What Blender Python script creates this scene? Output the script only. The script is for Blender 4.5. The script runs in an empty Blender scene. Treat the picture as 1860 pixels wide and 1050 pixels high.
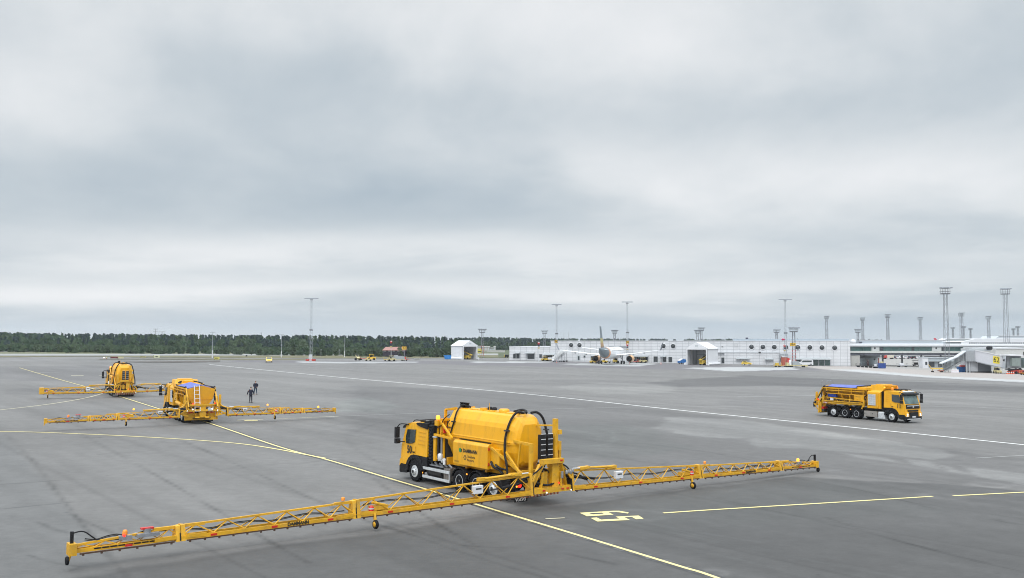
import bpy, bmesh, math, random
import numpy as np
from mathutils import Vector, Matrix
random.seed(7); rng = np.random.default_rng(7)
scene = bpy.context.scene
COL = scene.collection
R = math.radians

# ------------------------------------------------------------------ camera
F, YH, CH, K = 1690.0, 619.5, 7.3, 0.012       # focal length / horizon row (photo px), eye height (m), cross fall of the apron
TH = math.atan((YH - 525) / F); CT, ST = math.cos(TH), math.sin(TH)
cd = bpy.data.cameras.new('camera'); cam = bpy.data.objects.new('camera', cd); COL.objects.link(cam)
cam.location = (0, 0, CH); cam.rotation_euler = (R(90) + TH, 0, 0)
cd.sensor_fit = 'HORIZONTAL'; cd.sensor_width = 36; cd.lens = F / 1860 * 36
cd.clip_start = 0.5; cd.clip_end = 20000
scene.camera = cam

# ------------------------------------------------------------------ sky
world = bpy.data.worlds.new('World'); scene.world = world; world.use_nodes = True
nt = world.node_tree; nt.nodes.clear()
def N(t, tree=None, **kw):
    n = (tree or nt).nodes.new(t)
    for k, v in kw.items(): setattr(n, k, v)
    return n
def M_(op, a, b=None, c=None, tree=None, clamp=False):
    tr = tree or nt
    n = tr.nodes.new('ShaderNodeMath'); n.operation = op; n.use_clamp = clamp
    for i, v in enumerate((a, b, c)):
        if v is None: continue
        if isinstance(v, (int, float)): n.inputs[i].default_value = v
        else: tr.links.new(v, n.inputs[i])
    return n.outputs[0]
tc = N('ShaderNodeTexCoord'); sp = N('ShaderNodeSeparateXYZ'); nt.links.new(tc.outputs['Generated'], sp.inputs[0])
dx, dy, dz = sp.outputs
zc = M_('ADD', M_('MAXIMUM', dz, 0.0), 0.055)
cx, cy = M_('DIVIDE', dx, zc), M_('DIVIDE', dy, zc)
def cloudnoise(s_, flat, detail, off, dist=0.0, rough=.5):
    cb = N('ShaderNodeCombineXYZ')          # flat > 1 lays the masses down, more so towards the horizon
    nt.links.new(M_('ADD', M_('MULTIPLY', dx, s_), off), cb.inputs[0]); nt.links.new(M_('MULTIPLY', dy, s_), cb.inputs[1])
    nt.links.new(M_('MULTIPLY', M_('DIVIDE', dz, M_('ADD', M_('ABSOLUTE', dz), .16)), s_ * flat), cb.inputs[2])
    n = N('ShaderNodeTexNoise'); n.inputs['Scale'].default_value = 1; n.inputs['Detail'].default_value = detail
    n.inputs['Distortion'].default_value = dist; n.inputs['Roughness'].default_value = rough
    nt.links.new(cb.outputs[0], n.inputs['Vector']); return n.outputs[0]
n1 = cloudnoise(2.3, 1.9, 5, 3.1, .35, .5); n2 = cloudnoise(6.0, 1.7, 7, 9.2, .25, .55); n3 = cloudnoise(1.2, 1.6, 2, 21.0, .3); n4 = cloudnoise(17.0, 1.6, 5, 5.5, .2, .6)
yy = M_('MAXIMUM', dy, .03)
az = M_('ADD', M_('DIVIDE', dx, yy), M_('MULTIPLY', M_('SUBTRACT', n1, .5), .5))
el = M_('ADD', M_('DIVIDE', dz, yy), M_('ADD', M_('MULTIPLY', M_('SUBTRACT', n1, .5), .07), M_('MULTIPLY', M_('SUBTRACT', n2, .5), .035)))
# cloud masses: (azimuth, elevation, widths, brightness)
BL = [(0.02, .36, .36, .07, .30), (.45, .18, .16, .05, .30), (.55, .125, .10, .028, .28), (.17, .185, .12, .05, .20),
      (.30, .25, .20, .045, -.14), (.50, .33, .12, .05, -.05), (-.40, .16, .40, .06, -.20), (-.05, .145, .30, .030, -.14), (-.1, .27, .35, .03, -.06),
      (-.18, .105, .34, .018, .24), (.05, .092, .22, .012, .14), (-.50, .05, .30, .020, .26), (-.10, .058, .50, .010, .14), (-.42, .40, .2, .08, .12),
      (.30, .020, .55, .016, -.26), (.35, .062, .30, .012, .06), (.45, .045, .2, .008, -.14), (-.52, .26, .12, .06, .06), (.2, .035, .3, .006, .1)]
tot = None
for a0, e0, sa, se, am in BL:
    u = M_('POWER', M_('ABSOLUTE', M_('DIVIDE', M_('SUBTRACT', az, a0), sa)), 2.0)
    v = M_('POWER', M_('ABSOLUTE', M_('DIVIDE', M_('SUBTRACT', el, e0), se)), 2.0)
    g = M_('MULTIPLY', M_('EXPONENT', M_('MULTIPLY', M_('ADD', u, v), -1.0)), am)
    tot = g if tot is None else M_('ADD', tot, g)
t = M_('ADD', M_('MULTIPLY', tot, 1.15), M_('ADD', .515, M_('ADD', M_('MULTIPLY', M_('SUBTRACT', n1, .5), .8), M_('ADD', M_('MULTIPLY', M_('SUBTRACT', n2, .5), .48), M_('ADD', M_('MULTIPLY', M_('SUBTRACT', n3, .5), .45), M_('MULTIPLY', M_('SUBTRACT', n4, .5), .16))))), clamp=True)
ramp = N('ShaderNodeValToRGB'); nt.links.new(t, ramp.inputs[0])
e = ramp.color_ramp.elements
e[0].position = 0; e[0].color = (.375, .450, .515, 1)
e[1].position = 1; e[1].color = (.830, .838, .850, 1)
m1 = e.new(.42); m1.color = (.535, .588, .628, 1)
m2 = e.new(.68); m2.color = (.680, .712, .735, 1)
# the overcast is brighter overhead than at the horizon
up = N('ShaderNodeMapRange'); nt.links.new(dz, up.inputs[0]); up.interpolation_type = 'SMOOTHSTEP'
for i, v in ((1, .38), (2, .85), (3, 10.9), (4, 40.0)): up.inputs[i].default_value = v
sc_ = N('ShaderNodeVectorMath', operation='SCALE'); nt.links.new(ramp.outputs[0], sc_.inputs[0]); bk_ = N('ShaderNodeMapRange'); nt.links.new(dy, bk_.inputs[0]); bk_.interpolation_type = 'SMOOTHSTEP'
for i, v in ((1, .05), (2, -.7), (3, 1.0), (4, 1.35)): bk_.inputs[i].default_value = v      # brighter cloud behind the camera, where the sun stands
nt.links.new(M_('MULTIPLY', up.outputs[0], bk_.outputs[0]), sc_.inputs['Scale'])
SUN_EL, SUN_AZ = R(48), R(200)        # azimuth from north (+Y), clockwise
sky = N('ShaderNodeTexSky'); sky.sky_type = 'NISHITA'; sky.sun_disc = False; sky.sun_elevation = SUN_EL; sky.sun_rotation = SUN_AZ
mx = N('ShaderNodeMix', data_type='RGBA'); mx.inputs[0].default_value = .04
nt.links.new(sc_.outputs[0], mx.inputs[6]); nt.links.new(sky.outputs[0], mx.inputs[7])
bg = N('ShaderNodeBackground'); bg.inputs[1].default_value = .1; nt.links.new(mx.outputs[2], bg.inputs[0])
wo = N('ShaderNodeOutputWorld'); nt.links.new(bg.outputs[0], wo.inputs[0])

sl = bpy.data.lights.new('sun', 'SUN'); sl.energy = 1.2; sl.angle = R(14); sl.color = (1, .96, .9)
so = bpy.data.objects.new('sun', sl); COL.objects.link(so)
sd = Vector((math.sin(SUN_AZ) * math.cos(SUN_EL), math.cos(SUN_AZ) * math.cos(SUN_EL), math.sin(SUN_EL)))
so.rotation_euler = sd.to_track_quat('Z', 'Y').to_euler()
scene.view_settings.view_transform = 'Standard'; scene.view_settings.look = 'None'
scene.cycles.filter_width = 1.05
scene.view_settings.exposure = 0; scene.view_settings.gamma = 1

# ------------------------------------------------------------------ materials
MATS = {}
def mat(name, col, rough=.6, metal=0, var=.12, scale=3.0, emit=0, spec=.5, coat=0, bump=0, dirt=None, dscale=1.2, runs=False):
    if name in MATS: return MATS[name]
    m = bpy.data.materials.new(name); m.use_nodes = True; tr = m.node_tree; b = tr.nodes['Principled BSDF']
    b.inputs['Roughness'].default_value = rough; b.inputs['Metallic'].default_value = metal
    b.inputs['Specular IOR Level'].default_value = spec; b.inputs['Coat Weight'].default_value = coat
    tcn = tr.nodes.new('ShaderNodeTexCoord'); ns = tr.nodes.new('ShaderNodeTexNoise')
    ns.inputs['Scale'].default_value = scale; ns.inputs['Detail'].default_value = 6
    tr.links.new(tcn.outputs['Object'], ns.inputs['Vector'])
    mp = tr.nodes.new('ShaderNodeMapRange'); tr.links.new(ns.outputs[0], mp.inputs[0])
    mp.inputs[1].default_value = .3; mp.inputs[2].default_value = .7; mp.inputs[3].default_value = 1 - var; mp.inputs[4].default_value = 1 + var * .5
    vm = tr.nodes.new('ShaderNodeVectorMath'); vm.operation = 'SCALE'; vm.inputs[0].default_value = col[:3]
    tr.links.new(mp.outputs[0], vm.inputs['Scale']); out = vm.outputs[0]
    if dirt:
        n2_ = tr.nodes.new('ShaderNodeTexNoise'); n2_.inputs['Scale'].default_value = dscale; n2_.inputs['Detail'].default_value = 9; n2_.inputs['Roughness'].default_value = .7
        mpg = tr.nodes.new('ShaderNodeMapping'); mpg.inputs['Scale'].default_value = (2.6, 2.6, .45) if runs else (1, 1, 1); tr.links.new(tcn.outputs['Object'], mpg.inputs[0]); tr.links.new(mpg.outputs[0], n2_.inputs['Vector'])
        m2_ = tr.nodes.new('ShaderNodeMapRange'); tr.links.new(n2_.outputs[0], m2_.inputs[0]); m2_.inputs[1].default_value = .5; m2_.inputs[2].default_value = .8; m2_.inputs[4].default_value = dirt[3]
        mm = tr.nodes.new('ShaderNodeMix'); mm.data_type = 'RGBA'; tr.links.new(m2_.outputs[0], mm.inputs[0]); tr.links.new(out, mm.inputs[6]); mm.inputs[7].default_value = (*dirt[:3], 1); out = mm.outputs[2]
        rr = tr.nodes.new('ShaderNodeMapRange'); tr.links.new(m2_.outputs[0], rr.inputs[0]); rr.inputs[3].default_value = rough; rr.inputs[4].default_value = min(1, rough + .35); tr.links.new(rr.outputs[0], b.inputs['Roughness'])
    tr.links.new(out, b.inputs['Base Color'])
    if bump:
        bp = tr.nodes.new('ShaderNodeBump'); bp.inputs['Strength'].default_value = bump; tr.links.new(ns.outputs[0], bp.inputs['Height']); tr.links.new(bp.outputs[0], b.inputs['Normal'])
    if emit:
        b.inputs['Emission Color'].default_value = (*col[:3], 1); b.inputs['Emission Strength'].default_value = emit
    MATS[name] = m; return m
YEL = mat('yellow_paint', (.73, .36, .004), .42, coat=.1, var=.10, scale=1.4, dirt=(.30, .17, .035, .75), dscale=1.4, runs=True)
YELB = mat('boom_yellow_paint', (.66, .35, .012), .5, var=.18, scale=2.2, dirt=(.22, .15, .06, .75), dscale=2.5)
YELP = mat('tank_yellow', (.77, .375, .002), .42, coat=.06, var=.07, scale=.9, dirt=(.40, .215, .03, .7), dscale=1.1, runs=True)
BLK = mat('black_plastic', (.014, .014, .016), .65, var=.3, spec=.25)
RUB = mat('tyre_rubber', (.014, .014, .016), .9, spec=.15, var=.4, scale=8)
CHS = mat('chassis_grey', (.03, .03, .033), .6, var=.4, scale=4, dirt=(.1, .09, .08, .5))
ALU = mat('aluminium', (.60, .62, .64), .4, .25, var=.15, scale=5)
STL = mat('steel_grey', (.30, .31, .33), .45, .5, var=.2, scale=5)
GLS = mat('dark_glass', (.030, .042, .045), .06, spec=.9, var=.3, scale=1.2)
WSG = mat('windscreen_glass', (.10, .16, .155), .05, spec=.9, var=.5, scale=1.5)
WHT = mat('white_paint', (.62, .63, .655), .45, var=.06)
RED = mat('red_reflector', (.55, .02, .015), .35)
REDP = mat('red_paint', (.45, .045, .03), .5)
BLU = mat('blue_tarpaulin', (.10, .13, .42), .55, var=.15, scale=4, bump=.15)
BLU2 = mat('blue_paint', (.012, .045, .30), .5)
BLUC = mat('blue_container_paint', (.02, .13, .38), .5)
AMB = mat('amber_lamp_lit', (1.0, .30, .025), .3, emit=2.4)
AMBO = mat('amber_lamp', (.75, .25, .02), .2)
RLAMP = mat('red_lamp_lit', (1.0, .03, .015), .3, emit=2)
WLAMP = mat('white_lamp', (.85, .84, .78), .2, emit=.6)
LETT = mat('black_lettering', (.02, .018, .012), .6)
LETG = mat('green_lettering', (.01, .22, .05), .5)
LETW = mat('white_lettering', (.75, .75, .75), .6)
GRY = mat('grey_paint', (.33, .36, .38), .6, var=.1)
LGR = mat('light_grey_panel', (.47, .50, .52), .55, var=.08)

# ------------------------------------------------------------------ mesh builder
class MB:
    def __init__(s): s.v = []; s.f = []; s.fm = []; s.fs = []; s.mi = 0; s.T = Matrix.Identity(4)
    def add(s, vs, fs, smooth=False):
        o = len(s.v); s.v += [tuple(s.T @ Vector(p)) for p in vs]
        for f in fs: s.f.append([o + i for i in f]); s.fm.append(s.mi); s.fs.append(smooth)
        return s
    def box(s, x0, x1, y0, y1, z0, z1):
        vs = [(x, y, z) for x in (x0, x1) for y in (y0, y1) for z in (z0, z1)]
        return s.add(vs, [(0, 1, 3, 2), (4, 6, 7, 5), (0, 4, 5, 1), (2, 3, 7, 6), (0, 2, 6, 4), (1, 5, 7, 3)])
    def tube(s, p0, p1, r, n=6, r1=None, caps=True):
        p0, p1 = Vector(p0), Vector(p1); d = p1 - p0
        if d.length < 1e-6: return s
        q = d.to_track_quat('Z', 'Y'); r1 = r if r1 is None else r1
        vs = []
        for p, rr in ((p0, r), (p1, r1)):
            for k in range(n):
                a = 2 * math.pi * (k + .5) / n; vs.append(p + q @ Vector((rr * math.cos(a), rr * math.sin(a), 0)))
        fs = [(k, (k + 1) % n, n + (k + 1) % n, n + k) for k in range(n)]
        s.add(vs, fs, n > 6)
        if caps: s.add(vs, [tuple(range(n))[::-1], tuple(range(n, 2 * n))])
        return s
    def bar(s, p0, p1, w, h):
        """rectangular bar, w across, h upright"""
        p0, p1 = Vector(p0), Vector(p1); d = (p1 - p0).normalized()
        up = Vector((0, 0, 1)) if abs(d.z) < .95 else Vector((1, 0, 0))
        sd_ = d.cross(up).normalized(); up = sd_.cross(d).normalized()
        vs = [p + sd_ * a * w / 2 + up * b * h / 2 for p in (p0, p1) for a, b in ((-1, -1), (1, -1), (1, 1), (-1, 1))]
        return s.add(vs, [(3, 2, 1, 0), (4, 5, 6, 7), (0, 1, 5, 4), (1, 2, 6, 5), (2, 3, 7, 6), (3, 0, 4, 7)])
    def path(s, pts, r, n=7, sub=5):
        P = [Vector(p) for p in pts]; Q = []
        for i in range(len(P) - 1):
            a, b, c, d = P[max(i - 1, 0)], P[i], P[i + 1], P[min(i + 2, len(P) - 1)]
            for k in range(sub):
                t_ = k / sub
                Q.append(.5 * ((2 * b) + (-a + c) * t_ + (2 * a - 5 * b + 4 * c - d) * t_ ** 2 + (-a + 3 * b - 3 * c + d) * t_ ** 3))
        Q.append(P[-1]); vs = []
        for i, p in enumerate(Q):
            d = (Q[min(i + 1, len(Q) - 1)] - Q[max(i - 1, 0)]); q = d.to_track_quat('Z', 'Y')
            for k in range(n):
                a = 2 * math.pi * k / n; vs.append(p + q @ Vector((r * math.cos(a), r * math.sin(a), 0)))
        fs = [(i * n + k, i * n + (k + 1) % n, (i + 1) * n + (k + 1) % n, (i + 1) * n + k) for i in range(len(Q) - 1) for k in range(n)]
        return s.add(vs, fs, True)
    def loft(s, loops, caps=True, smooth=False):
        n = len(loops[0]); vs = [p for l in loops for p in l]
        fs = [(i * n + k, i * n + (k + 1) % n, (i + 1) * n + (k + 1) % n, (i + 1) * n + k) for i in range(len(loops) - 1) for k in range(n)]
        s.add(vs, fs, smooth)
        if caps: s.add(vs, [tuple(range(n))[::-1], tuple(range((len(loops) - 1) * n, len(loops) * n))])
        return s
    def prism(s, poly, y0, y1, ax='y'):
        """poly in (x,z) extruded along y, or (y,z) along x, or (x,y) along z"""
        mk = {'y': lambda a, b, t_: (a, t_, b), 'x': lambda a, b, t_: (t_, a, b), 'z': lambda a, b, t_: (a, b, t_)}[ax]
        return s.loft([[mk(a, b, y0) for a, b in poly], [mk(a, b, y1) for a, b in poly]])
    def lathe(s, prof, c, axis='z', n=24, smooth=True):
        """prof: (radius, along) pairs"""
        c = Vector(c); mk = {'z': lambda r, a, h: Vector((r * math.cos(a), r * math.sin(a), h)), 'y': lambda r, a, h: Vector((r * math.cos(a), h, r * math.sin(a))), 'x': lambda r, a, h: Vector((h, r * math.cos(a), r * math.sin(a)))}[axis]
        loops = [[c + mk(max(r, 1e-4), 2 * math.pi * k / n, h) for k in range(n)] for r, h in prof]
        return s.loft(loops, True, smooth)
    def quad(s, *p): return s.add(p, [tuple(range(len(p)))])
    def build(s, name, m, parent=None, bevel=0, loc=None):
        me = bpy.data.meshes.new(name); me.from_pydata(s.v, [], s.f)
        ms = m if isinstance(m, (list, tuple)) else [m]
        for x in ms: me.materials.append(x)
        me.polygons.foreach_set('material_index', s.fm); me.polygons.foreach_set('use_smooth', s.fs)
        bm = bmesh.new(); bm.from_mesh(me)
        if len(bm.verts) < 60000: bmesh.ops.recalc_face_normals(bm, faces=bm.faces)
        bm.to_mesh(me); bm.free(); me.update()
        o = bpy.data.objects.new(name, me); COL.objects.link(o)
        if parent: o.parent = parent
        if loc is not None: o.location = loc
        if bevel:
            bv = o.modifiers.new('bevel', 'BEVEL'); bv.width = bevel; bv.segments = 2; bv.limit_method = 'ANGLE'; bv.angle_limit = R(35)
        return o
def tag(o, label=None, cat=None, group=None, kind=None):
    for k, v in (('label', label), ('category', cat), ('group', group), ('kind', kind)):
        if v: o[k] = v
    return o
def thing(name, label, cat, mtx=None, group=None):
    o = bpy.data.objects.new(name, None); o.empty_display_size = .5; COL.objects.link(o)
    if mtx is not None: o.matrix_world = mtx
    return tag(o, label, cat, group)
def text(s, size, m, parent, mtx, name='lettering', bold=.0, sx=1.0, align='CENTER', shear=0):
    cu = bpy.data.curves.new(name, 'FONT'); cu.body = s; cu.size = size; cu.align_x = align; cu.align_y = 'CENTER'; cu.offset = bold; cu.extrude = .002; cu.shear = shear
    cu.resolution_u = 3
    tmp = bpy.data.objects.new('t', cu); COL.objects.link(tmp); dg = bpy.context.evaluated_depsgraph_get()
    me = bpy.data.meshes.new_from_object(tmp.evaluated_get(dg)); bpy.data.objects.remove(tmp); bpy.data.curves.remove(cu)
    me.transform(Matrix.Diagonal((sx, 1, 1, 1))); me.transform(mtx)
    me.materials.clear(); me.materials.append(m); me.name = name
    o = bpy.data.objects.new(name, me); COL.objects.link(o); o.parent = parent; return o
def facing(origin, right, up):
    r_, u_ = Vector(right).normalized(), Vector(up).normalized(); n_ = r_.cross(u_)
    m = Matrix((r_, u_, n_)).transposed().to_4x4(); m.translation = origin; return m

# ------------------------------------------------------------------ where things stand on the sloping apron
def hgt(x, y): return -K * x * (1 if y < 400 else 400 / y)
def ray(u, v):
    a = (u - 930) / F; w = (525 - v) / F; d = (a, CT - ST * w, ST + CT * w); return d[0] / d[1], d[2] / d[1]
def G(u, v, h=0.0):
    """the ground point seen at photo pixel (u, v)"""
    a, b = ray(u, v); den = -b - K * a
    y = (CH - h) / den if den > 1e-5 else 1e5
    if y > 400: y = (CH - h + K * a * 400) / max(-b, 1e-4)
    return Vector((a * y, y, hgt(a * y, y) + h))
def A(u, v, D):
    a, b = ray(u, v); return Vector((a * D, D, CH + b * D))
def pose(x, y, heading):
    n = Vector((K, 0, 1)).normalized(); ax = Vector((math.cos(heading), math.sin(heading), 0)); ax = (ax - n * ax.dot(n)).normalized()
    return facing((x, y, hgt(x, y)), ax, n.cross(ax))
def upright(p, heading=0): return Matrix.Translation(p) @ Matrix.Rotation(heading, 4, 'Z')
# ------------------------------------------------------------------ ground sheet with its worn, patched pigment
def hash2(ix, iy, s): 
    h = (ix.astype(np.int64) * 374761393 + iy.astype(np.int64) * 668265263 + s * 974634777) & 0x7fffffff
    h = ((h ^ (h >> 13)) * 1274126177) & 0x7fffffff
    return (h & 0xffff) / 65535.0
def vnoise(x, y, s):
    ix, iy = np.floor(x), np.floor(y); fx, fy = x - ix, y - iy; fx = fx * fx * (3 - 2 * fx); fy = fy * fy * (3 - 2 * fy)
    return (hash2(ix, iy, s) * (1 - fx) + hash2(ix + 1, iy, s) * fx) * (1 - fy) + (hash2(ix, iy + 1, s) * (1 - fx) + hash2(ix + 1, iy + 1, s) * fx) * fy
def fbm(x, y, s, o=4):
    r = 0; a = .5
    for k in range(o): r = r + a * (vnoise(x * 2 ** k, y * 2 ** k, s + k) - .5); a *= .55
    return r
def grid_rows():
    ys = [6.0]
    while ys[-1] < 420: ys.append(ys[-1] + max(.10, 7.6e-5 * ys[-1] ** 2))
    while ys[-1] < 2600: ys.append(ys[-1] * 1.12)
    return np.array(ys)
YS = grid_rows(); AS = np.arange(-1.15, 1.1501, .0048); NY, NA = len(YS), len(AS)
GY, GA = np.meshgrid(YS, AS, indexing='ij'); GX = GA * GY
GZ = -K * GX * np.where(GY < 400, 1, 400 / GY)
colr = np.empty((NY, NA, 3)); colr[:] = (.134, .130, .126)
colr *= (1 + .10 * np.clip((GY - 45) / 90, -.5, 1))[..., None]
wob = lambda sc_, s: fbm(GX / sc_, GY / sc_, s)
# lanes laid parallel to the taxi line
TL = math.radians(128.2); lx, ly = math.cos(TL), math.sin(TL)
along = GX * lx + GY * ly; across = GX * ly - GY * lx
lane = np.floor((across + 3.1) / 7.5)
lanev = hash2(lane, lane * 0, 5)
colr *= (1 + (lanev - .5)[..., None] * .045)
streak = fbm(along / 24, across / 1.1, 41, 5); colr *= (1 + streak[..., None] * .30)
streak2 = fbm(along / 60, across / 4, 61, 4); colr *= (1 + streak2[..., None] * .34)
# broader sweeps running across the view
colr *= (1 + fbm(GX / 60, GY / 7, 77, 4)[..., None] * .32)
for k, s in ((7, 91), (2.2, 93)): colr *= (1 + wob(k, s)[..., None] * .13)
# fine dark joints
jd = np.abs(((across + 3.1) / 7.5) % 1 - .5) * 7.5; jd = 3.75 - jd
jw = np.maximum(.05, GY * .0035)
jm = np.exp(-(jd / jw) ** 2) * np.clip(.06 / jw, 0, 1) * .5 * (GY < 130)
colr *= (1 - jm[..., None] * .8)
def worldpts(px): return np.array([tuple(G(u, v))[:2] for u, v in px])
def segdist(P, closed=False):
    d = np.full(GX.shape, 1e9); n = len(P)
    x0, x1 = P[:, 0].min() - 12, P[:, 0].max() + 12; y0, y1 = P[:, 1].min() - 12, P[:, 1].max() + 12
    r0, r1 = np.searchsorted(YS, y0), np.searchsorted(YS, y1)
    sx, sy = GX[r0:r1], GY[r0:r1]; dd = d[r0:r1]; ins = np.zeros(dd.shape, bool)
    for i in range(n if closed else n - 1):
        a, b = P[i], P[(i + 1) % n]; ab = b - a; L2 = max((ab ** 2).sum(), 1e-9)
        t_ = np.clip(((sx - a[0]) * ab[0] + (sy - a[1]) * ab[1]) / L2, 0, 1)
        dd = np.minimum(dd, np.hypot(sx - a[0] - t_ * ab[0], sy - a[1] - t_ * ab[1]))
        if closed:
            c = (a[1] > sy) != (b[1] > sy)
            with np.errstate(divide='ignore', invalid='ignore'): xi = (b[0] - a[0]) * (sy - a[1]) / (b[1] - a[1]) + a[0]
            ins ^= c & (sx < xi)
    if closed: dd = np.where(ins, dd, -dd)
    full = np.full(GX.shape, -1e9 if closed else 1e9); full[r0:r1] = dd; return full
def smooth(P, k=4):
    out = []; P = list(P)
    for i in range(len(P) - 1):
        a, b, c, d = P[max(i - 1, 0)], P[i], P[i + 1], P[min(i + 2, len(P) - 1)]
        for j in range(k):
            t_ = j / k; out.append(.5 * ((2 * b) + (-a + c) * t_ + (2 * a - 5 * b + 4 * c - d) * t_ ** 2 + (-a + 3 * b - 3 * c + d) * t_ ** 3))
    out.append(P[-1]); return np.array(out)
def patch(px, f, soft=.3, wb=.6, s=1, mix=None, grain=3.0):
    """multiply (f) or tint the pigment inside a ragged outline"""
    global colr
    d = segdist(worldpts(px), True) + wob(grain, 100 + s) * wb * 2
    m = np.clip(d / (2 * soft) + .5, 0, 1); m = (m * m * (3 - 2 * m))[..., None]
    if mix is not None: colr = colr * (1 - m) + np.array(mix) * m * (1 + wob(5, 300 + s)[..., None] * .1)
    else: colr = colr * (1 + (np.array(f) - 1) * m)
def stroke(px, w, f, s=1, breaks=0, wb=.0):
    global colr
    d = segdist(smooth(worldpts(px))); w_ = np.maximum(w, GY * .0024)
    m = np.exp(-((d + wb * wob(1.5, s)) / w_) ** 2) * np.minimum(1, w / w_)
    if breaks: m = m * np.clip(.5 + breaks * wob(2.0, 200 + s), 0, 1)
    colr = colr * (1 + (np.array(f) - 1) * m[..., None])
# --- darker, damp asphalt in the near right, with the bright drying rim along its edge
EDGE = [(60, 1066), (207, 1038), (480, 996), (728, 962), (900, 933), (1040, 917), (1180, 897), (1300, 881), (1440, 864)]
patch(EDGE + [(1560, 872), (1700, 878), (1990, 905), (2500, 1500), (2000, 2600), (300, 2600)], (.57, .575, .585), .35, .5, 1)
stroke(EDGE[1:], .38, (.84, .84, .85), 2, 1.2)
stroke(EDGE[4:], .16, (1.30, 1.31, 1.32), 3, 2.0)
patch([(940, 925), (1180, 898), (1440, 868), (1600, 885), (1700, 925), (1400, 960), (1150, 960), (980, 940)], (.93, .95, .94), 2, 1.5, 4)
# --- middle ground behind the front truck
patch([(640, 700), (1000, 716), (1235, 747), (1500, 790), (1880, 835), (1900, 885), (1560, 873), (1440, 862), (1180, 895), (1020, 900), (950, 830), (640, 790)], (.80, .80, .81), 1.5, 2.5, 5)
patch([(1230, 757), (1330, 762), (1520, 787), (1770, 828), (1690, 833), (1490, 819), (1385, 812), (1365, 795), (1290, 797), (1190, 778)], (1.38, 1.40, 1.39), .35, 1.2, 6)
patch([(985, 775), (1130, 770), (1220, 790), (1250, 815), (1120, 835), (1000, 825)], (.90, .93, .92), 1.0, 2.0, 7)
patch([(1000, 835), (1060, 830), (1120, 850), (1180, 868), (1090, 880), (1010, 872)], (1.10, 1.13, 1.12), .5, 1.5, 8)
patch([(1000, 703), (1080, 695), (1230, 698), (1222, 713), (1100, 716)], (1.20, 1.21, 1.20), .8, 2, 9)
patch([(610, 728), (670, 722), (730, 738), (700, 752), (620, 748)], (1.10, 1.15, 1.13), .5, 1.6, 10)
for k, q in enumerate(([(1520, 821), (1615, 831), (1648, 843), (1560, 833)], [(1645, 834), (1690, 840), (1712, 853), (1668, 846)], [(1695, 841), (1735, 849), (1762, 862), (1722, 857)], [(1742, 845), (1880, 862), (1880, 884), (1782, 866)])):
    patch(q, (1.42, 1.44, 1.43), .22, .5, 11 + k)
# --- belts beyond
patch([(1180, 694), (1350, 682), (1560, 690), (1900, 702), (1900, 713), (1600, 706), (1400, 700), (1230, 703)], (.62, .62, .635), 1.5, 4, 20, grain=9)
patch([(900, 690), (1180, 690), (1240, 700), (1100, 704), (950, 698)], (.86, .86, .87), 2, 5, 21, grain=9)
patch([(1300, 722), (1500, 728), (1560, 740), (1480, 748), (1330, 738)], (.88, .88, .89), 1.5, 4, 22, grain=9)
patch([(-60, 667), (160, 664), (330, 672), (320, 690), (60, 692), (-60, 690)], (.84, .84, .86), 2, 6, 23, grain=12)
patch([(10, 706), (170, 704), (200, 712), (150, 719), (20, 716)], (.84, .84, .85), .8, 2, 24)
patch([(560, 715), (640, 708), (740, 718), (640, 728)], (.90, .90, .91), 1, 3, 25)
patch([(-200, 742), (-40, 760), (20, 800), (105, 902), (160, 962), (240, 1060), (100, 1300), (-900, 1300)], (.93, .95, .965), .3, .3, 26)
patch([(-60, 664), (-300, 700), (-400, 668), (300, 648), (900, 662), (1400, 670), (1860, 700), (2200, 720), (2200, 700), (1540, 672), (900, 656), (300, 645), (-400, 643)], (1.12, 1.12, 1.13), 3, 6, 27, grain=20)
# dark resurfaced belt in front of the far stands and the pale concrete pads on it
patch([(420, 654), (560, 655.5), (760, 655.5), (1000, 657), (1240, 661), (1420, 668), (1560, 672), (1470, 673), (1380, 675), (1240, 672), (1000, 666.5), (760, 660.5), (560, 660), (420, 657.5)], 0, .8, 1.2, 28, mix=(.125, .118, .124), grain=9)
patch([(540, 656.8), (660, 657.2), (760, 657), (760, 658.8), (640, 659.8), (545, 659)], 0, .4, .5, 29, mix=(.31, .315, .315))
patch([(860, 656.6), (1008, 657), (985, 659), (860, 659)], 0, .4, .5, 30, mix=(.34, .345, .345))
patch([(1015, 661.2), (1105, 658.6), (1196, 660.6), (1160, 665.6), (1060, 663.8)], 0, .4, .5, 31, mix=(.32, .325, .325))
patch([(1238, 668.6), (1300, 667), (1440, 667.4), (1450, 671.5), (1330, 674.6)], 0, .5, .6, 32, mix=(.34, .345, .345))
patch([(1440, 664), (1560, 665.5), (1700, 672), (1880, 679), (2200, 690), (2200, 717), (1860, 693), (1690, 685), (1500, 671.5)], 0, .8, 1.0, 33, mix=(.31, .28, .262), grain=9)
patch([(1600, 652), (1880, 655), (2200, 660), (2200, 692), (1880, 680), (1700, 673), (1560, 666)], 0, .8, .6, 34, mix=(.27, .26, .245), grain=9)
patch([(1500, 670.6), (1560, 671.5), (1690, 682.5), (1860, 690.5), (2200, 708), (2200, 714), (1860, 694.5), (1690, 686), (1560, 676)], 0, .5, .4, 35, mix=(.37, .375, .375))
patch([(1600, 681), (1860, 694.5), (2200, 714), (2200, 717), (1860, 698)], (.85, .85, .86), .6, .6, 36)
patch([(1700, 696.5), (1900, 701), (1900, 704), (1700, 699)], (1.3, 1.3, 1.3), .6, .6, 37)
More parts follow.
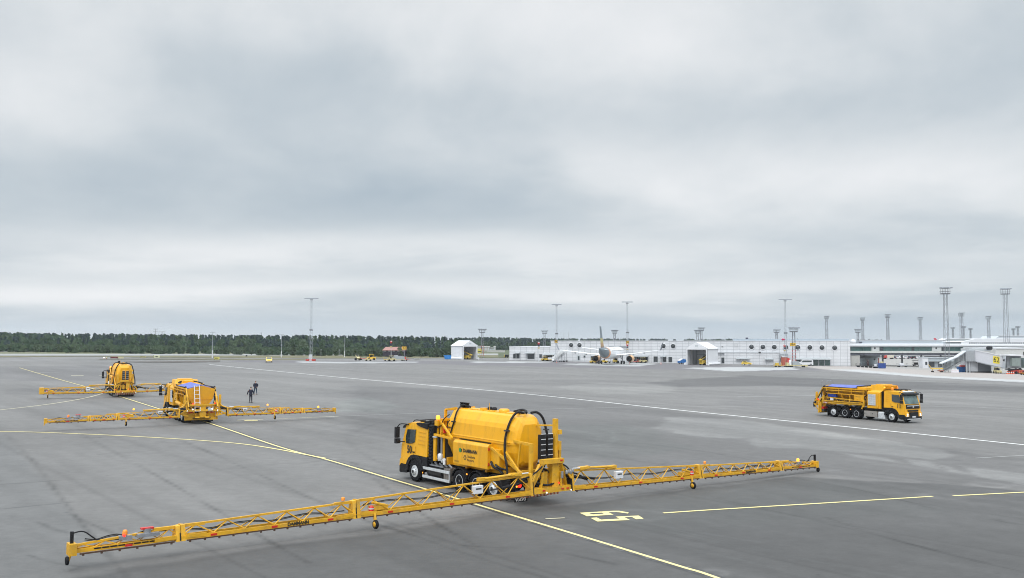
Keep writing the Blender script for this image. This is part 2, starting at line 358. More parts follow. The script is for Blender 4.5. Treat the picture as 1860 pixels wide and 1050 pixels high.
# --- tyre arcs, wet trails, scuffs
stroke([(760, 757), (690, 768), (646, 785), (634, 802), (655, 822), (700, 845)], .12, (.68, .68, .69), 40, 1.2)
stroke([(800, 762), (730, 772), (680, 790), (668, 808)], .10, (.74, .74, .74), 41, 1.2)
stroke([(620, 716), (700, 712), (722, 720), (718, 730), (690, 741)], .3, (.85, .85, .86), 42, 1)
for k, q in enumerate(([(985, 775), (1060, 772), (1110, 785), (1118, 800), (1080, 810), (1010, 806)], [(1000, 789), (1050, 784), (1090, 792), (1085, 801)], [(1020, 812), (1100, 806), (1118, 781)], [(940, 812), (1010, 822), (1090, 815)])):
    stroke(q, .16, (1.18, 1.22, 1.20), 43 + k, 2.0)
for k, q in enumerate(([(1220, 962), (1415, 1003), (1571, 1034)], [(1220, 989), (1350, 1018), (1474, 1050)], [(942, 924), (1051, 948), (1200, 985)], [(1000, 922), (1130, 947), (1330, 990), (1640, 1050)], [(930, 930), (1080, 962)], [(1090, 935), (1240, 962), (1380, 985)])):
    stroke(q, .09, (1.26, 1.29, 1.29), 50 + k, 1.6)
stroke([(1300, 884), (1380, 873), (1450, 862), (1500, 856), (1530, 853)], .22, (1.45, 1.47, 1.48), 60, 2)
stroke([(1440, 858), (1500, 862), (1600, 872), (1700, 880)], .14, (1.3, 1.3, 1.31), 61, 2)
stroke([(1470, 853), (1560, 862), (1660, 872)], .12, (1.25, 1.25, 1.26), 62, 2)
for k in range(3): stroke([(1740 + 12 * k, 735 + 2 * k), (1790 + 12 * k, 740 + 2 * k), (1900, 748 + 3 * k)], .22, (1.3, 1.3, 1.3), 63 + k, 2)
for k, (u, v, r_) in enumerate(((1160, 935, 1.5), (1298, 1040, .5), (1710, 901, 1.1), (1798, 881, 1.1), (1855, 881, .5), (1028, 957, .5), (712, 863, .5), (600, 834, .5), (1140, 746, .4))):
    p = G(u, v); d = np.hypot(GX - p.x, GY - p.y)
    m = np.exp(-((d - r_ * .75) / (.18 * r_ + .05)) ** 2) * (.5 + wob(.7, 70 + k)) + .4 * np.exp(-(d / r_) ** 2) * (.5 + wob(.4, 90 + k))
    colr *= (1 + .5 * np.clip(m, 0, 1)[..., None])
stroke([(1000, 880), (1040, 890), (1075, 905), (1085, 918), (1060, 930)], .35, (.84, .84, .84), 80, 1)
for k, q in enumerate(([(-10, 770), (23, 800), (60, 838), (109, 901), (156, 960), (234, 1052)], [(150, 790), (218, 827), (310, 878), (398, 929), (503, 991), (560, 1022)], [(330, 800), (440, 848), (560, 903), (650, 940), (728, 968)], [(120, 930), (180, 958), (260, 990)], [(0, 880), (60, 876), (110, 872)], [(0, 925), (70, 918), (130, 912)], [(640, 840), (720, 900), (800, 955), (880, 1000)],
    [(1240, 846), (1400, 862), (1560, 890), (1700, 925)], [(1180, 806), (1290, 822), (1395, 842)], [(1500, 940), (1640, 985), (1860, 1040)], [(1300, 905), (1480, 945), (1700, 1000)], [(700, 955), (860, 1010), (1000, 1052)], [(950, 830), (1000, 850), (1060, 884)])):
    stroke(q, .10, (.38, .38, .38), 300 + k, 1.2, .15)
for k in range(26):     # short sealed cracks
    u, v = random.uniform(-50, 1900), random.uniform(730, 1040); du, dv = random.uniform(30, 110), random.uniform(-14, 26)
    stroke([(u, v), (u + du * .4, v + dv * .5 + random.uniform(-3, 3)), (u + du, v + dv)], .08, (.48, .48, .48), 340 + k, 1.6, .2)
stroke([(150, 795), (175, 795.5), (182, 794)], .2, (.6, .6, .6), 81, 0)
colr *= (1 + .10 * (rng.random((NY, NA)) - .5)[..., None] * np.clip(60 / GY, .2, 1)[..., None])
colr = np.clip(colr, .01, .8)
# beyond the airfield: rough grassland
far = (GY > 415)[..., None]; colr = np.where(far & ((GA < .2) | (GY > 760))[..., None], np.array((.060, .075, .030)) * (1 + wob(30, 7)[..., None] * .4), colr)

me = bpy.data.meshes.new('apron_ground')
V = np.stack([GX, GY, GZ], -1).reshape(-1, 3)
idx = np.arange(NY * NA).reshape(NY, NA)
Q = np.stack([idx[:-1, :-1], idx[:-1, 1:], idx[1:, 1:], idx[1:, :-1]], -1).reshape(-1, 4)
# the strip under and behind the camera
eb = len(V); V = np.vstack([V, [(-300, 6, 3.6), (-6.9, 6, .0828), (6.9, 6, -.0828), (300, 6, -3.6), (-300, -300, 3.6), (300, -300, -3.6)]])
Q = np.vstack([Q, [(eb + 4, eb + 5, eb + 3, eb)]])
me.vertices.add(len(V)); me.vertices.foreach_set('co', V.ravel().astype(np.float32))
me.loops.add(Q.size); me.loops.foreach_set('vertex_index', Q.ravel().astype(np.int32))
me.polygons.add(len(Q)); me.polygons.foreach_set('loop_start', (np.arange(len(Q)) * 4).astype(np.int32)); me.polygons.foreach_set('loop_total', np.full(len(Q), 4, np.int32))
me.update(calc_edges=True); me.validate()
ca = me.color_attributes.new('pigment', 'FLOAT_COLOR', 'POINT')
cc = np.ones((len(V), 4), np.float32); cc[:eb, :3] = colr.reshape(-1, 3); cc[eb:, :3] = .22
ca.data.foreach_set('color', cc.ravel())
gm = bpy.data.materials.new('asphalt'); gm.use_nodes = True; tr = gm.node_tree; b = tr.nodes['Principled BSDF']
at_ = tr.nodes.new('ShaderNodeAttribute'); at_.attribute_name = 'pigment'
tcg = tr.nodes.new('ShaderNodeTexCoord'); fn = tr.nodes.new('ShaderNodeTexNoise'); fn.inputs['Scale'].default_value = 14; fn.inputs['Detail'].default_value = 8; fn.inputs['Roughness'].default_value = .8
tr.links.new(tcg.outputs['Object'], fn.inputs['Vector'])
mp = tr.nodes.new('ShaderNodeMapRange'); tr.links.new(fn.outputs[0], mp.inputs[0]); mp.inputs[1].default_value = .3; mp.inputs[2].default_value = .7; mp.inputs[3].default_value = .88; mp.inputs[4].default_value = 1.1
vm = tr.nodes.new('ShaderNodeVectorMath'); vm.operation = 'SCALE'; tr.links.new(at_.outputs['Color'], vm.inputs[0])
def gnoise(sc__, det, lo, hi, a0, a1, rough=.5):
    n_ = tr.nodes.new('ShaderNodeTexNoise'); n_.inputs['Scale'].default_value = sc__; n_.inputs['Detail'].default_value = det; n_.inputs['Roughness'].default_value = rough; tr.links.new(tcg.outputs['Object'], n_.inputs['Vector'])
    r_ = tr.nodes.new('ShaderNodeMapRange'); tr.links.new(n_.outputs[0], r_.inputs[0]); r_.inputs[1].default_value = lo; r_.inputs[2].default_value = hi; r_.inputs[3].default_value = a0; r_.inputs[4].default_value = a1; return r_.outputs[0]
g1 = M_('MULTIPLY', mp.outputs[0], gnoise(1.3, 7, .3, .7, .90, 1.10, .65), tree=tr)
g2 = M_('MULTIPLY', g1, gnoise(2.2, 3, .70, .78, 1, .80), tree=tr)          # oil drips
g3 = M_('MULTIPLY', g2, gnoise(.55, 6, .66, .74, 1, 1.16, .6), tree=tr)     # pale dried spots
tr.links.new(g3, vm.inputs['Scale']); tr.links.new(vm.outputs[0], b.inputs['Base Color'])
b.inputs['Roughness'].default_value = .72; b.inputs['Specular IOR Level'].default_value = .3
bp = tr.nodes.new('ShaderNodeBump'); bp.inputs['Strength'].default_value = .25; bp.inputs['Distance'].default_value = .01; tr.links.new(fn.outputs[0], bp.inputs['Height']); tr.links.new(bp.outputs[0], b.inputs['Normal'])
me.materials.append(gm)
go = bpy.data.objects.new('apron_ground', me); COL.objects.link(go); tag(go, kind='structure')

# ------------------------------------------------------------------ strips: grass verges and the far runway
def band(name, m, top, bot, lift, u0=-420, u1=2250, step=25, y_cap=2500):
    f = lambda P, u: float(np.interp(u, [p[0] for p in P], [p[1] for p in P]))
    mb = MB(); us = np.arange(u0, u1 + 1, step); vs = []
    for u in us:
        for v in (f(bot, u), f(top, u)):
            p = G(u, v); 
            if p.y > y_cap: p = p * (y_cap / p.y)
            vs.append((p.x, p.y, hgt(p.x, p.y) + lift))
    mb.add(vs, [(2 * i, 2 * i + 2, 2 * i + 3, 2 * i + 1) for i in range(len(us) - 1)])
    o = mb.build(name, m); tag(o, kind='structure'); return o
GRS = mat('verge_grass', (.135, .140, .062), .9, var=.35, scale=.25)
GRS2 = mat('brown_grass', (.130, .120, .060), .9, var=.4, scale=.3)
RWY = mat('runway_concrete', (.27, .275, .27), .8, var=.12, scale=.1)
band('grass_verge', GRS, [(-420, 640), (500, 640.8), (900, 641)], [(-420, 642.5), (500, 643), (900, 642.3)], .10, -420, 925)
band('runway', RWY, [(-420, 642.5), (500, 643), (900, 642.3), (925, 642.3)], [(-420, 646.3), (400, 646), (925, 645.2)], .05, -420, 925)
band('grass_verge', GRS2, [(-420, 646.8), (0, 646.8), (150, 647), (400, 646.3), (925, 645.2)], [(-420, 649.3), (0, 649.3), (160, 647.6), (260, 649.6), (400, 650), (560, 651.2), (690, 651.4), (925, 650)], .08, -420, 925)
band('grass_verge', GRS2, [(180, 652.2), (300, 651.8), (430, 652), (560, 652.6)], [(180, 653), (300, 653.2), (430, 654), (560, 654.2)], .08, 180, 560)
band('grass_verge', mat('dark_verge', (.085, .075, .065), .9, var=.3, scale=.3), [(225, 657.2), (300, 656.6), (420, 655)], [(225, 658.2), (300, 659), (420, 657.8)], .07, 225, 420)
band('grass_verge', GRS, [(860, 648.6), (930, 648.6)], [(860, 650), (930, 650)], .14, 860, 935, 5)

# ------------------------------------------------------------------ painted lines
def paintmat(name, col, worn=.35):
    m = bpy.data.materials.new(name); m.use_nodes = True; tr = m.node_tree; b = tr.nodes['Principled BSDF']; b.inputs['Roughness'].default_value = .6
    c = tr.nodes.new('ShaderNodeTexCoord'); n = tr.nodes.new('ShaderNodeTexNoise'); n.inputs['Scale'].default_value = 2.5; n.inputs['Detail'].default_value = 9; n.inputs['Roughness'].default_value = .75; tr.links.new(c.outputs['Object'], n.inputs['Vector'])
    mp = tr.nodes.new('ShaderNodeMapRange'); mp.inputs[1].default_value = .5; mp.inputs[2].default_value = .78; mp.inputs[4].default_value = min(1, worn * 1.5); tr.links.new(n.outputs[0], mp.inputs[0])
    x = tr.nodes.new('ShaderNodeMix'); x.data_type = 'RGBA'; x.inputs[6].default_value = (*col, 1); x.inputs[7].default_value = (.2, .2, .2, 1); tr.links.new(mp.outputs[0], x.inputs[0]); tr.links.new(x.outputs[2], b.inputs['Base Color']); return m
PYEL = paintmat('line_yellow', (.72, .62, .27)); PPAL = paintmat('line_pale_yellow', (.56, .52, .36), .5); PWHT = paintmat('line_white', (.74, .74, .72), .25); PBLK = paintmat('line_black', (.035, .035, .037), .6); PFNT = paintmat('line_faint', (.36, .36, .35), .9)
def line(name, px, w, m, lift=.006, world=None, off=0):
    P = smooth(world if world is not None else worldpts(px), 8) if len(world if world is not None else px) > 2 else (world if world is not None else worldpts(px))
    if len(P) == 2: P = np.array([P[0] + (P[1] - P[0]) * t_ for t_ in np.linspace(0, 1, 12)])
    mb = MB(); vs = []
    for i, p in enumerate(P):
        d = P[min(i + 1, len(P) - 1)] - P[max(i - 1, 0)]; d = d / np.hypot(*d); n_ = np.array((-d[1], d[0]))
        for s_ in (-1, 1):
            q = p + n_ * (s_ * w / 2 + off); vs.append((q[0], q[1], hgt(q[0], q[1]) + lift))
    mb.add(vs, [(2 * i, 2 * i + 2, 2 * i + 3, 2 * i + 1) for i in range(len(P) - 1)])
    o = mb.build(name, m); tag(o, kind='structure'); return o
MAINL = [(1560, 1145), (1298, 1048.5), (1237, 1029.5), (1108, 990), (1010, 960.2), (900, 927), (785, 892.2), (706, 868.8), (599, 836.5), (507.6, 811.8), (375, 767), (295, 744.5), (218.7, 720.5), (169.9, 706.4), (100, 687), (35, 668)]
line('taxi_line_border', MAINL, .56, PBLK, .005)
line('taxi_line', MAINL, .17, PYEL, .012)
line('curved_taxi_line', [(-260, 784), (0, 784), (160, 789), (320, 797.4), (433, 806), (507.6, 816.9), (560, 827), (590, 832.5)], .20, PYEL, .017)
line('taxi_line', [(560, 826.8), (575, 830.2), (590, 833.6)], .22, PYEL, .021)
line('curved_taxi_line', [(-120, 755), (0, 744.8), (93.7, 733.7), (156, 723), (191, 713.6)], .20, PPAL, .017)
line('white_line', [(380, 662), (430, 667.2), (520, 676), (640, 687.5), (932, 713.4), (1237, 745.4), (1540, 775.5), (1860, 808), (2100, 832)], .34, PWHT, .010)
line('yellow_line', [(1205, 932.3), (1300, 926), (1500, 914), (1694, 902)], .17, PYEL, .014)
line('yellow_line', [(1731, 901), (1790, 898), (1860, 894.4), (2000, 887)], .17, PYEL, .014)
line('white_line', [(1772, 832.5), (1860, 827.5), (1960, 822)], .12, PFNT, .014)
line('faint_line', [(1180, 737), (1298, 738.8), (1474, 739.8)], .16, PFNT, .014)
line('faint_line', [(1670, 738.2), (1760, 739.5), (1860, 744)], .16, PFNT, .014)
line('faint_line', [(590, 758), (624, 756), (720, 752.5), (800, 749.3), (901, 745.4), (1100, 740.7), (1180, 738)], .13, PFNT, .014)
line('faint_line', [(1340, 721), (1460, 719), (1600, 716), (1860, 716)], .3, PFNT, .014)
line('faint_line', [(498, 761.6), (540, 759.6), (615, 756.2)], .14, PPAL, .014)
line('faint_line', [(1000, 880), (1001, 880)], .1, PFNT, .014)
line('yellow_dash', [(129, 682.2), (152, 682.2)], 1.1, PPAL, .02)
line('yellow_dash', [(180, 681.8), (192, 681.8)], 1.0, PPAL, .02)
line('yellow_dash', [(430, 763.6), (450, 763.0), (478, 763.2)], .30, PPAL, .02)
line('yellow_dash', [(444, 764.4), (468, 764.0)], .5, PYEL, .025)
line('yellow_dash_border', [(989, 943.0), (1028, 941.0)], .26, PBLK, .005)
line('yellow_dash', [(991, 942.9), (1026, 941.2)], .11, PPAL, .014)
for q in ([(50, 677.5), (112, 676)], [(560, 668), (640, 671)], [(1185, 676.5), (1208, 677)], [(1560, 690.5), (1700, 694)]): line('faint_line', q, .5, PFNT, .02)
# the number 65 painted on the stand
def painted(px_loops, name):
    s6 = 6.2; bm = bmesh.new()
    for outer in px_loops:
        vs = [bm.verts.new((p.x, p.y, hgt(p.x, p.y) + .012)) for p in (G(900 + x / s6, 800 + y / s6) for x, y in outer)]
        bm.faces.new(vs)
    bmesh.ops.triangulate(bm, faces=bm.faces); bmesh.ops.recalc_face_normals(bm, faces=bm.faces)
    me = bpy.data.meshes.new(name); bm.to_mesh(me); bm.free(); me.materials.append(PYEL)
    o = bpy.data.objects.new(name, me); COL.objects.link(o); tag(o, kind='structure')
painted([[(948, 818), (1330, 796), (1392, 796), (1502, 815), (1490, 826), (1362, 808), (1270, 811), (1222, 814), (1195, 816), (1050, 823), (1098, 837), (1030, 857)],
         [(1270, 811), (1330, 840), (1030, 857), (1098, 837), (1222, 829), (1195, 816)]], 'painted_number')
painted([[(1070, 876), (1140, 871), (1192, 895), (1397, 884), (1352, 861), (1612, 849), (1668, 884), (1583, 891), (1537, 864), (1452, 869), (1515, 899), (1148, 916)]], 'painted_number')
# ------------------------------------------------------------------ trucks. local frame: x forward, y to the truck's left, z up, origin on the ground under the rear boom
XF = 9.3; AXLES = (XF, 5.30, 3.92, 2.55)
def wheel(t, x, side, dual):
    y = side * 1.25; yi = side * (1.25 - (.60 if dual else .33)); R_ = .53
    mb = MB(); mb.lathe([(.30, yi), (R_ - .03, yi), (R_, yi + side * .05), (R_, y - side * .07), (R_ - .035, y - side * .015), (.40, y), (.30, y - side * .03)], (x, 0, R_), 'y', 28)
    w = mb.build('wheel', RUB, t)
    mb = MB()
    if dual: mb.lathe([(.31, y - side * .04), (.29, y - side * .02), (.27, y - side * .03), (.24, y - side * .11), (.14, y - side * .13), (.12, y - side * .04), (.04, y - side * .03)], (x, 0, R_), 'y', 24)
    else: mb.lathe([(.31, y - side * .03), (.29, y - side * .005), (.26, y - side * .03), (.20, y - side * .0), (.14, y + side * .02), (.13, y + side * .07), (.04, y + side * .08)], (x, 0, R_), 'y', 24)
    rim = mb.build('rim', ALU, w)
    mb = MB()
    for k in range(0 if dual else 10):
        a = 2 * math.pi * k / 10; r_ = .19 if not dual else .17; yy_ = y - side * (.0 if not dual else .19)
        mb.tube((x + r_ * math.cos(a), yy_ - side * .01, R_ + r_ * math.sin(a)), (x + r_ * math.cos(a), yy_ + side * .035, R_ + r_ * math.sin(a)), .018, 6)
    mb.mi = 1; mb.tube((x, y - side * .05, R_), (x, y + side * (.09 if not dual else -.03), R_), .085, 12)
    mb.build('hub', [STL, CHS], w)

def chassis(t, number, lit=True, sq=True, cr=1.15):
    mb = MB()
    for s in (-1, 1):
        mb.box(.9, 10.0, s * .38 - .05, s * .38 + .05, .82, 1.12)
    for x in (1.2, 2.2, 3.2, 4.6, 6.0, 7.2, 8.6): mb.box(x, x + .12, -.42, .42, .84, 1.06)
    for x in AXLES: mb.tube((x, -.95, .53), (x, .95, .53), .10, 8)
    mb.box(6.3, 8.4, -.33, .33, .45, .95); mb.tube((5.3, 0, .7), (8.2, 0, .8), .07, 8)
    mb.build('chassis_frame', CHS, t)
    for x in AXLES:
        for s in (-1, 1): wheel(t, x, s, x in (5.30, 3.92))
    # arched fenders over the three rear axles
    for x in AXLES[1:]:
        for s in (-1, 1):
            mb = MB(); ri, ro = .60, .635; lo = []
            a0, a1 = (15, 165)
            for k in range(13):
                a = R(a0 + (a1 - a0) * k / 12); c, n_ = math.cos(a), math.sin(a)
                lo.append([(x + r_ * c, y_, .53 + r_ * n_) for r_, y_ in ((ri, s * .62), (ro, s * .62), (ro, s * 1.26), (ri, s * 1.26))])
            mb.loft(lo, smooth=False); mb.build('fender', BLK, t)
    # cab
    f = XF
    prof = [(f - cr, 1.36), (f - cr, 2.90), (f - cr + .07, 2.97), (f + .50, 3.0), (f + .86, 2.90), (f + 1.06, 2.70), (f + 1.36, 1.72), (f + 1.40, 1.10), (f + 1.38, .80), (f + .72, .80), (f + .66, 1.02), (f + .42, 1.30), (f - .1, 1.38)]
    mb = MB()
    def cabw(x, z): return 1.245 - .055 * max(0, z - 1.75) - (.05 if x > f + .9 else 0) - (.06 if z > 2.93 else 0)
    mb.loft([[(x, -cabw(x, z), z) for x, z in prof], [(x, cabw(x, z), z) for x, z in prof]])
    cab = mb.build('cab', YELP, t, bevel=.05)
    mb = MB(); mb.loft([[(x, -1.2, z) for x, z in ((f - cr - .05, .95), (f - cr - .05, 1.38), (f + .4, 1.38), (f + .7, 1.05), (f + .72, .82))], [(x, 1.2, z) for x, z in ((f - cr - .05, .95), (f - cr - .05, 1.38), (f + .4, 1.38), (f + .7, 1.05), (f + .72, .82))]])
    mb.build('cab_floor', BLK, cab)
    for s in (-1, 1):
        # wheel-arch trim
        mb = MB(); lo = []
        for k in range(11):
            a = R(-5 + 178 * k / 10); c, n_ = math.cos(a), math.sin(a)
            sx = 1.0
            for_ = [(f + r_ * c * sx, y_, .57 + r_ * n_ * sc2) for r_, sc2, y_ in ((.62, 1, s * .85), (.84, .97, s * .85), (.84, .97, s * 1.275), (.62, 1, s * 1.275))]
            lo.append(for_)
        mb.loft(lo); mb.box(f - cr - .05, f - .72, min(s * .9, s * 1.26), max(s * .9, s * 1.26), .92, 1.34)
        mb.build('wheel_arch', BLK, cab, bevel=.02)
        # door glass
        yw = lambda z: s * (1.245 - .055 * max(0, z - 1.75) + .006)
        mb = MB(); pol = [(f + .80, 2.62), (f + .93, 2.18), (f + .86, 1.90), (f + .35, 1.92), (f + .03, 2.02), (f + .0, 2.66)]
        mb.loft([[(x, yw(z) - s * .03, z) for x, z in pol], [(x, yw(z), z) for x, z in pol]]); mb.build('door_window', GLS, cab)
        mb = MB(); yd = s * 1.249
        mb.box(f - .10, f - .092, min(yd - s * .02, yd + s * .003), max(yd - s * .02, yd + s * .003), 1.42, 1.8)
        mb.build('door_seam', mat('seam_brown', (.42, .22, .01), .6), cab)
        mb = MB(); mb.box(f + .0, f + .18, min(s * 1.24, s * 1.275), max(s * 1.24, s * 1.275), 1.47, 1.53); mb.build('door_handle', BLK, cab)
        # sleeper-side panel ribs
        mb = MB(); yr = s * 1.25
        for z in (1.95, 2.15, 2.35, 2.55): mb.box(f - cr + .2, f - .3, min(yw(z) - s * .01, yw(z) + s * .006), max(yw(z) - s * .01, yw(z) + s * .006), z, z + .03)
        mb.build('side_rib', YEL, cab)
        # mirrors
        mb = MB(); mb.path([(f + .75, s * 1.15, 2.86), (f + 1.15, s * 1.4, 2.88), (f + 1.30, s * 1.52, 2.7)], .03)
        mb.box(f + 1.20, f + 1.36, min(s * 1.42, s * 1.66), max(s * 1.42, s * 1.66), 2.15, 2.72); mb.box(f + 1.18, f + 1.36, min(s * 1.38, s * 1.66), max(s * 1.38, s * 1.66), 1.86, 2.12)
        mb.path([(f + 1.05, s * 1.2, 1.95), (f + 1.25, s * 1.42, 1.95)], .025)
        mb.build('wing_mirror', BLK, cab, bevel=.02)
        # number on the door
        mt = facing((f + (.50 if s > 0 else .80), s * 1.252, 1.58), (-s, 0, 0), (0, 0, 1))
        if number: text(number, .55, LETT, cab, mt, bold=.016, sx=.86)
        if False: MB().box(f + .0 if s > 0 else f + .28, f + .19 if s > 0 else f + .46, min(s * 1.245, s * 1.256), max(s * 1.245, s * 1.256), 1.44, 1.54).build('door_mark', LETT, cab)
    # windscreen
    def fx(z): return f + 1.06 + (2.70 - z) * .306
    mb = MB(); z0, z1 = 1.80, 2.62
    mb.loft([[(fx(z0) + .0, -1.06, z0), (fx(z0) + .03, -.6, z0), (fx(z0) + .03, .6, z0), (fx(z0) + .0, 1.06, z0), (fx(z0) - .06, 1.06, z0), (fx(z0) - .06, -1.06, z0)],
             [(fx(z1) + .0, -1.02, z1), (fx(z1) + .03, -.6, z1), (fx(z1) + .03, .6, z1), (fx(z1) + .0, 1.02, z1), (fx(z1) - .06, 1.02, z1), (fx(z1) - .06, -1.02, z1)]])
    mb.build('windscreen', WSG, cab)
    mb = MB(); mb.prism([(f + 1.0, 2.86), (f + 1.30, 2.76), (f + 1.34, 2.64), (f + 1.05, 2.68)], -1.15, 1.15); mb.build('sun_visor', BLK, cab, bevel=.015)
    mb = MB(); mb.prism([(f + 1.33, 1.76), (f + 1.43, 1.70), (f + 1.455, 1.38), (f + 1.36, 1.34)], -.98, .98); mb.mi = 1; mb.prism([(f + 1.43, 1.66), (f + 1.45, 1.66), (f + 1.46, 1.60), (f + 1.43, 1.60)], -.92, .92); mb.box(f + 1.44, f + 1.475, -.07, .07, 1.45, 1.64)
    mb.build('grille', [BLK, ALU], cab)
    mb = MB(); mb.prism([(f + 1.33, 1.24), (f + 1.44, 1.24), (f + 1.46, 1.10), (f + 1.33, 1.10)], -.80, .80); mb.prism([(f + 1.3, 1.04), (f + 1.50, 1.02), (f + 1.52, .62), (f + 1.3, .62)], -.70, .70)
    mb.build('lower_grille', BLK, cab)
    mb = MB(); mb.prism([(f + .80, .36), (f + .80, .80), (f + 1.36, .80), (f + 1.50, .66), (f + 1.50, .38), (f + 1.42, .32)], -1.22, 1.22); mb.build('bumper', BLK, t, bevel=.04)
    mb = MB(); mb.box(f + 1.5, f + 1.54, -1.0, 1.0, .36, .43); mb.build('bumper_bar', ALU, t)
    for s in (-1, 1):
        mb = MB(); y0, y1 = sorted((s * .74, s * 1.20)); mb.prism([(f + 1.30, 1.06), (f + 1.50, 1.04), (f + 1.54, .62), (f + 1.30, .56)], y0, y1); mb.build('headlight_housing', YELP, cab, bevel=.03)
        mb = MB(); mb.tube((f + 1.5, s * .97, .83), (f + 1.55, s * .97, .83), .10, 12); mb.box(f + 1.5, f + 1.545, min(s * .85, s * 1.12), max(s * .85, s * 1.12), .66, .72); mb.build('headlight', WLAMP, cab)
    MB().box(f + 1.52, f + 1.55, -.26, .26, .54, .66).build('number_plate', WHT, t)
    # roof
    mb = MB(); mb.path([(f - .9, .9, 3.02), (f - .6, .9, 3.10), (f + .4, .9, 3.12), (f + .8, .85, 2.98)], .025); mb.path([(f - .9, -.9, 3.02), (f - .6, -.9, 3.10), (f + .4, -.9, 3.12), (f + .8, -.85, 2.98)], .025)
    for x in (f - .5, f + .3): mb.tube((x, -.9, 3.11), (x, .9, 3.11), .022)
    mb.box(f - .4, f + .1, -.3, .3, 3.0, 3.09); mb.box(f + .3, f + .5, .4, .6, 3.0, 3.08)
    mb.build('roof_rack', BLK, cab)
    mb = MB(); mb.loft([[(f + .84, -.8, 2.93), (f + .84, .8, 2.93), (f + 1.05, .8, 2.86), (f + 1.05, -.8, 2.86)], [(f + .82, -.8, 3.0), (f + .82, .8, 3.0), (f + 1.07, .8, 2.94), (f + 1.07, -.8, 2.94)]]); mb.build('light_bar', LGR, cab)

def beacon(parent, x, y, z, lit, r=.085, h=.17, m=None, arm=None):
    mb = MB(); mb.lathe([(r, 0), (r, h * .7), (r * .7, h), (.01, h * 1.05)], (x, y, z), 'z', 14)
    b = mb.build('beacon', m or (AMB if lit else AMBO), parent)
    mb = MB(); mb.tube((x, y, z - .10), (x, y, z), r * 1.1, 10)
    if arm: mb.tube(arm, (x, y, z - .08), .02, 6)
    return b

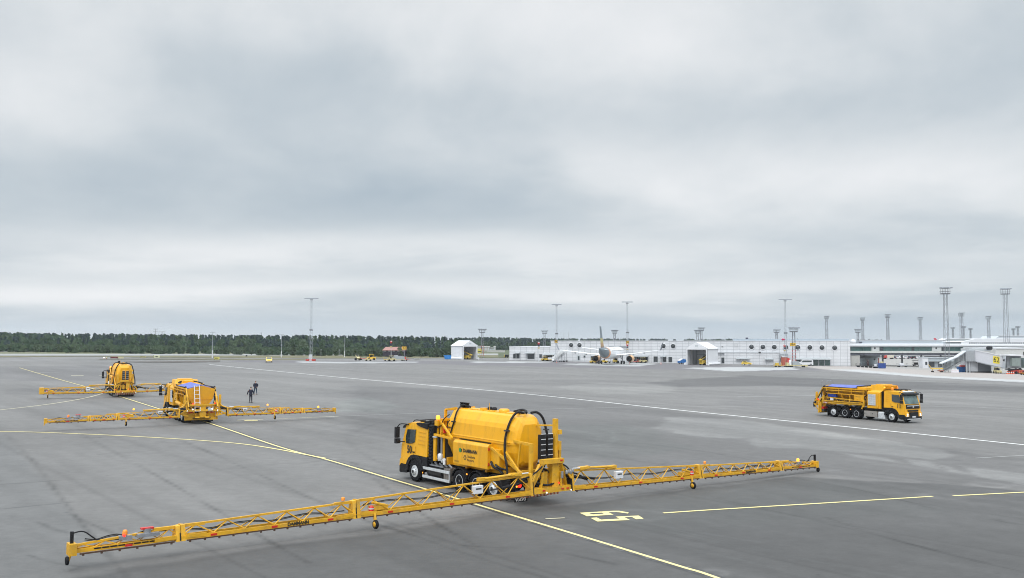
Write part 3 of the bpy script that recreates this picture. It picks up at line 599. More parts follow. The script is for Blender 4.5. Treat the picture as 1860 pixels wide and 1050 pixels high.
def wing(t, side, L0, L1, L2, L3, zb=.60, droop=0.0, inner_h=.85, lit=True, folded=False, sweep=.012, tipsensor=True, name='DAMMANN', scale=1.0):
    """one half of the spray boom in three lattice sections"""
    S = side
    def P(x, y, z): return (x - sweep * y, S * y, zb + z + droop * (y - L0))
    def section(ya, yb, ha, hb_, nb, rail=.16, solid=False, dx_=0.0, end=False):
        mb = MB()
        for xo in ((-.20, .20) if not solid else (-.10, .10)):
            mb.bar(P(xo + dx_, ya, rail / 2), P(xo + dx_, yb, rail / 2), .05, rail)
        n = 6 if not solid else 3
        for k in range(n * 2 + 1):
            y = ya + (yb - ya) * k / (2 * n); mb.bar(P(-.2 + dx_, y, .03), P(.2 + dx_, y, .03), .06, .05) if not solid else None
        if solid: mb.bar(P(dx_, ya, .02), P(dx_, yb, .02), .22, .03)
        # top chord
        mb.bar(P(dx_, ya, ha), P(dx_, yb, hb_), .075 * scale ** 2, .065 * scale ** 2)
        # paired zig-zag diagonals
        step = (yb - ya) / (nb * 2); 
        for k in range(nb * 2):
            y0, y1 = ya + step * k, ya + step * (k + 1)
            h = lambda y: ha + (hb_ - ha) * (y - ya) / (yb - ya)
            for xo in (-.20, .20):
                if solid: xo *= .5
                if k % 2 == 0: mb.tube(P(xo + dx_, y0, rail), P(dx_, y1, h(y1) - .03), .022 if not solid else .016, 5)
                else: mb.tube(P(dx_, y0, h(y0) - .03), P(xo + dx_, y1, rail), .022 if not solid else .016, 5)
        # end plates
        for y, h in ((ya, ha), (yb, hb_)):
            if end and y == yb: continue
            s_ = -1 if y == yb else 1; y2 = y + s_ * (.15 * scale)
            mb.loft([[P(-.24 + dx_, y, -.03), P(.24 + dx_, y, -.03), P(.13 + dx_, y, h + .06), P(-.13 + dx_, y, h + .06)], [P(-.24 + dx_, y2, -.03), P(.24 + dx_, y2, -.03), P(.11 + dx_, y2, h + .04), P(-.11 + dx_, y2, h + .04)]])
            y3 = y2 + s_ * .7
            mb.bar(P(-.21 + dx_, y2, rail), P(-.21 + dx_, y3, rail * .8), .05, .12)
            mb.bar(P(dx_, y2, h), P(dx_, y3, h), .09, .10)
        sec = mb.build('boom_section', YELB, t)
        if not end or True:
            mb = MB(); y = ya + .012; mb.loft([[P(-.245 + dx_, y - .02, .0), P(-.245 + dx_, y + .02, .0), P(-.135 + dx_, y + .02, ha), P(-.135 + dx_, y - .02, ha)], [P(.2, y - .02, .0), P(.2, y + .02, .0), P(.1, y + .02, ha), P(.1, y - .02, ha)]])
            mb.build('fold_gap', BLK, sec)
        # nozzle line under the rail
        mb = MB(); mb.bar(P(-.215 + dx_, ya + .2, -.02), P(-.215 + dx_, yb - .2, -.02), .05, .045)
        nn = max(3, int((yb - ya) / .5))
        for k in range(nn):
            y = ya + .3 + (yb - ya - .6) * k / (nn - 1); mb.bar(P(-.215 + dx_, y - .03, -.06), P(-.215 + dx_, y + .03, -.06), .05, .06)
        mb.build('nozzle_line', mat('nozzle_brown', (.07, .035, .02), .6), sec)
        # hoses and cables lying through the lattice
        mb = MB(); pts = []
        for k in range(9):
            y = ya + .4 + (yb - ya - .8) * k / 8; pts.append(P(.04 + dx_, y, (ha * .52 if not solid else ha - .05) + .05 * math.sin(k * 1.9 + ya)))
        mb.path(pts, .018, 5, 3); mb.path([(p[0] + .05, p[1], p[2] - .05) for p in pts[1:]], .014, 5, 3)
        mb.build('hose', BLK, sec)
        nr = 3 if not solid else 1
        for k in range(nr):
            y = ya + (yb - ya) * (k + .5) / nr; q = P(-.23 + dx_, y, rail / 2)
            MB().box(q[0] - .006, q[0] + .02, q[1] - .11, q[1] + .11, q[2] - .035, q[2] + .035).build('reflector', RED, sec)
        return sec
    h1, h2, h3, h4 = inner_h, .60 * scale, .44 * scale, .22
    s1 = section(L0, L1, h1, h2, 6, .135 if scale == 1 else .10)
    if folded:
        s2 = section(L0 + 3.2, L1 + .1, .62, .60, 5, .10, dx_=-.0 + .45)
        mb = MB(); mb.loft([[P(-.28, L1 - .35, -.05), P(.75, L1 - .35, -.05), P(.75, L1 - .35, .68), P(-.28, L1 - .35, .68)], [P(-.28, L1 + .12, -.05), P(.75, L1 + .12, -.05), P(.75, L1 + .12, .68), P(-.28, L1 + .12, .68)]]); mb.build('fold_hinge', YELB, t, bevel=.02)
        last = s1
    else:
        s2 = section(L1 + .02, L2, h2 - .03, h3, 6, .125 if scale == 1 else .09)
        s3 = section(L2 + .02, L3, h3 - .02, h4, 5, .12 if scale == 1 else .09, True, end=True)
        if scale == 1.0 and name:
            mt = facing(P(-.236, (L1 + L2) / 2 - (.9 if S > 0 else -.6), .075), (0, -1, .0), (0, 0, 1)); text(name, .16, LETT, s2, mt, bold=.008)
        mb = MB()
        for k in range(8):   # lightening slots of the outer section
            y = L2 + .9 + k * (L3 - L2 - 1.4) / 8; q = P(-.128, y, .075)
            mb.box(q[0] - .003, q[0] + .02, q[1] - .11, q[1] + .11, q[2] - .022, q[2] + .022)
        mb.build('slot', BLK, s3)
        # tip: bracket, sensor, little wheel
        mb = MB(); q = P(0, L3, 0); y0, y1 = sorted((S * (L3 - .12), S * (L3 + .10)))
        mb.box(q[0] - .20, q[0] + .20, y0, y1, q[2] - .06, q[2] + .30); mb.bar((q[0] - .1, q[1], q[2] + .1), (q[0] - .1, q[1] + S * .10, q[2] - .22), .06, .05)
        tip = mb.build('boom_tip', YELB, t)
        if tipsensor:
            mb = MB(); mb.box(q[0] - .05, q[0] + .05, q[1] - .045, q[1] + .045, q[2] + .30, q[2] + .66); mb.path([(q[0], q[1], q[2] + .6), (q[0], q[1] - S * .35, q[2] + .62), (q[0], q[1] - S * .8, q[2] + .3), (q[0], q[1] - S * 1.4, q[2] + .26)], .022); mb.build('tip_sensor', BLK, tip)
            mb = MB(); mb.lathe([(.05, -.04), (.12, -.04), (.14, 0), (.12, .04), (.05, .04)], (q[0] - .12, q[1] + S * .14, q[2] - .20), 'y' if S > 0 else 'x', 16); mb.build('tip_wheel', RUB, tip)
        q = P(0, L3 - 1.6, .26)
        beacon(s3, q[0], q[1], q[2] + .10, lit and S < 0, .08, .16)
        mb = MB(); mb.box(q[0] - .12, q[0] + .12, q[1] - .2, q[1] + .2, q[2] - .04, q[2] + .09); mb.build('lamp_bracket', STL, s3)
        if S > 0:
            q = P(0, L3 - 2.3, .30); mb = MB(); mb.box(q[0] - .08, q[0] + .08, q[1] - .20, q[1] + .20, q[2] + .17, q[2] + .22); mb.build('lamp_cap', RED, s3); mb = MB(); mb.tube((q[0], q[1], q[2]), (q[0], q[1], q[2] + .19), .13, 10); mb.box(q[0] - .2, q[0] + .2, q[1] - .35, q[1] + .35, q[2] - .05, q[2] + .06); mb.build('lamp_base', STL, s3)
            beacon(s3, q[0] - .1, q[1] + .75, q[2] + .02, lit, .045, .09, RLAMP if lit else RED)
    # jockey wheel near the first fold
    yj = L1 - .75 * scale; q = P(0, yj, 0)
    mb = MB(); mb.bar((q[0] - .2, q[1], q[2] + .1), (q[0] - .3, q[1], q[2] - .28), .09, .09); mb.mi = 1
    mb.lathe([(.09, -.055), (.15, -.06), (.175, -.03), (.175, .03), (.15, .06), (.09, .055)], (q[0] - .32, q[1], q[2] - .32), 'y', 18); mb.mi = 0
    mb.lathe([(.01, -.075), (.105, -.072), (.105, .072), (.01, .075)], (q[0] - .32, q[1], q[2] - .32), 'y', 14)
    mb.build('jockey_wheel', [YELB, RUB], s1)
    # valve block with a small red and white lamp inside the fold
    q = P(0, L1 - 1.0 * scale, .12)
    mb = MB(); mb.box(q[0] - .12, q[0] + .14, q[1] - .4, q[1] + .35, q[2] + .05, q[2] + .22); mb.tube((q[0] - .1, q[1] - .3, q[2] + .2), (q[0] - .1, q[1] + .3, q[2] + .36), .05); mb.build('valve_block', YELB, s1)
    mb = MB(); mb.lathe([(.10, 0), (.11, .12), (.05, .2)], (q[0] - .14, q[1] + S * .35, q[2] + .05), 'z', 12); mb.mi = 1; mb.lathe([(.11, 0), (.115, .05)], (q[0] - .14, q[1] + S * .35, q[2] + .12), 'z', 12); mb.build('flow_meter', [RED, WHT], s1)
    # control box on the inner section
    q = P(-.14, L0 + (3.0 if scale == 1 else 1.6), .33); cw = .24 if scale == 1 else .17; mb = MB(); mb.box(q[0] - .06, q[0] + .12, q[1] - cw, q[1] + cw, q[2] + (.0 if scale == 1 else .04), q[2] + cw * 1.4); cb = mb.build('control_box', WHT, s1, bevel=.015)
    MB().box(q[0] - .066, q[0], q[1] - cw * .6, q[1] + cw * .6, q[2] + cw * .75, q[2] + cw).build('box_label', LETT, cb)
    # fold cylinders and hinge castings along the top chord
    mb = MB(); a, b = P(-.06, L0 + 1.0, h1 + .09), P(-.06, L0 + 2.6, h1 + .05); mb.tube(a, b, .06, 8); mb.bar(P(0, L0 + .6, h1 + .07), P(0, L0 + 1.2, h1 + .10), .22, .12); mb.bar(P(0, L0 + 2.3, h1 + .02), P(0, L0 + 2.9, h1 + .04), .2, .13)
    mb.mi = 1; mb.tube(P(-.06, L0 + .2, h1 + .10), a, .03, 8); mb.build('fold_cylinder', [YELB, ALU], s1)
    if not folded: beacon(s1 if scale != 1 else s2, *P(0, L1 - 1.2 if scale != 1 else L1 + .5, .72 if scale != 1 else .66), lit and scale != 1, .07, .13)
    mb = MB(); mb.path([P(.05, L0 - .5, .65), P(.05, L0 + .3, .55), P(.0, L0 + 1.0, .48), P(.05, L0 + 1.6, .40)], .06); mb.path([P(.15, L0 - .5, .75), P(.1, L0 + .3, .62), P(.1, L0 + 1.2, .36)], .045); mb.build('hose_bundle', BLK, s1)
    return s1

def striped(name, parent, x0, x1, y0, y1, z0, z1, n, cols, lean=.12):
    """board with slanting warning stripes built into one mesh"""
    mb = MB(); w = (y1 - y0) / n
    for k in range(n):
        mb.mi = k % 2; a, b = y0 + k * w, y0 + (k + 1) * w
        mb.loft([[(x0, a, z0), (x0, b, z0), (x0, b + (lean if k < n - 1 else 0), z1), (x0, a + (lean if k else 0), z1)], [(x1, a, z0), (x1, b, z0), (x1, b + (lean if k < n - 1 else 0), z1), (x1, a + (lean if k else 0), z1)]])
    return mb.build(name, cols, parent)

def sprayer(mtx, name, label, number, folded=False, lit=True, group=None):
    t = thing(name, label, 'sprayer truck', mtx, group)
    chassis(t, number, lit)
    f = XF
    # black intake stack and ribs behind the cab
    mb = MB(); mb.box(7.74, 8.10, -1.12, 1.16, 1.15, 3.0)
    for z in np.arange(1.3, 2.95, .16): mb.box(7.78, 8.06, 1.14, 1.22, z, z + .09)
    mb.box(7.98, 8.5, -1.05, 1.05, 2.86, 3.14)
    mb.loft([[(8.14, y, 2.98) for y in (-1.1, 1.1)] + [(8.14, 1.1, 3.22), (8.14, -1.1, 3.22)], [(8.95, y, 2.98) for y in (-1.0, 1.0)] + [(8.95, 1.0, 3.03), (8.95, -1.0, 3.03)]])
    mb.build('intake_stack', BLK, t, bevel=.02)
    for s in (-1, 1): mb = MB(); y0, y1 = sorted((s * 1.02, s * 1.23)); mb.prism([(8.15, 2.76), (8.15, 3.06), (9.15, 3.03), (9.25, 2.96), (8.9, 2.86)], y0, y1); mb.build('roof_fairing', BLK, t, bevel=.02)
    # side rails and tanks
    for s in (-1, 1):
        mb = MB(); 
        for z0, z1 in ((.74, .88), (.32, .45)): 
            y0, y1 = sorted((s * 1.20, s * 1.235)); mb.box(6.12, 8.55, y0, y1, z0, z1)
            for dz_ in (.03, .09): mb.box(6.12, 8.55, min(y0, y1) - .006, max(y0, y1) + .006, z0 + dz_, z0 + dz_ + .015)
        mb.box(6.12, 6.16, min(s * 1.18, s * 1.24), max(s * 1.18, s * 1.24), .32, .88)
        mb.build('side_guard', ALU, t)
        mb = MB(); mb.box(6.20, 6.75, min(s * .62, s * 1.15), max(s * .62, s * 1.15), .40, .98)
        for x in (6.24, 6.40, 6.56): mb.tube((x + .07, s * 1.13, .42), (x + .07, s * 1.13, .92), .07, 10)
        mb.build('exhaust_silencer', mat('brown_grey_metal', (.20, .18, .165), .5, .3), t, bevel=.02)
        mb = MB(); mb.lathe([(.29, 7.0), (.31, 7.03), (.31, 8.3), (.29, 8.33)], (0, s * .83, .66), 'x', 20); mb.build('fuel_tank', CHS, t)
        mb = MB(); mb.lathe([(.09, 0), (.09, .08)], (7.25, s * .95, .93), 'z', 12); mb.build('filler_cap', BLU2, t)
        mb = MB(); mb.box(6.9, 8.4, min(s * .6, s * 1.1), max(s * .6, s * 1.1), .96, 1.02)
        for k in range(5): mb.tube((6.3 + k * .42, s * .95, 1.0), (6.5 + k * .42, s * 1.0, 1.14), .05)
        mb.build('deck_plate', STL, t)
        MB().box(8.50, 8.53, min(s * 1.23, s * 1.25), max(s * 1.23, s * 1.25), .52, .58).build('marker_lamp', AMB if lit else AMBO, t)
        MB().box(4.60, 4.66, min(s * 1.24, s * 1.27), max(s * 1.24, s * 1.27), .90, .96).build('marker_lamp', AMB if lit else AMBO, t)
    # the tank: faceted roof, full belly, sloped ends
    def sec(x, sw, top, bot):
        pr = [(.0, top), (.55, top), (.74, top - .05), (1.03, top - .42), (1.12, top - .62), (1.17, 2.72), (1.20, 2.66), (1.20, 2.58), (1.16, 2.50), (1.12, 2.2), (.98, bot + .42), (.80, bot + .1), (.55, bot)]
        pr = [(y * sw * .83, z) for y, z in pr]; full = pr + [(-y, z) for y, z in pr[::-1][:-1]]
        return [(x, y, z) for y, z in full]
    mb = MB()
    mb.loft([sec(1.42, .62, 3.48, 1.75), sec(1.50, .78, 3.62, 1.62), sec(1.62, .90, 3.78, 1.52), sec(1.90, .985, 3.88, 1.48), sec(2.2, 1.0, 3.90, 1.48), sec(6.15, 1.0, 3.90, 1.40), sec(6.25, 1.012, 3.91, 1.40), sec(6.35, 1.0, 3.90, 1.40), sec(6.72, .97, 3.86, 1.55), sec(6.95, .86, 3.66, 1.9), sec(7.12, .80, 3.3, 2.2), sec(7.2, .70, 3.05, 2.4)])
    tank = mb.build('tank', YELP, t, bevel=.03)
    mb = MB(); 
    for z in (2.56, 2.66): mb.box(1.72, 6.7, -1.01, 1.01, z, z + .018)
    mb.build('tank_seam', YEL, tank)
    mb = MB(); mb.box(2.2, 6.4, -.30, .30, 3.90, 3.935)
    for k in range(9): mb.box(2.4 + .45 * k, 2.45 + .45 * k, .28, .34, 3.90, 3.95)
    mb.tube((4.3, .2, 3.9), (4.3, .2, 4.3), .012, 5); mb.lathe([(.26, 0), (.26, .1), (.2, .14)], (3.4, 0, 3.93), 'z', 18); mb.lathe([(.20, 0), (.20, .08)], (5.0, 0, 3.93), 'z', 18)
    mb.build('tank_hatch', YEL, tank)
    for k in range(5):
        mb = MB(); mb.lathe([(.03, 0), (.03, .012)], (6.66 - k * .02, .90 + .012 * k, 3.3 - k * .16), 'y', 8); mb.build('bolt', BLK, tank)
    for pts, r_ in (([(6.45, .25, 3.98), (6.3, .52, 4.0), (6.2, .80, 3.75), (6.18, .97, 3.3), (6.3, 1.02, 2.9), (6.38, 1.06, 2.62), (6.4, 1.05, 2.45)], .038),
                    ([(1.62, .2, 3.99), (1.72, .54, 4.03), (1.85, .78, 3.72), (1.90, .99, 3.2), (1.92, 1.08, 2.7), (1.80, 1.16, 2.1), (1.62, 1.2, 1.7), (1.5, 1.22, 1.2), (1.45, 1.2, 1.0)], .055),
                    ([(1.62, -.2, 3.99), (1.60, -.54, 4.0), (1.52, -.82, 3.75), (1.45, -.98, 3.2), (1.40, -1.08, 2.6), (1.35, -1.2, 2.0), (1.3, -1.2, 1.4)], .06)):
        mb = MB(); mb.path(pts, r_, 8); hz = mb.build('tank_hose', BLK, t)
        mb = MB()
        for k in (3,): p = pts[k]; mb.box(p[0] - .1, p[0] + .1, p[1] - .1, p[1] + .1, p[2] - .03, p[2] + .03)
        mb.build('hose_clamp', CHS, hz)
    mb = MB()
    for k in range(3): mb.lathe([(.10, 0), (.10, .14), (.07, .2), (.11, .22), (.11, .27)], (6.75 - .24 * k, .10, 3.92), 'z', 12)
    mb.path([(6.85, .1, 4.0), (6.4, .25, 4.08), (6.1, .0, 3.98)], .05); mb.build('vent_cluster', BLK, tank)
    mb = MB()
    for k in range(2): mb.lathe([(.12, 0), (.13, .1), (.08, .16)], (4.7 - .35 * k, -.15, 3.92), 'z', 12)
    mb.build('roof_vent', BLK, tank)
    for pts, r_ in (([(2.9, -.2, 3.96), (2.5, -.35, 4.06), (2.0, -.2, 4.05), (1.6, .1, 4.0)], .06), ([(2.2, 0, 3.97), (1.9, .3, 4.06), (1.66, .3, 3.99)], .055)): mb = MB(); mb.path(pts, r_); mb.build('roof_hose', BLK, tank)
    text('DAMMANN', .12, LETT, tank, facing((6.55, .985, 2.98), (-1, 0, 0), (0, .1, 1)), bold=.004)
    # cradle under the tank
    mb = MB()
    for x in (2.0, 3.4, 5.0, 6.6): mb.box(x, x + .12, -1.0, 1.0, 1.14, 1.5)
    for s in (-1, 1): mb.box(1.2, 7.3, s * .62 - .05, s * .62 + .05, 1.12, 1.30)
    mb.build('tank_cradle', YEL, t)
    # side lockers
    for s in (1, -1):
        mb = MB(); y0, y1 = s * .55, s * 1.27
        pol = [(y0, 1.34), (y1, 1.34), (y1, 2.36), (s * 1.16, 2.48), (y0, 2.50)]
        mb.prism(pol, 2.97, 5.78, 'x'); lk = mb.build('side_locker', YELB if False else YEL, t, bevel=.015)
        mb = MB(); mb.box(3.1, 5.6, min(s * .98, s * 1.04), max(s * .98, s * 1.04), 2.50, 2.53); mb.build('locker_seal', BLK, lk)
        r = (-s, 0, 0)
        text('DAMMANN', .235, LETT, lk, facing((4.36, s * 1.273, 2.02), r, (0, 0, 1)), bold=.012, sx=.95)
        MB().lathe([(.11, 0), (.11, .006)], (5.18, s * 1.268 + (0 if s > 0 else -.006), 2.02), 'y', 20).build('logo_mark', LETG, lk)
        mb = MB(); mb.box(5.10 - .06 * s, 5.10 + .0 * s + .01, min(s * 1.27, s * 1.278), max(s * 1.27, s * 1.278), 1.95, 2.09); mb.build('logo_bar', LETT, lk)
        text('Swedavia', .165, LETT, lk, facing((4.26, s * 1.273, 1.77), r, (0, 0, 1)), bold=.002)
        text('Airports', .165, LETT, lk, facing((4.32, s * 1.273, 1.61), r, (0, 0, 1)), bold=.002)
        mb = MB(); c0 = 4.78 if s > 0 else 3.86
        for k in range(6):
            a = math.pi / 3 * k; mb.lathe([(.045, 0), (.045, .006)], (c0 + .09 * math.cos(a), s * 1.268 + (0 if s > 0 else -.006), 1.70 + .09 * math.sin(a)), 'y', 10)
        mb.build('flower_emblem', mat('dark_yellow_mark', (.18, .11, .02), .6), lk)
        text('H03501', .13, mat('dark_yellow_mark', (.18, .11, .02)), lk, facing((5.45 if s > 0 else 3.3, s * 1.273, 1.46), r, (0, 0, 1)))
        for z in (2.2, 1.5): MB().box(2.945, 2.972, min(s * 1.18, s * 1.24), max(s * 1.18, s * 1.24), z, z + .14).build('reflector', RED, lk)
        mb = MB(); mb.tube((2.96, s * 1.0, 1.95), (2.84, s * 1.0, 1.95), .08, 12); mb.tube((2.96, s * 1.08, 1.58), (2.86, s * 1.08, 1.58), .05, 12); mb.build('coupling', ALU, lk)
        mb = MB(); mb.box(2.3, 2.97, min(s * .6, s * 1.1), max(s * .6, s * 1.1), 1.36, 2.3); mb.build('pump_box', YEL, t, bevel=.02)
        mb = MB(); mb.path([(2.9, s * 1.1, 1.7), (2.6, s * 1.2, 1.5), (2.2, s * 1.15, 1.4), (1.9, s * 1.2, 1.25)], .06); mb.path([(2.5, s * 1.15, 1.6), (2.1, s * 1.2, 1.5), (1.7, s * 1.1, 1.45)], .05); mb.build('suction_hose', BLK, t)
    # frame between cab and tank
    mb = MB()
    for s in (-1, 1):
        mb.bar((7.42, s * .62, 2.4), (7.42, s * .62, 3.80), .12, .10); mb.bar((7.42, s * .62, 3.80), (6.6, s * .55, 3.93), .10, .08); mb.bar((7.35, s * .9, 2.3), (7.35, s * .9, 3.35), .12, .14)
        mb.bar((7.35, s * .95, 3.2), (6.0, s * 1.18, 2.5), .09, .09); mb.bar((7.6, s * 1.15, 2.55), (6.0, s * 1.2, 2.5), .12, .10)
        mb.bar((7.5, s * 1.12, 1.25), (7.5, s * 1.12, 2.42), .20, .20); mb.bar((7.0, s * 1.0, 1.3), (7.0, s * 1.0, 2.6), .08, .14)
        mb.loft([[(7.6, s * 1.13, 1.25), (7.05, s * 1.13, 1.45), (7.6, s * 1.13, 1.55)], [(7.6, s * 1.17, 1.25), (7.05, s * 1.17, 1.45), (7.6, s * 1.17, 1.55)]])
        mb.bar((7.55, s * 1.0, 2.45), (7.6, s * .95, 3.3), .10, .10)
    mb.bar((7.42, -.62, 3.80), (7.42, .62, 3.80), .10, .10); mb.bar((7.35, -.9, 3.3), (7.35, .9, 3.3), .12, .12)
    mb.box(7.45, 7.7, .6, 1.1, 3.0, 3.25)
    mb.build('front_frame', YEL, t)
    mb = MB(); mb.box(6.85, 7.74, -.9, .9, 1.2, 2.35); [mb.tube((7.0 + .15 * k, .96, 1.2), (7.0 + .15 * k, .96, 2.3), .05, 6) for k in range(5)]; mb.build('void_shade_block', CHS, t)  # dark block and pipes put in for the shaded void between cab and tank
    mb = MB(); mb.lathe([(.19, 0), (.19, .05)], (7.5, 1.12, 2.42), 'z', 16); mb.build('post_cap', LGR, t)
    for k, y in enumerate((1.18, 1.08)): mb = MB(); mb.tube((7.2 - k * .14, y, 1.4), (7.2 - k * .14, y, 2.5), .06, 8); mb.build('vertical_pipe', [BLK, STL][k], t)
    mb = MB(); mb.lathe([(.12, 0), (.14, .1), (.14, .3), (.08, .36)], (7.1, 1.12, 1.30), 'z', 12); mb.tube((6.85, 1.15, 1.28), (6.6, 1.22, 1.40), .09, 10); mb.tube((6.6, 1.22, 1.40), (6.55, 1.25, 1.16), .07, 10); mb.build('pump_fitting', ALU, t)
    MB().box(7.0, 7.05, .8, 1.0, 2.65, 3.0).build('fire_extinguisher', RED, t)
    mb = MB(); mb.path([(6.82, .8, 3.6), (7.1, .95, 3.35), (7.3, 1.0, 3.0), (7.55, 1.05, 2.9)], .025); mb.tube((7.56, 1.05, 2.5), (7.56, 1.05, 3.05), .018); mb.build('cable', BLK, t)
    b_ = beacon(t, 7.62, .95, 3.30, lit, .105, .20)
    # rear lift frame carrying the boom
    mb = MB()
    for s in (-1, 1):
        mb.bar((.35, s * .82, .55), (.35, s * .82, 2.75), .14, .16)                    # posts
        mb.bar((.45, s * .82, 2.7), (1.75, s * .80, 2.75), .10, .12)
        mb.bar((.50, s * .95, 1.25), (2.9, s * 1.12, 2.35), .10, .10)                   # long struts
        mb.bar((.60, s * 1.0, 1.15), (1.9, s * 1.1, 2.3), .10, .09)
        mb.bar((1.0, s * .9, 2.72), (1.2, s * .9, 1.5), .07, .07)
        mb.bar((.1, s * 1.05, .7), (-.15, s * .50, 1.95), .14, .12)                     # A-frame legs
        mb.bar((.3, s * .8, 1.25), (1.3, s * .6, 1.15), .12, .16)
        mb.bar((-.05, s * .62, .68), (-.1, s * .50, 1.5), .10, .10); mb.bar((.30, s * 1.04, .62), (.30, s * .84, 1.4), .07, .08)
        mb.bar((.0, s * .6, 1.85), (-.15, s * 1.15, 1.15), .12, .10)
    mb.bar((-.12, -.62, 1.98), (-.12, .62, 1.98), .26, .20); mb.bar((0, -1.12, .72), (0, 1.12, .72), .36, .24); mb.bar((.35, -.85, 1.2), (.35, .85, 1.2), .12, .14)
    mb.box(-.1, .2, -.45, -.05, .8, 1.9); mb.box(.05, .25, .1, .4, .8, 1.5); mb.bar((.9, -.9, 1.45), (.9, .9, 1.45), .12, .10)
    mb.bar((.3, -.55, 1.9), (.3, -.55, 3.80), .16, .22); mb.bar((.3, -.55, 3.50), (1.55, -.35, 3.42), .08, .07); mb.box(.1, .5, -.75, -.62, 2.4, 2.8); mb.box(.12, .45, -.80, -.62, 3.1, 3.3)
    mb.build('lift_frame', YELB, t)
    for k, y in enumerate((.22, -.2)):
        mb = MB(); mb.box(.22, .42, y - .15, y + .15, 2.02, 3.12); tr_ = mb.build('energy_chain', BLK, t)
        mb = MB()
        for z in np.arange(2.2, 3.16, .235): mb.box(.21, .215, y - .14, y + .14, z, z + .028)
        mb.build('chain_bar', WHT, tr_)
    mb = MB(); mb.path([(.2, .5, 1.0), (-.05, .55, 1.25), (.1, .35, 1.6), (.2, .0, 1.5), (.1, -.4, 1.2), (.0, -.9, 1.25), (.05, -1.4, 1.1)], .06); mb.path([(.1, .9, 1.15), (-.1, .4, .95), (-.05, -.2, 1.0), (.1, -.5, 1.4)], .05); mb.path([(.0, -.6, 1.7), (-.1, -.95, 1.4), (.0, -1.5, 1.15)], .05)
    mb.path([(.3, 0, 2.1), (.1, .1, 1.9), (.15, .4, 1.7)], .05); [mb.path([(.1, s * .3, 1.9), (-.2, s * .7, 1.75), (-.1, s * 1.2, 1.4), (.05, s * 1.7, 1.25), (0, s * 2.2, 1.0)], .035) for s in (-1, 1)]; mb.build('hydraulic_hoses', BLK, t)
    mb = MB(); 
    for k in range(4): mb.lathe([(.07, 0), (.08, .1), (.05, .16)], (-.15, -.85 - .12 * k, 1.35 + .05 * (k % 2)), 'z', 10)
    mb.tube((-.25, -.5, 1.2), (-.25, -.5, 1.5), .06, 10); mb.build('valve_bank', STL, t)
    for p, m_ in (((-.22, .35, 2.0), RED), ((-.26, -.45, 2.0), RED), ((-.19, .5, .72), RED), ((-.19, -.6, .72), RED), ((-.19, -.9, .72), RED)): MB().box(p[0] - .02, p[0] + .02, p[1] - .07, p[1] + .07, p[2] - .03, p[2] + .03).build('reflector', m_, t)
    for y, m_ in ((.35, WLAMP), (-1.1, WLAMP), (-.35, RLAMP)): mb = MB(); mb.tube((-.22, y, .62 if m_ is WLAMP else 1.0), (-.19, y, .62 if m_ is WLAMP else 1.0), .04, 8); mb.build('small_lamp', m_ if lit else RED, t)
    # underrun bumper, striped board, tail lamps, mud flap
    mb = MB(); mb.box(.85, 1.0, -1.2, 1.2, .42, .62); mb.build('rear_bumper', CHS, t)
    striped('warning_board', t, .80, .85, -1.22, 1.0, .30, .50, 22, [mat('board_red', (.42, .10, .06), .6), mat('board_cream', (.55, .48, .36), .6)], .05)
    for s in (-1, 1):
        mb = MB(); mb.lathe([(.10, 0), (.10, .05), (.06, .08)], (.96, s * .95, .84), 'x', 14); o_ = mb.build('tail_lamp', RLAMP if lit else RED, t); 
        MB().box(.98, 1.1, min(s * .8, s * 1.25), max(s * .8, s * 1.25), .72, .96).build('lamp_board', BLK, t)
        mb = MB(); mb.tube((.95, s * 1.12, .80), (.98, s * 1.12, .80), .04, 8); mb.build('indicator', AMB if lit else AMBO, t)
        mb = MB(); mb.box(1.62, 1.66, min(s * .55, s * 1.2), max(s * .55, s * 1.2), .10, .75); mf = mb.build('mud_flap', BLK, t)
    text('VOLVO', .18, LETW, t, facing((.79, 1.02, .24), (0, -1, 0), (0, 0, 1)), name='flap_lettering', bold=.004)
    MB().box(.82, .84, .62, 1.35, .14, .33).build('rear_flap', BLK, t)
    wing(t, 1, 1.12, 9.86 if not folded else 9.1, 16.5, 19.86, folded=folded, sweep=.012 if not folded else .04, droop=-.004 if not folded else 0, lit=lit)
    wing(t, -1, 1.12, 9.86 if not folded else 9.1, 16.5, 19.86, folded=folded, sweep=.012 if not folded else -.10, droop=-.015 if not folded else .03, lit=lit)
    return t

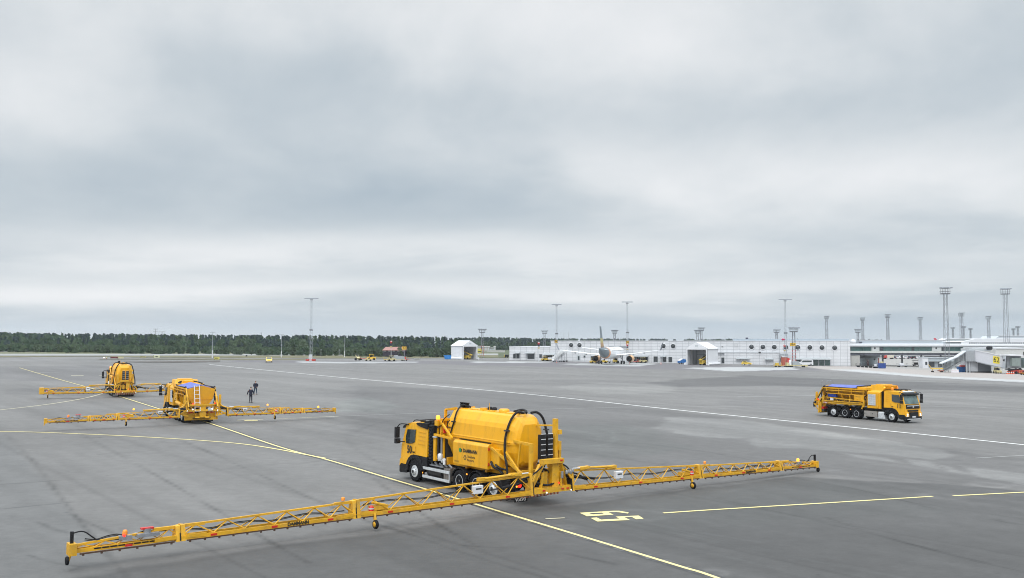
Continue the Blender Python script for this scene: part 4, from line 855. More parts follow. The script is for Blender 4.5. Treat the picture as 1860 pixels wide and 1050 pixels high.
def spreader(mtx, name, label, number, unfolded, lit=True, group=None):
    t = thing(name, label, 'spreader truck', mtx, group)
    chassis(t, number, lit, sq=False, cr=.85)
    mb = MB(); mb.box(8.12, 8.14 + .04, -1.1, 1.1, 1.2, 2.9); mb.box(7.95, 8.1, -.5, .5, 1.1, 3.0); mb.build('rear_bulkhead', BLK, t)
    for s in (-1, 1):
        y0, y1 = sorted((s * .62, s * 1.22))
        mb = MB(); mb.box(6.18, 7.68, y0, y1, .36, .90); sb = mb.build('battery_box', mat('tread_plate', (.42, .39, .36), .35, .6), t, bevel=.02)
        mb = MB()
        for x in (6.28, 7.15): mb.lathe([(.05, 0), (.05, .01)], (x, s * 1.225, .66), 'y', 8)
        mb.build('latch', BLK, sb)
        mb = MB(); mb.box(7.76, 8.52, y0, y1, .22, .92); mb.build('fuel_tank', ALU, t, bevel=.08)
        MB().box(4.60, 4.66, min(s * 1.24, s * 1.27), max(s * 1.24, s * 1.27), .90, .96).build('marker_lamp', AMB if lit else AMBO, t)
        mb = MB(); mb.box(1.80, 1.84, min(s * .6, s * 1.24), max(s * .6, s * 1.24), .10, .95); mb.build('mud_flap', BLK, t)
    # brine tank block behind the cab with caged side, raised roof
    mb = MB(); mb.loft([[(6.55, -1.2, 1.2), (8.05, -1.2, 1.2), (8.05, 1.2, 1.2), (6.55, 1.2, 1.2)], [(6.55, -1.22, 2.75), (8.05, -1.22, 2.75), (8.05, 1.22, 2.75), (6.55, 1.22, 2.75)], [(6.6, -1.05, 2.95), (8.25, -1.05, 2.95), (8.25, 1.05, 2.95), (6.6, 1.05, 2.95)], [(6.85, -.95, 3.46), (8.45, -.95, 3.44), (8.45, .95, 3.44), (6.85, .95, 3.46)]])
    bk = mb.build('tank_block', YELP, t, bevel=.04)
    mb = MB(); mb.box(7.1, 8.1, -.6, .6, 3.45, 3.53); mb.build('block_lid', YEL, bk, bevel=.02)
    for s in (-1, 1):
        y0, y1 = sorted((s * 1.20, s * 1.235))
        mb = MB(); mb.box(6.66, 7.52, y0, y1, 1.48, 2.55); cg = mb.build('tank_cage', LGR, bk)
        mb = MB()
        for x in (6.70, 6.95, 7.22, 7.46): mb.tube((x, s * 1.245, 1.5), (x, s * 1.245, 2.55), .02)
        for z in (1.5, 1.72, 1.94, 2.16, 2.38, 2.53): mb.tube((6.68, s * 1.25, z), (7.5, s * 1.25, z), .018)
        mb.build('cage_bar', ALU, cg)
        mb = MB(); mb.box(7.68, 7.86, min(s * 1.1, s * 1.27), max(s * 1.1, s * 1.27), 1.22, 2.62); mb.build('corner_post', YEL, bk, bevel=.02)
    # hopper: steep V below, roofed with a blue tarpaulin
    mb = MB(); hx0, hx1 = 1.15, 6.5
    so_ = lambda x, w, z: [(x, -w, z), (x, w, z)]
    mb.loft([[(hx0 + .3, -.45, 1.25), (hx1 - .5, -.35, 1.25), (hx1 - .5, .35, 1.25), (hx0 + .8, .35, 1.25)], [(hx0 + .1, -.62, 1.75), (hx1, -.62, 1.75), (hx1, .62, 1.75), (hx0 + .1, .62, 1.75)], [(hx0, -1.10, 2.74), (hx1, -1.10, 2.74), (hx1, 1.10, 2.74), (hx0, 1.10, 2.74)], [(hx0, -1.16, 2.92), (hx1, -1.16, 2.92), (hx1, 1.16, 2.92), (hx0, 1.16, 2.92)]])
    hop = mb.build('hopper', mat('hopper_shade_stained', (.40, .195, .012), .6, var=.25, scale=1.5, dirt=(.14, .07, .02, .8), runs=True), t, bevel=.02)  # base colour darkened for shade in the recess below the rails, dirt runs over it
    mb = MB(); mb.prism([(-.5, 1.35), (-1.0, 2.1), (-1.16, 2.9), (-.15, 3.17), (.15, 3.17), (1.16, 2.9), (1.0, 2.1), (.5, 1.35)], 1.02, 1.14, 'x'); mb.box(.99, 1.02, -.9, .9, 2.02, 2.08); mb.build('rear_plate', mat('hopper_orange_yellow', (.64, .31, .006), .5, var=.15, scale=1.5, dirt=(.3, .16, .03, .6), runs=True), hop)
    mb = MB()
    for k in range(6):
        x = 1.6 + k * .92
        for s in (-1, 1): mb.loft([[(x, s * .4, 1.3), (x + .06, s * .4, 1.3), (x + .06, s * 1.14, 2.4), (x, s * 1.14, 2.4)], [(x, s * .9, 1.3), (x + .06, s * .9, 1.3), (x + .06, s * 1.16, 2.4), (x, s * 1.16, 2.4)]]) if k in (2, 3) else mb.bar((x + .03, s * .55, 1.35), (x + .03, s * 1.13, 2.4), .07, .06)
    for s in (-1, 1):
        mb.bar((hx0 + .2, s * 1.2, 2.92), (hx1, s * 1.2, 2.95), .09, .12); mb.bar((1.7, s * 1.22, 2.70), (6.3, s * 1.22, 2.72), .08, .07); mb.bar((1.6, s * 1.14, 2.38), (6.3, s * 1.14, 2.38), .06, .08)
        for x in (1.7, 3.2, 4.7, 6.1): mb.bar((x, s * 1.2, 2.4), (x, s * 1.2, 2.95), .06, .06)
    mb.build('hopper_frame', YEL, hop)
    mb = MB(); mb.loft([[(1.35, -1.12, 2.95), (1.35, 0, 3.24), (1.35, 1.12, 2.95)], [(5.35, -1.12, 3.02), (5.35, 0, 3.31), (5.35, 1.12, 3.02)]]); mb.build('tarpaulin', BLU, hop)
    mb = MB(); mb.box(5.35, 6.9, -1.15, 1.15, 2.9, 3.18); mb.build('hopper_roof', YEL, hop, bevel=.03)
    for s in (-1, 1):
        y0, y1 = sorted((s * 1.10, s * 1.2))
        mb = MB(); mb.box(5.02, 6.15, y0, y1, 1.72, 2.34); pn = mb.build('control_cabinet', YEL, t, bevel=.02)
        mb = MB(); mb.box(5.2, 5.7, min(s * 1.2, s * 1.205), max(s * 1.2, s * 1.205), 2.18, 2.22); mb.box(5.35, 5.5, min(s * 1.2, s * 1.22), max(s * 1.2, s * 1.22), 1.82, 1.92); mb.build('cabinet_mark', mat('dark_yellow_mark', (.18, .11, .02)), pn)
        if s < 0 or not unfolded: mb = MB(); mb.box(1.75, 2.75, min(s * .7, s * 1.1), max(s * .7, s * 1.1), 2.02, 2.36); mb.build('blue_container', BLU2, t, bevel=.02)
        mb = MB(); mb.path([(5.4, s * 1.16, 3.1), (4.9, s * 1.2, 3.02), (3.2, s * 1.2, 3.02), (1.7, s * 1.2, 3.04), (1.35, s * 1.2, 3.08), (1.1, s * 1.2, 2.6), (.6, s * 1.15, 1.9), (.3, s * 1.1, 1.5)], .05); mb.path([(6.6, s * 1.24, 2.5), (6.35, s * 1.3, 2.2), (6.45, s * 1.25, 1.9)], .05); mb.path([(2.0, s * 1.22, 2.65), (1.65, s * 1.25, 2.5), (1.7, s * 1.25, 2.2), (1.2, s * 1.2, 1.9), (.9, s * 1.2, 1.5)], .05); mb.build('tank_hose', BLK, t)
    for pts in ([(6.6, .5, 3.34), (5.9, .9, 3.26), (5.3, .8, 3.25)], [(6.6, -.4, 3.36), (6.0, -.8, 3.28), (5.2, -1.0, 3.2)], [(1.3, -.9, 3.05), (1.15, -1.15, 2.9), (1.0, -1.2, 2.4), (1.1, -1.1, 1.7)]): mb = MB(); mb.path(pts, .06); mb.build('roof_hose', BLK, hop)
    mb = MB(); mb.box(5.9, 6.6, -.4, .4, 3.16, 3.42) if unfolded else mb.box(5.9, 6.3, -.4, .4, 3.16, 3.24); mb.build('filler_box', YEL, hop, bevel=.02)
    # rear frame, arms
    mb = MB()
    for s in (-1, 1):
        mb.bar((.9, s * 1.12, .40), (.9, s * 1.12, 1.7), .14, .14); yp = 1.45 if unfolded else 1.22; mb.bar((.4, s * yp, .7 if unfolded else 1.1), (.45, s * yp, 2.45), .16, .16); mb.bar((.78, s * 1.30, .40), (.78, s * 1.22, 1.6), .12, .12)
        mb.bar((1.3, s * 1.2, 2.98), (.15, s * 1.18, 1.45), .10, .12); mb.bar((1.1, s * 1.15, 1.9), (.3, s * 1.15, 1.2), .12, .12); mb.bar((.9, s * .9, 1.5), (.6, s * .5, .7), .08, .08)
        mb.bar((1.0, s * 1.12, 1.6), (2.2, s * 1.12, 1.4), .10, .14); mb.bar((.45, s * .4, .6), (.2, s * .4, .45), .35, .06)
        mb.bar((.55, s * 1.15, .62), (.30, s * 1.5, 1.3), .08, .08)
    mb.bar((.6, -1.2, 1.5), (.6, 1.2, 1.5), .14, .14); mb.bar((.75, -1.36, .42), (.75, 1.36, .42), .14, .20); mb.bar((.45, -1.45, 1.15), (.45, 1.45, 1.15), .14, .18); mb.bar((.45, -1.45, 1.6), (.45, 1.45, 1.6), .12, .12); mb.box(.45, .9, -.3, .2, .55, 1.6)
    mb.loft([[(.75, -1.1, .35), (.75, 1.1, .35), (.70, 1.1, .9), (.70, -1.1, .9)], [(.80, -1.1, .35), (.80, 1.1, .35), (.75, 1.1, .9), (.75, -1.1, .9)]])
    mb.build('rear_frame', YELB, t)
    mb = MB(); mb.lathe([(.35, 0), (.35, .04)], (.42, -.35, .5), 'z', 18); mb.lathe([(.35, 0), (.35, .04)], (.42, .45, .5), 'z', 18); mb.loft([[(.5, -.2, .6), (.5, .1, .6), (.7, .1, .6), (.7, -.2, .6)], [(.5, -.12, 1.5), (.5, .02, 1.5), (.65, .02, 1.5), (.65, -.12, 1.5)]]); mb.build('spreader_disc', [BLK], t)
    mb = MB(); mb.box(1.0, 1.25, -1.1, 1.1, .5, .75); mb.build('rear_bumper', CHS, t)
    for s in (-1, 1):
        mb = MB(); mb.lathe([(.08, 0), (.09, .06)], (.50, s * 1.1 if s < 0 else .75, 1.68), 'x', 12); mb.build('tail_lamp', RLAMP if lit else RED, t)
        for y, z in ((s * 1.25, 1.15), (s * .8, 1.25)): mb = MB(); mb.tube((.33, y, z), (.37, y, z), .07, 10); mb.build('work_lamp', WLAMP, t)
        mb = MB(); mb.box(.9, 1.2, min(s * .5, s * 1.1), max(s * .5, s * 1.1), .75, .95); mb.build('lamp_cluster', RED, t)
    mb = MB(); mb.box(.36, .46, -.85, -.45, 1.12, 1.32); mb.build('rear_camera_box', LGR, t)
    # ladder
    mb = MB(); lx0, lx1, lz0, lz1 = .38, .98, 1.1, 3.22
    if unfolded:
        for y in (.18, .60): mb.bar((lx0, y, lz0), (lx1, y, lz1), .05, .05)
        for k in range(7): f_ = k / 6; mb.bar((lx0 + (lx1 - lx0) * f_, .18, lz0 + (lz1 - lz0) * f_ * .97), (lx0 + (lx1 - lx0) * f_, .60, lz0 + (lz1 - lz0) * f_ * .97), .04, .04)
        mb.build('ladder', WHT, t)
    else:
        for x in (1.25, .6): mb.path([(x, -.6, 3.0), (x, -.6, 3.55), (x, -.2, 3.6), (x, .2, 3.55), (x, .2, 3.0)], .02)
        mb.bar((.6, -.6, 1.6), (.6, -.6, 3.4), .03, .03); mb.build('handrail', STL, t)
    beacon(t, 8.45, 0.85, 3.12, lit and not unfolded and False, .10, .2, m=RED if unfolded else AMBO)
    beacon(t, 9.2, -.95, 3.06, False, .12, .26); beacon(t, 8.35, -.95, 3.2, lit, .07, .12, RLAMP if unfolded else None)
    if unfolded:
        for s in (-1, 1):
            mb = MB(); mb.bar((.4, s * 1.15, .7), (.25, s * 2.15, .95), .12, .12); mb.bar((.4, s * 1.15, 1.3), (.25, s * 2.15, 1.15), .10, .10); mb.bar((.4, s * 1.2, 2.35), (.3, s * 1.35, 1.2), .08, .08); mb.loft([[(.2, s * 1.3, .5), (.2, s * 1.75, .5), (.2, s * 2.05, 1.25), (.2, s * 1.3, 1.35)], [(.26, s * 1.3, .5), (.26, s * 1.75, .5), (.26, s * 2.05, 1.25), (.26, s * 1.3, 1.35)]]) if False else mb.bar((.25, s * 1.3, 1.2), (.25, s * 2.2, .6), .10, .10)
            mb.path([(.3, s * 1.35, 1.9), (.3, s * 1.6, 1.5), (.2, s * 2.4, 1.25)], .05); mb.build('boom_arm', YELB, t)
            wing(t, s, 1.95, 6.8, 8.9, 12.0, zb=.68, sweep=.11 * s, lit=lit, scale=.8, inner_h=.62, name=None, droop=0.0, tipsensor=False)
        # folded arm passing beside the tank on the left
        mb = MB(); mb.bar((3.5, 1.25, 1.5), (1.4, 1.25, 1.35), .12, .34); mb.tube((4.4, 1.3, 1.62), (2.5, 1.3, 1.5), .16, 10); mb.build('side_cylinder', YEL, t)
    else:
        for s in (-1, 1):
            # lattice wings folded forward along the flanks
            mb = MB(); y = s * 1.30
            mb.bar((1.3, y, 1.42), (6.3, y, 1.50), .16, .15); mb.bar((1.7, y, 1.98), (5.9, y, 1.82), .10, .07)
            for k in range(8):
                x0 = 1.6 + k * .55; mb.tube((x0, y, 1.5), (x0 + .28, y, 1.93 - .02 * k), .022, 5); mb.tube((x0 + .28, y, 1.93 - .02 * k), (x0 + .55, y, 1.5), .022, 5)
            mb.bar((6.2, y, 1.25), (6.3, y, 1.9), .16, .14); mb.bar((1.3, y, 1.3), (1.4, y, 2.1), .16, .2); mb.bar((1.5, y + s * .1, 1.62), (6.1, y + s * .1, 1.62), .10, .08)
            mb.bar((4.55, y, 1.3), (4.6, y, 1.95), .12, .1); mb.bar((6.2, y, 1.5), (6.0, y, 1.05), .1, .1)
            fs_ = mb.build('folded_boom', YELB, t)
            mb = MB(); mb.path([(1.8, y + s * .02, 1.72), (3.0, y, 1.78), (4.2, y + s * .03, 1.70), (5.8, y, 1.76)], .035); mb.build('hose', BLK, fs_)
            q0, q1 = sorted((y + s * .09, y + s * .10))
            striped('warning_stripe', fs_, 1.45, 1.95, q0, q1, 1.36, 1.48, 1, [REDP, WHT], 0)
            mb = MB()
            for k in range(3): mb.quad((1.45 + k * .17, y + s * .105, 1.36), (1.53 + k * .17, y + s * .105, 1.36), (1.60 + k * .17, y + s * .105, 1.49), (1.52 + k * .17, y + s * .105, 1.49))
            mb.build('stripe_white', WHT, fs_)
            mb = MB(); mb.box(2.3, 2.65, min(y, y + s * .12), max(y, y + s * .12), 1.70, 1.92); mb.build('control_box', WHT, fs_)
            mb = MB(); mb.tube((.35, s * 1.3, 1.15), (.35, s * 1.3, 1.75), .09, 8); mb.tube((.2, s * 1.3, .9), (.2, s * 1.3, 1.4), .12, 8); mb.build('end_valve', [BLK], fs_)
    return t
T1 = sprayer(pose(1.68, 41.95, 2.238), 'sprayer_truck', 'yellow tank truck with door number 50 and fully unfolded lattice spray boom, nearest of all', '50', lit=True)
T2 = spreader(pose((372.5 - 930) / F * 78.6, 78.6, R(121)), 'spreader_truck', 'yellow spreader truck seen from behind with white ladder, unfolded boom and blue tarpaulin', '', True)
T3 = sprayer(pose((230.7 - 930) / F * 112, 112, R(119)), 'sprayer_truck', 'farthest yellow tank sprayer on the taxi line with its boom half folded', '', folded=True)
T4 = spreader(pose(32.28, 97.68, R(-58.1)), 'spreader_truck', 'yellow spreader truck with door number 11 driving right with its boom folded', '11', False)
# ------------------------------------------------------------------ woodland beyond the airfield
LEAF = [mat('leaf_dark', (.052, .086, .080), .8, var=.3, scale=.12), mat('leaf_mid', (.080, .135, .072), .8, var=.3, scale=.12), mat('leaf_light', (.105, .155, .085), .8, var=.3, scale=.12), mat('bark', (.10, .08, .065), .9)]
def wood(name, rows, label, leaf=.9):
    """rows: (distance, a0, a1, n, top(u) photo row of the crown tops or None, (hmin,hmax), kinds)"""
    vs, fs, fm = [], [], []
    for D, a0, a1, n, top, hh, kinds, nl, lf in rows:
        for _ in range(n):
            a = random.uniform(a0, a1); d = D * random.uniform(.97, 1.04); x = a * d; z0 = hgt(x, d)
            if top: 
                u = 930 + F * a; tv = float(np.interp(u, [p[0] for p in top], [p[1] for p in top])) ; h = (CH + (YH - tv) / F * d - z0) * random.triangular(.88, 1.03, .97)
            else: h = random.uniform(*hh)
            kind = random.choice(kinds); w = h * (random.uniform(.13, .19) if kind == 'c' else random.uniform(.28, .42))
            mi = random.choice((0, 0, 1)) if kind == 'c' else random.choice((0, 1, 1, 2)) if kind == 'd' else random.choice((1, 2, 2))
            # trunk
            o = len(vs); tw = .12 + h * .008
            vs += [(x - tw, d, z0 - .5), (x + tw, d, z0 - .5), (x, d + tw, z0 - .5), (x, d, z0 + h * .8)]; fs += [(o, o + 1, o + 3), (o + 1, o + 2, o + 3), (o + 2, o, o + 3)]; fm += [3] * 3
            N_ = int(nl * (1 if kind == 'c' else 1.3))
            t_ = rng.random(N_) ** .8; ph = rng.random(N_) * 6.283; rr = np.sqrt(rng.random(N_))
            if kind == 'c': zz = z0 + h * (.04 + .96 * t_); R_ = w * (1.02 - t_) * (.75 + .5 * rng.random(N_))
            else:
                lob = rng.random((7, 3)); li = rng.integers(0, 7, N_); q = rng.normal(size=(N_, 3)); q /= np.linalg.norm(q, axis=1)[:, None]; q *= (.35 + .65 * rng.random((N_, 1)))
                cxn = (lob[li, 0] - .5) * w * 1.1; cyn = (lob[li, 1] - .5) * w * 1.1; czn = h * (.14 + .66 * lob[li, 2]); br = h * .20
            s_ = lf * (.6 + .8 * rng.random(N_))
            for i in range(N_):
                if kind == 'c': px, py, pz = x + R_[i] * rr[i] * math.cos(ph[i]), d + R_[i] * rr[i] * math.sin(ph[i]), zz[i]
                else: px, py, pz = x + cxn[i] + q[i, 0] * br * 1.1, d + cyn[i] + q[i, 1] * br, max(z0 + .2, z0 + czn[i] + q[i, 2] * br)
                s0 = s_[i] * (.75 if kind == 'c' else 1); o = len(vs); c, n_ = math.cos(ph[i] * 3), math.sin(ph[i] * 3)
                vs += [(px - s0 * c, py - s0 * n_, pz - s0 * .55), (px + s0 * .3, py + s0 * n_ * .6, pz - s0 * .5), (px + s0 * c, py + s0 * n_, pz + s0 * .35), (px - s0 * .2, py - s0 * .4, pz + s0 * .75)]
                fs.append((o, o + 1, o + 2, o + 3)); fm.append(mi if random.random() < .95 else min(2, mi + 1))
    me = bpy.data.meshes.new(name); me.from_pydata(vs, [], fs)
    for m in LEAF: me.materials.append(m)
    me.polygons.foreach_set('material_index', fm); me.update()
    o = bpy.data.objects.new(name, me); COL.objects.link(o); tag(o, label, 'woodland', kind='stuff'); return o
TOPF = [(-500, 603), (0, 604), (100, 606.5), (200, 606.5), (300, 608), (400, 609), (500, 609.5), (600, 610), (700, 611), (760, 612), (860, 615), (930, 616.5)]
TOPB = [(-500, 622), (0, 623), (100, 625), (200, 627), (400, 629.5), (500, 630.5), (700, 631), (830, 632), (930, 633)]
TOPM = [(-500, 610), (0, 612), (150, 614), (300, 616), (420, 614), (560, 617), (700, 618), (860, 617), (930, 619)]
wood('forest', [(560, -.80, -.045, 520, TOPF, None, 'cccd', 75, 1.1), (600, -.80, -.045, 300, TOPF, None, 'cccd', 70, 1.2), (520, -.80, -.045, 200, TOPM, None, 'ccdd', 85, 1.1), (470, -.80, -.045, 200, TOPM, None, 'cddd', 90, 1.0)], 'dark conifer forest behind the scrub on the far side of the airfield')
wood('scrub_belt', [(405, -.80, -.05, 330, TOPB, None, 'b', 90, .75), (430, -.80, -.05, 280, TOPB, None, 'bbd', 90, .8)], 'mid green scrub belt in front of the dark forest')
wood('distant_woodland', [(800, -.06, .05, 120, [(830, 622), (880, 619), (925, 621), (1000, 622)], None, 'cdd', 70, 1.5), (760, -.06, .05, 110, [(830, 628), (880, 627), (925, 628), (1000, 629)], None, 'db', 70, 1.4), (900, -.06, .06, 90, [(830, 616.5), (880, 613), (925, 614.5), (960, 616), (1000, 616)], None, 'ccd', 70, 1.6), (950, -.06, .10, 90, [(830, 617), (870, 612.5), (900, 613.5), (1000, 616), (1060, 616)], None, 'ccd', 70, 1.6), (1400, .03, .40, 340, [(980, 615.6), (1100, 616), (1300, 616.6), (1560, 617.6), (1700, 618.5)], None, 'cccd', 34, 2.4)], 'thin dark distant treeline above the white terminal roof')

# ------------------------------------------------------------------ buildings
class Wall:
    """a vertical front plane from photo px foot points A to B; (u, v) on it gives (s along, z)"""
    def __init__(w, a, b):
        w.a = Vector((a.x, a.y, 0)); w.b = Vector((b.x, b.y, 0)); w.d = (w.b - w.a).normalized(); w.n = Vector((w.d.y, -w.d.x, 0)); w.L = (w.b - w.a).length
        w.M = facing((a.x, a.y, 0), w.d, (0, 0, 1))       # local x along, y up, z towards the apron
    def at(w, u, v):
        a_, b_ = ray(u, v); # a_*y, y on plane: (P-a).n=0
        y = w.a.dot(w.n) / (a_ * w.n.x + w.n.y); p = Vector((a_ * y, y, 0)); return (p - w.a).dot(w.d), CH + b_ * y
def panelmat(name, col, line_, sx, sz):
    m = bpy.data.materials.new(name); m.use_nodes = True; tr = m.node_tree; b = tr.nodes['Principled BSDF']; b.inputs['Roughness'].default_value = .5
    c = tr.nodes.new('ShaderNodeTexCoord'); mp_ = tr.nodes.new('ShaderNodeMapping'); tr.links.new(c.outputs['Object'], mp_.inputs[0])
    br = tr.nodes.new('ShaderNodeTexBrick'); br.offset = 0; br.inputs['Color1'].default_value = (*col, 1); br.inputs['Color2'].default_value = (*[q * .93 for q in col], 1); br.inputs['Mortar'].default_value = (*line_, 1)
    br.inputs['Scale'].default_value = 1; br.inputs['Brick Width'].default_value = sx; br.inputs['Row Height'].default_value = sz; br.inputs['Mortar Size'].default_value = .05; br.inputs['Bias'].default_value = 0
    tr.links.new(mp_.outputs[0], br.inputs['Vector'])
    ns = tr.nodes.new('ShaderNodeTexNoise'); ns.inputs['Scale'].default_value = .3; ns.inputs['Detail'].default_value = 5; tr.links.new(c.outputs['Object'], ns.inputs['Vector'])
    mr = tr.nodes.new('ShaderNodeMapRange'); mr.inputs[3].default_value = .82; mr.inputs[4].default_value = 1.08; tr.links.new(ns.outputs[0], mr.inputs[0])
    v = tr.nodes.new('ShaderNodeVectorMath'); v.operation = 'SCALE'; tr.links.new(br.outputs[0], v.inputs[0]); tr.links.new(mr.outputs[0], v.inputs['Scale']); tr.links.new(v.outputs[0], b.inputs['Base Color'])
    return m
WPAN = panelmat('white_wall_panels', (.64, .65, .675), (.32, .335, .36), 2.25, 1.06)
WPAN2 = panelmat('pier_wall_panels', (.52, .54, .54), (.34, .36, .36), 5.0, 3.2)
GLG = mat('green_glass', (.055, .125, .115), .08, spec=.9, var=.55, scale=.22)
DGL = mat('dark_opening', (.035, .042, .048), .15, spec=.8, var=.5, scale=.5)
ROOF = mat('grey_roof', (.22, .24, .26), .7)
CANO = mat('canopy_grey', (.36, .385, .40), .5)
W1 = Wall(G(925, 654.3), G(1545, 665.5))
term = thing('terminal_building', 'long white two-storey terminal clad in square panels with a row of round windows', 'terminal', W1.M)
def lbox(name, m, parent, W_, u0, v0, u1, v1, z0=-.1, z1=.12, bevel=0):
    """box on wall W_ spanning the photo px rectangle, from depth z0 to z1 in front of the wall"""
    s0, za = W_.at(u0, v0); s1, zb_ = W_.at(u1, v1); zt, zl = max(za, zb_), min(za, zb_)
    mb = MB(); mb.box(min(s0, s1), max(s0, s1), zl, zt, z0, z1); return mb.build(name, m, parent, bevel)
s_split, _ = W1.at(1000.5, 640); zhi = W1.at(1270, 619.9)[1]; zlo = W1.at(960, 630.3)[1]
mb = MB(); mb.box(s_split, W1.L, -3.2, zhi, -34, 0); mb.build('wall', WPAN, term)
mb = MB(); mb.box(.0, s_split - .01, -3.0, zlo, -26, -.02); mb.build('low_wing', WPAN, term)
mb = MB(); mb.box(s_split - .15, W1.L + .1, zhi, zhi + .22, -34.2, .12); mb.build('parapet', WHT, term)
mb = MB(); mb.box(-.1, s_split - .2, zlo, zlo + .2, -26, .10); mb.build('parapet', WHT, term)
s0 = W1.at(1330, 640)[0]; mb = MB(); mb.box(s0, W1.L, zhi + .22, zhi + .75, -33, -6); mb.build('roof_upstand', mat('blue_grey_metal', (.30, .36, .41), .5), term)
for u, v in ((1037.5, 627), (1052.5, 627.2), (1205, 628.7), (1222.6, 629), (1365, 630.3), (1385.7, 630.6), (1406.4, 630.8), (1427.5, 631), (1449, 631.2), (1471, 631.4), (1493, 631.7), (1516, 632)):
    s_, z_ = W1.at(u, v); mb = MB(); mb.lathe([(.01, -.05), (.80, -.05), (.80, .05), (.01, .05)], (s_, z_, .02), 'z', 24); w = mb.build('round_window', DGL, term)
    mb = MB(); mb.lathe([(.82, -.05), (1.06, -.05), (1.06, .12), (.82, .12), (.82, -.05)], (s_, z_, .02), 'z', 24); mb.build('window_surround', WHT, w)
    mb = MB(); mb.box(s_ - .04, s_ + .04, z_ - .7, z_ + .7, .06, .09); mb.build('window_bar', BLK, w)
for r_ in ((932, 643, 937, 651), (938, 642.5, 944, 651), (958, 642, 971, 652), (979.5, 643.5, 984.5, 650), (992, 645, 1003, 652), (1004, 645, 1009, 652), (1049.5, 647, 1053, 654), (1060, 646, 1063.5, 649.5), (1073, 647, 1080, 654.5), (1147, 648, 1155, 656.5), (1156, 648, 1163, 656.5), (1164, 648, 1170, 656.5), (1171, 648, 1177, 656.5), (1187, 647.5, 1195, 657.5), (1204, 648, 1210.5, 657.5), (1214, 648.5, 1221, 658), (1310, 649.5, 1316, 660), (1341, 652.5, 1348, 661.5), (1349, 652.5, 1355, 661.5), (1356, 652.5, 1361, 661.5), (1394, 653.5, 1399, 662.5), (1400, 653.5, 1404.5, 662.5), (1446, 653, 1460, 664), (1461, 654, 1473, 664), (1474, 654, 1486, 664), (1487.5, 654, 1497, 664), (1498, 654, 1508, 664)):
    o = lbox('doorway', DGL if r_[0] < 1470 else GLG, term, W1, *r_, -.1, .06)
    s0, za = W1.at(r_[0], r_[1]); s1, zb_ = W1.at(r_[2], r_[3]); mb = MB()
    for s_ in (s0, s1): mb.box(s_ - .05, s_ + .05, zb_, za, .05, .12)
    mb.box(s0 - .05, s1 + .05, za, za + .1, .0, .13); mb.build('door_frame', LGR, o)
for r_ in ((935, 639.8, 945, 641.6), (954.5, 640, 971.5, 641.8), (987, 641, 1010, 644.5), (1146, 645.5, 1178, 647.6), (1199, 646, 1210, 648), (1337, 648.2, 1362, 651.8), (1389.5, 649, 1405, 652.8), (1446, 649.4, 1508.5, 653)):
    s0, za = W1.at(r_[0], r_[1]); s1, zb_ = W1.at(r_[2], r_[3]); mb = MB(); mb.loft([[(s0, za, 0), (s0, za - .1, 0), (s0, zb_ - .1, 1.8), (s0, zb_ + .1, 1.8)], [(s1, za, 0), (s1, za - .1, 0), (s1, zb_ - .1, 1.8), (s1, zb_ + .1, 1.8)]]); mb.build('canopy', CANO, term)
lbox('porch', LGR, term, W1, 1047.5, 645.3, 1054.5, 655.2, 0, .05); lbox('louvre', mat('louvre_grey', (.28, .30, .32), .6), term, W1, 1106, 628.2, 1137, 632.4, 0, .1)
gb = lbox('entrance_block', mat('block_grey', (.30, .33, .35), .55), term, W1, 1416.5, 642.3, 1431.5, 665, 0, 1.6); lbox('side_door', DGL, gb, W1, 1417.5, 650, 1421.5, 657, 1.55, 1.66)
lbox('ledge', LGR, term, W1, 1300, 639.8, 1416, 640.8, 0, .9)
mb = MB(); sa = W1.at(1316, 650)[0]; sb = W1.at(1416, 650)[0]; mb.box(sa, sb, -3, W1.at(1360, 640.6)[1], 0, .7); mb.build('projecting_ground_floor', WPAN, term)
for u, v in ((1335, 627), (1339, 627)): lbox('wall_pipe', STL, term, W1, u - .3, v - 3, u + .3, v + 4, 0, .15)
lbox('wall_vent', BLK, term, W1, 1311, 629, 1313, 630, 0, .2); lbox('wall_vent', BLK, term, W1, 1378, 639.5, 1382, 641, 0, 1.0); lbox('rooftop_unit', mat('dark_unit', (.03, .03, .06), .5), term, W1, 1352, 613, 1356.5, 618.5, -12, -11)
for u, v0 in ((1015.5, 604), (1024.5, 603), (1314.5, 609)): 
    s_, z_ = W1.at(u, v0); mb = MB(); mb.tube((s_, zhi, -8), (s_, z_, -8), .05, 5); mb.build('aerial', STL, term)
mb = MB()
for u in (990, 1190, 1300, 1600): pass
# low annex with a dark flat canopy at the terminal's right end
W2 = Wall(G(1518, 664.2), G(1553, 665.4))
ann = thing('entrance_annex', 'white porch with dark flat roof edge at the right end of the terminal', 'annex', W2.M)
lbox('wall', mat('cream_wall', (.42, .41, .385), .6), ann, W2, 1523, 645, 1549, 668, -4, .6); lbox('roof_edge', mat('dark_edge', (.05, .055, .07), .5), ann, W2, 1518, 643.8, 1549, 645.4, -4, 1.8)
for a_, b_ in ((1525, 1529), (1536.5, 1539), (1540.5, 1545)): lbox('door', DGL, ann, W2, a_, 652, b_, 664, .58, .68)
for a_ in (1521.5, 1532, 1548): lbox('post', STL, ann, W2, a_, 645.4, a_ + .8, 665, 1.2, 1.5)

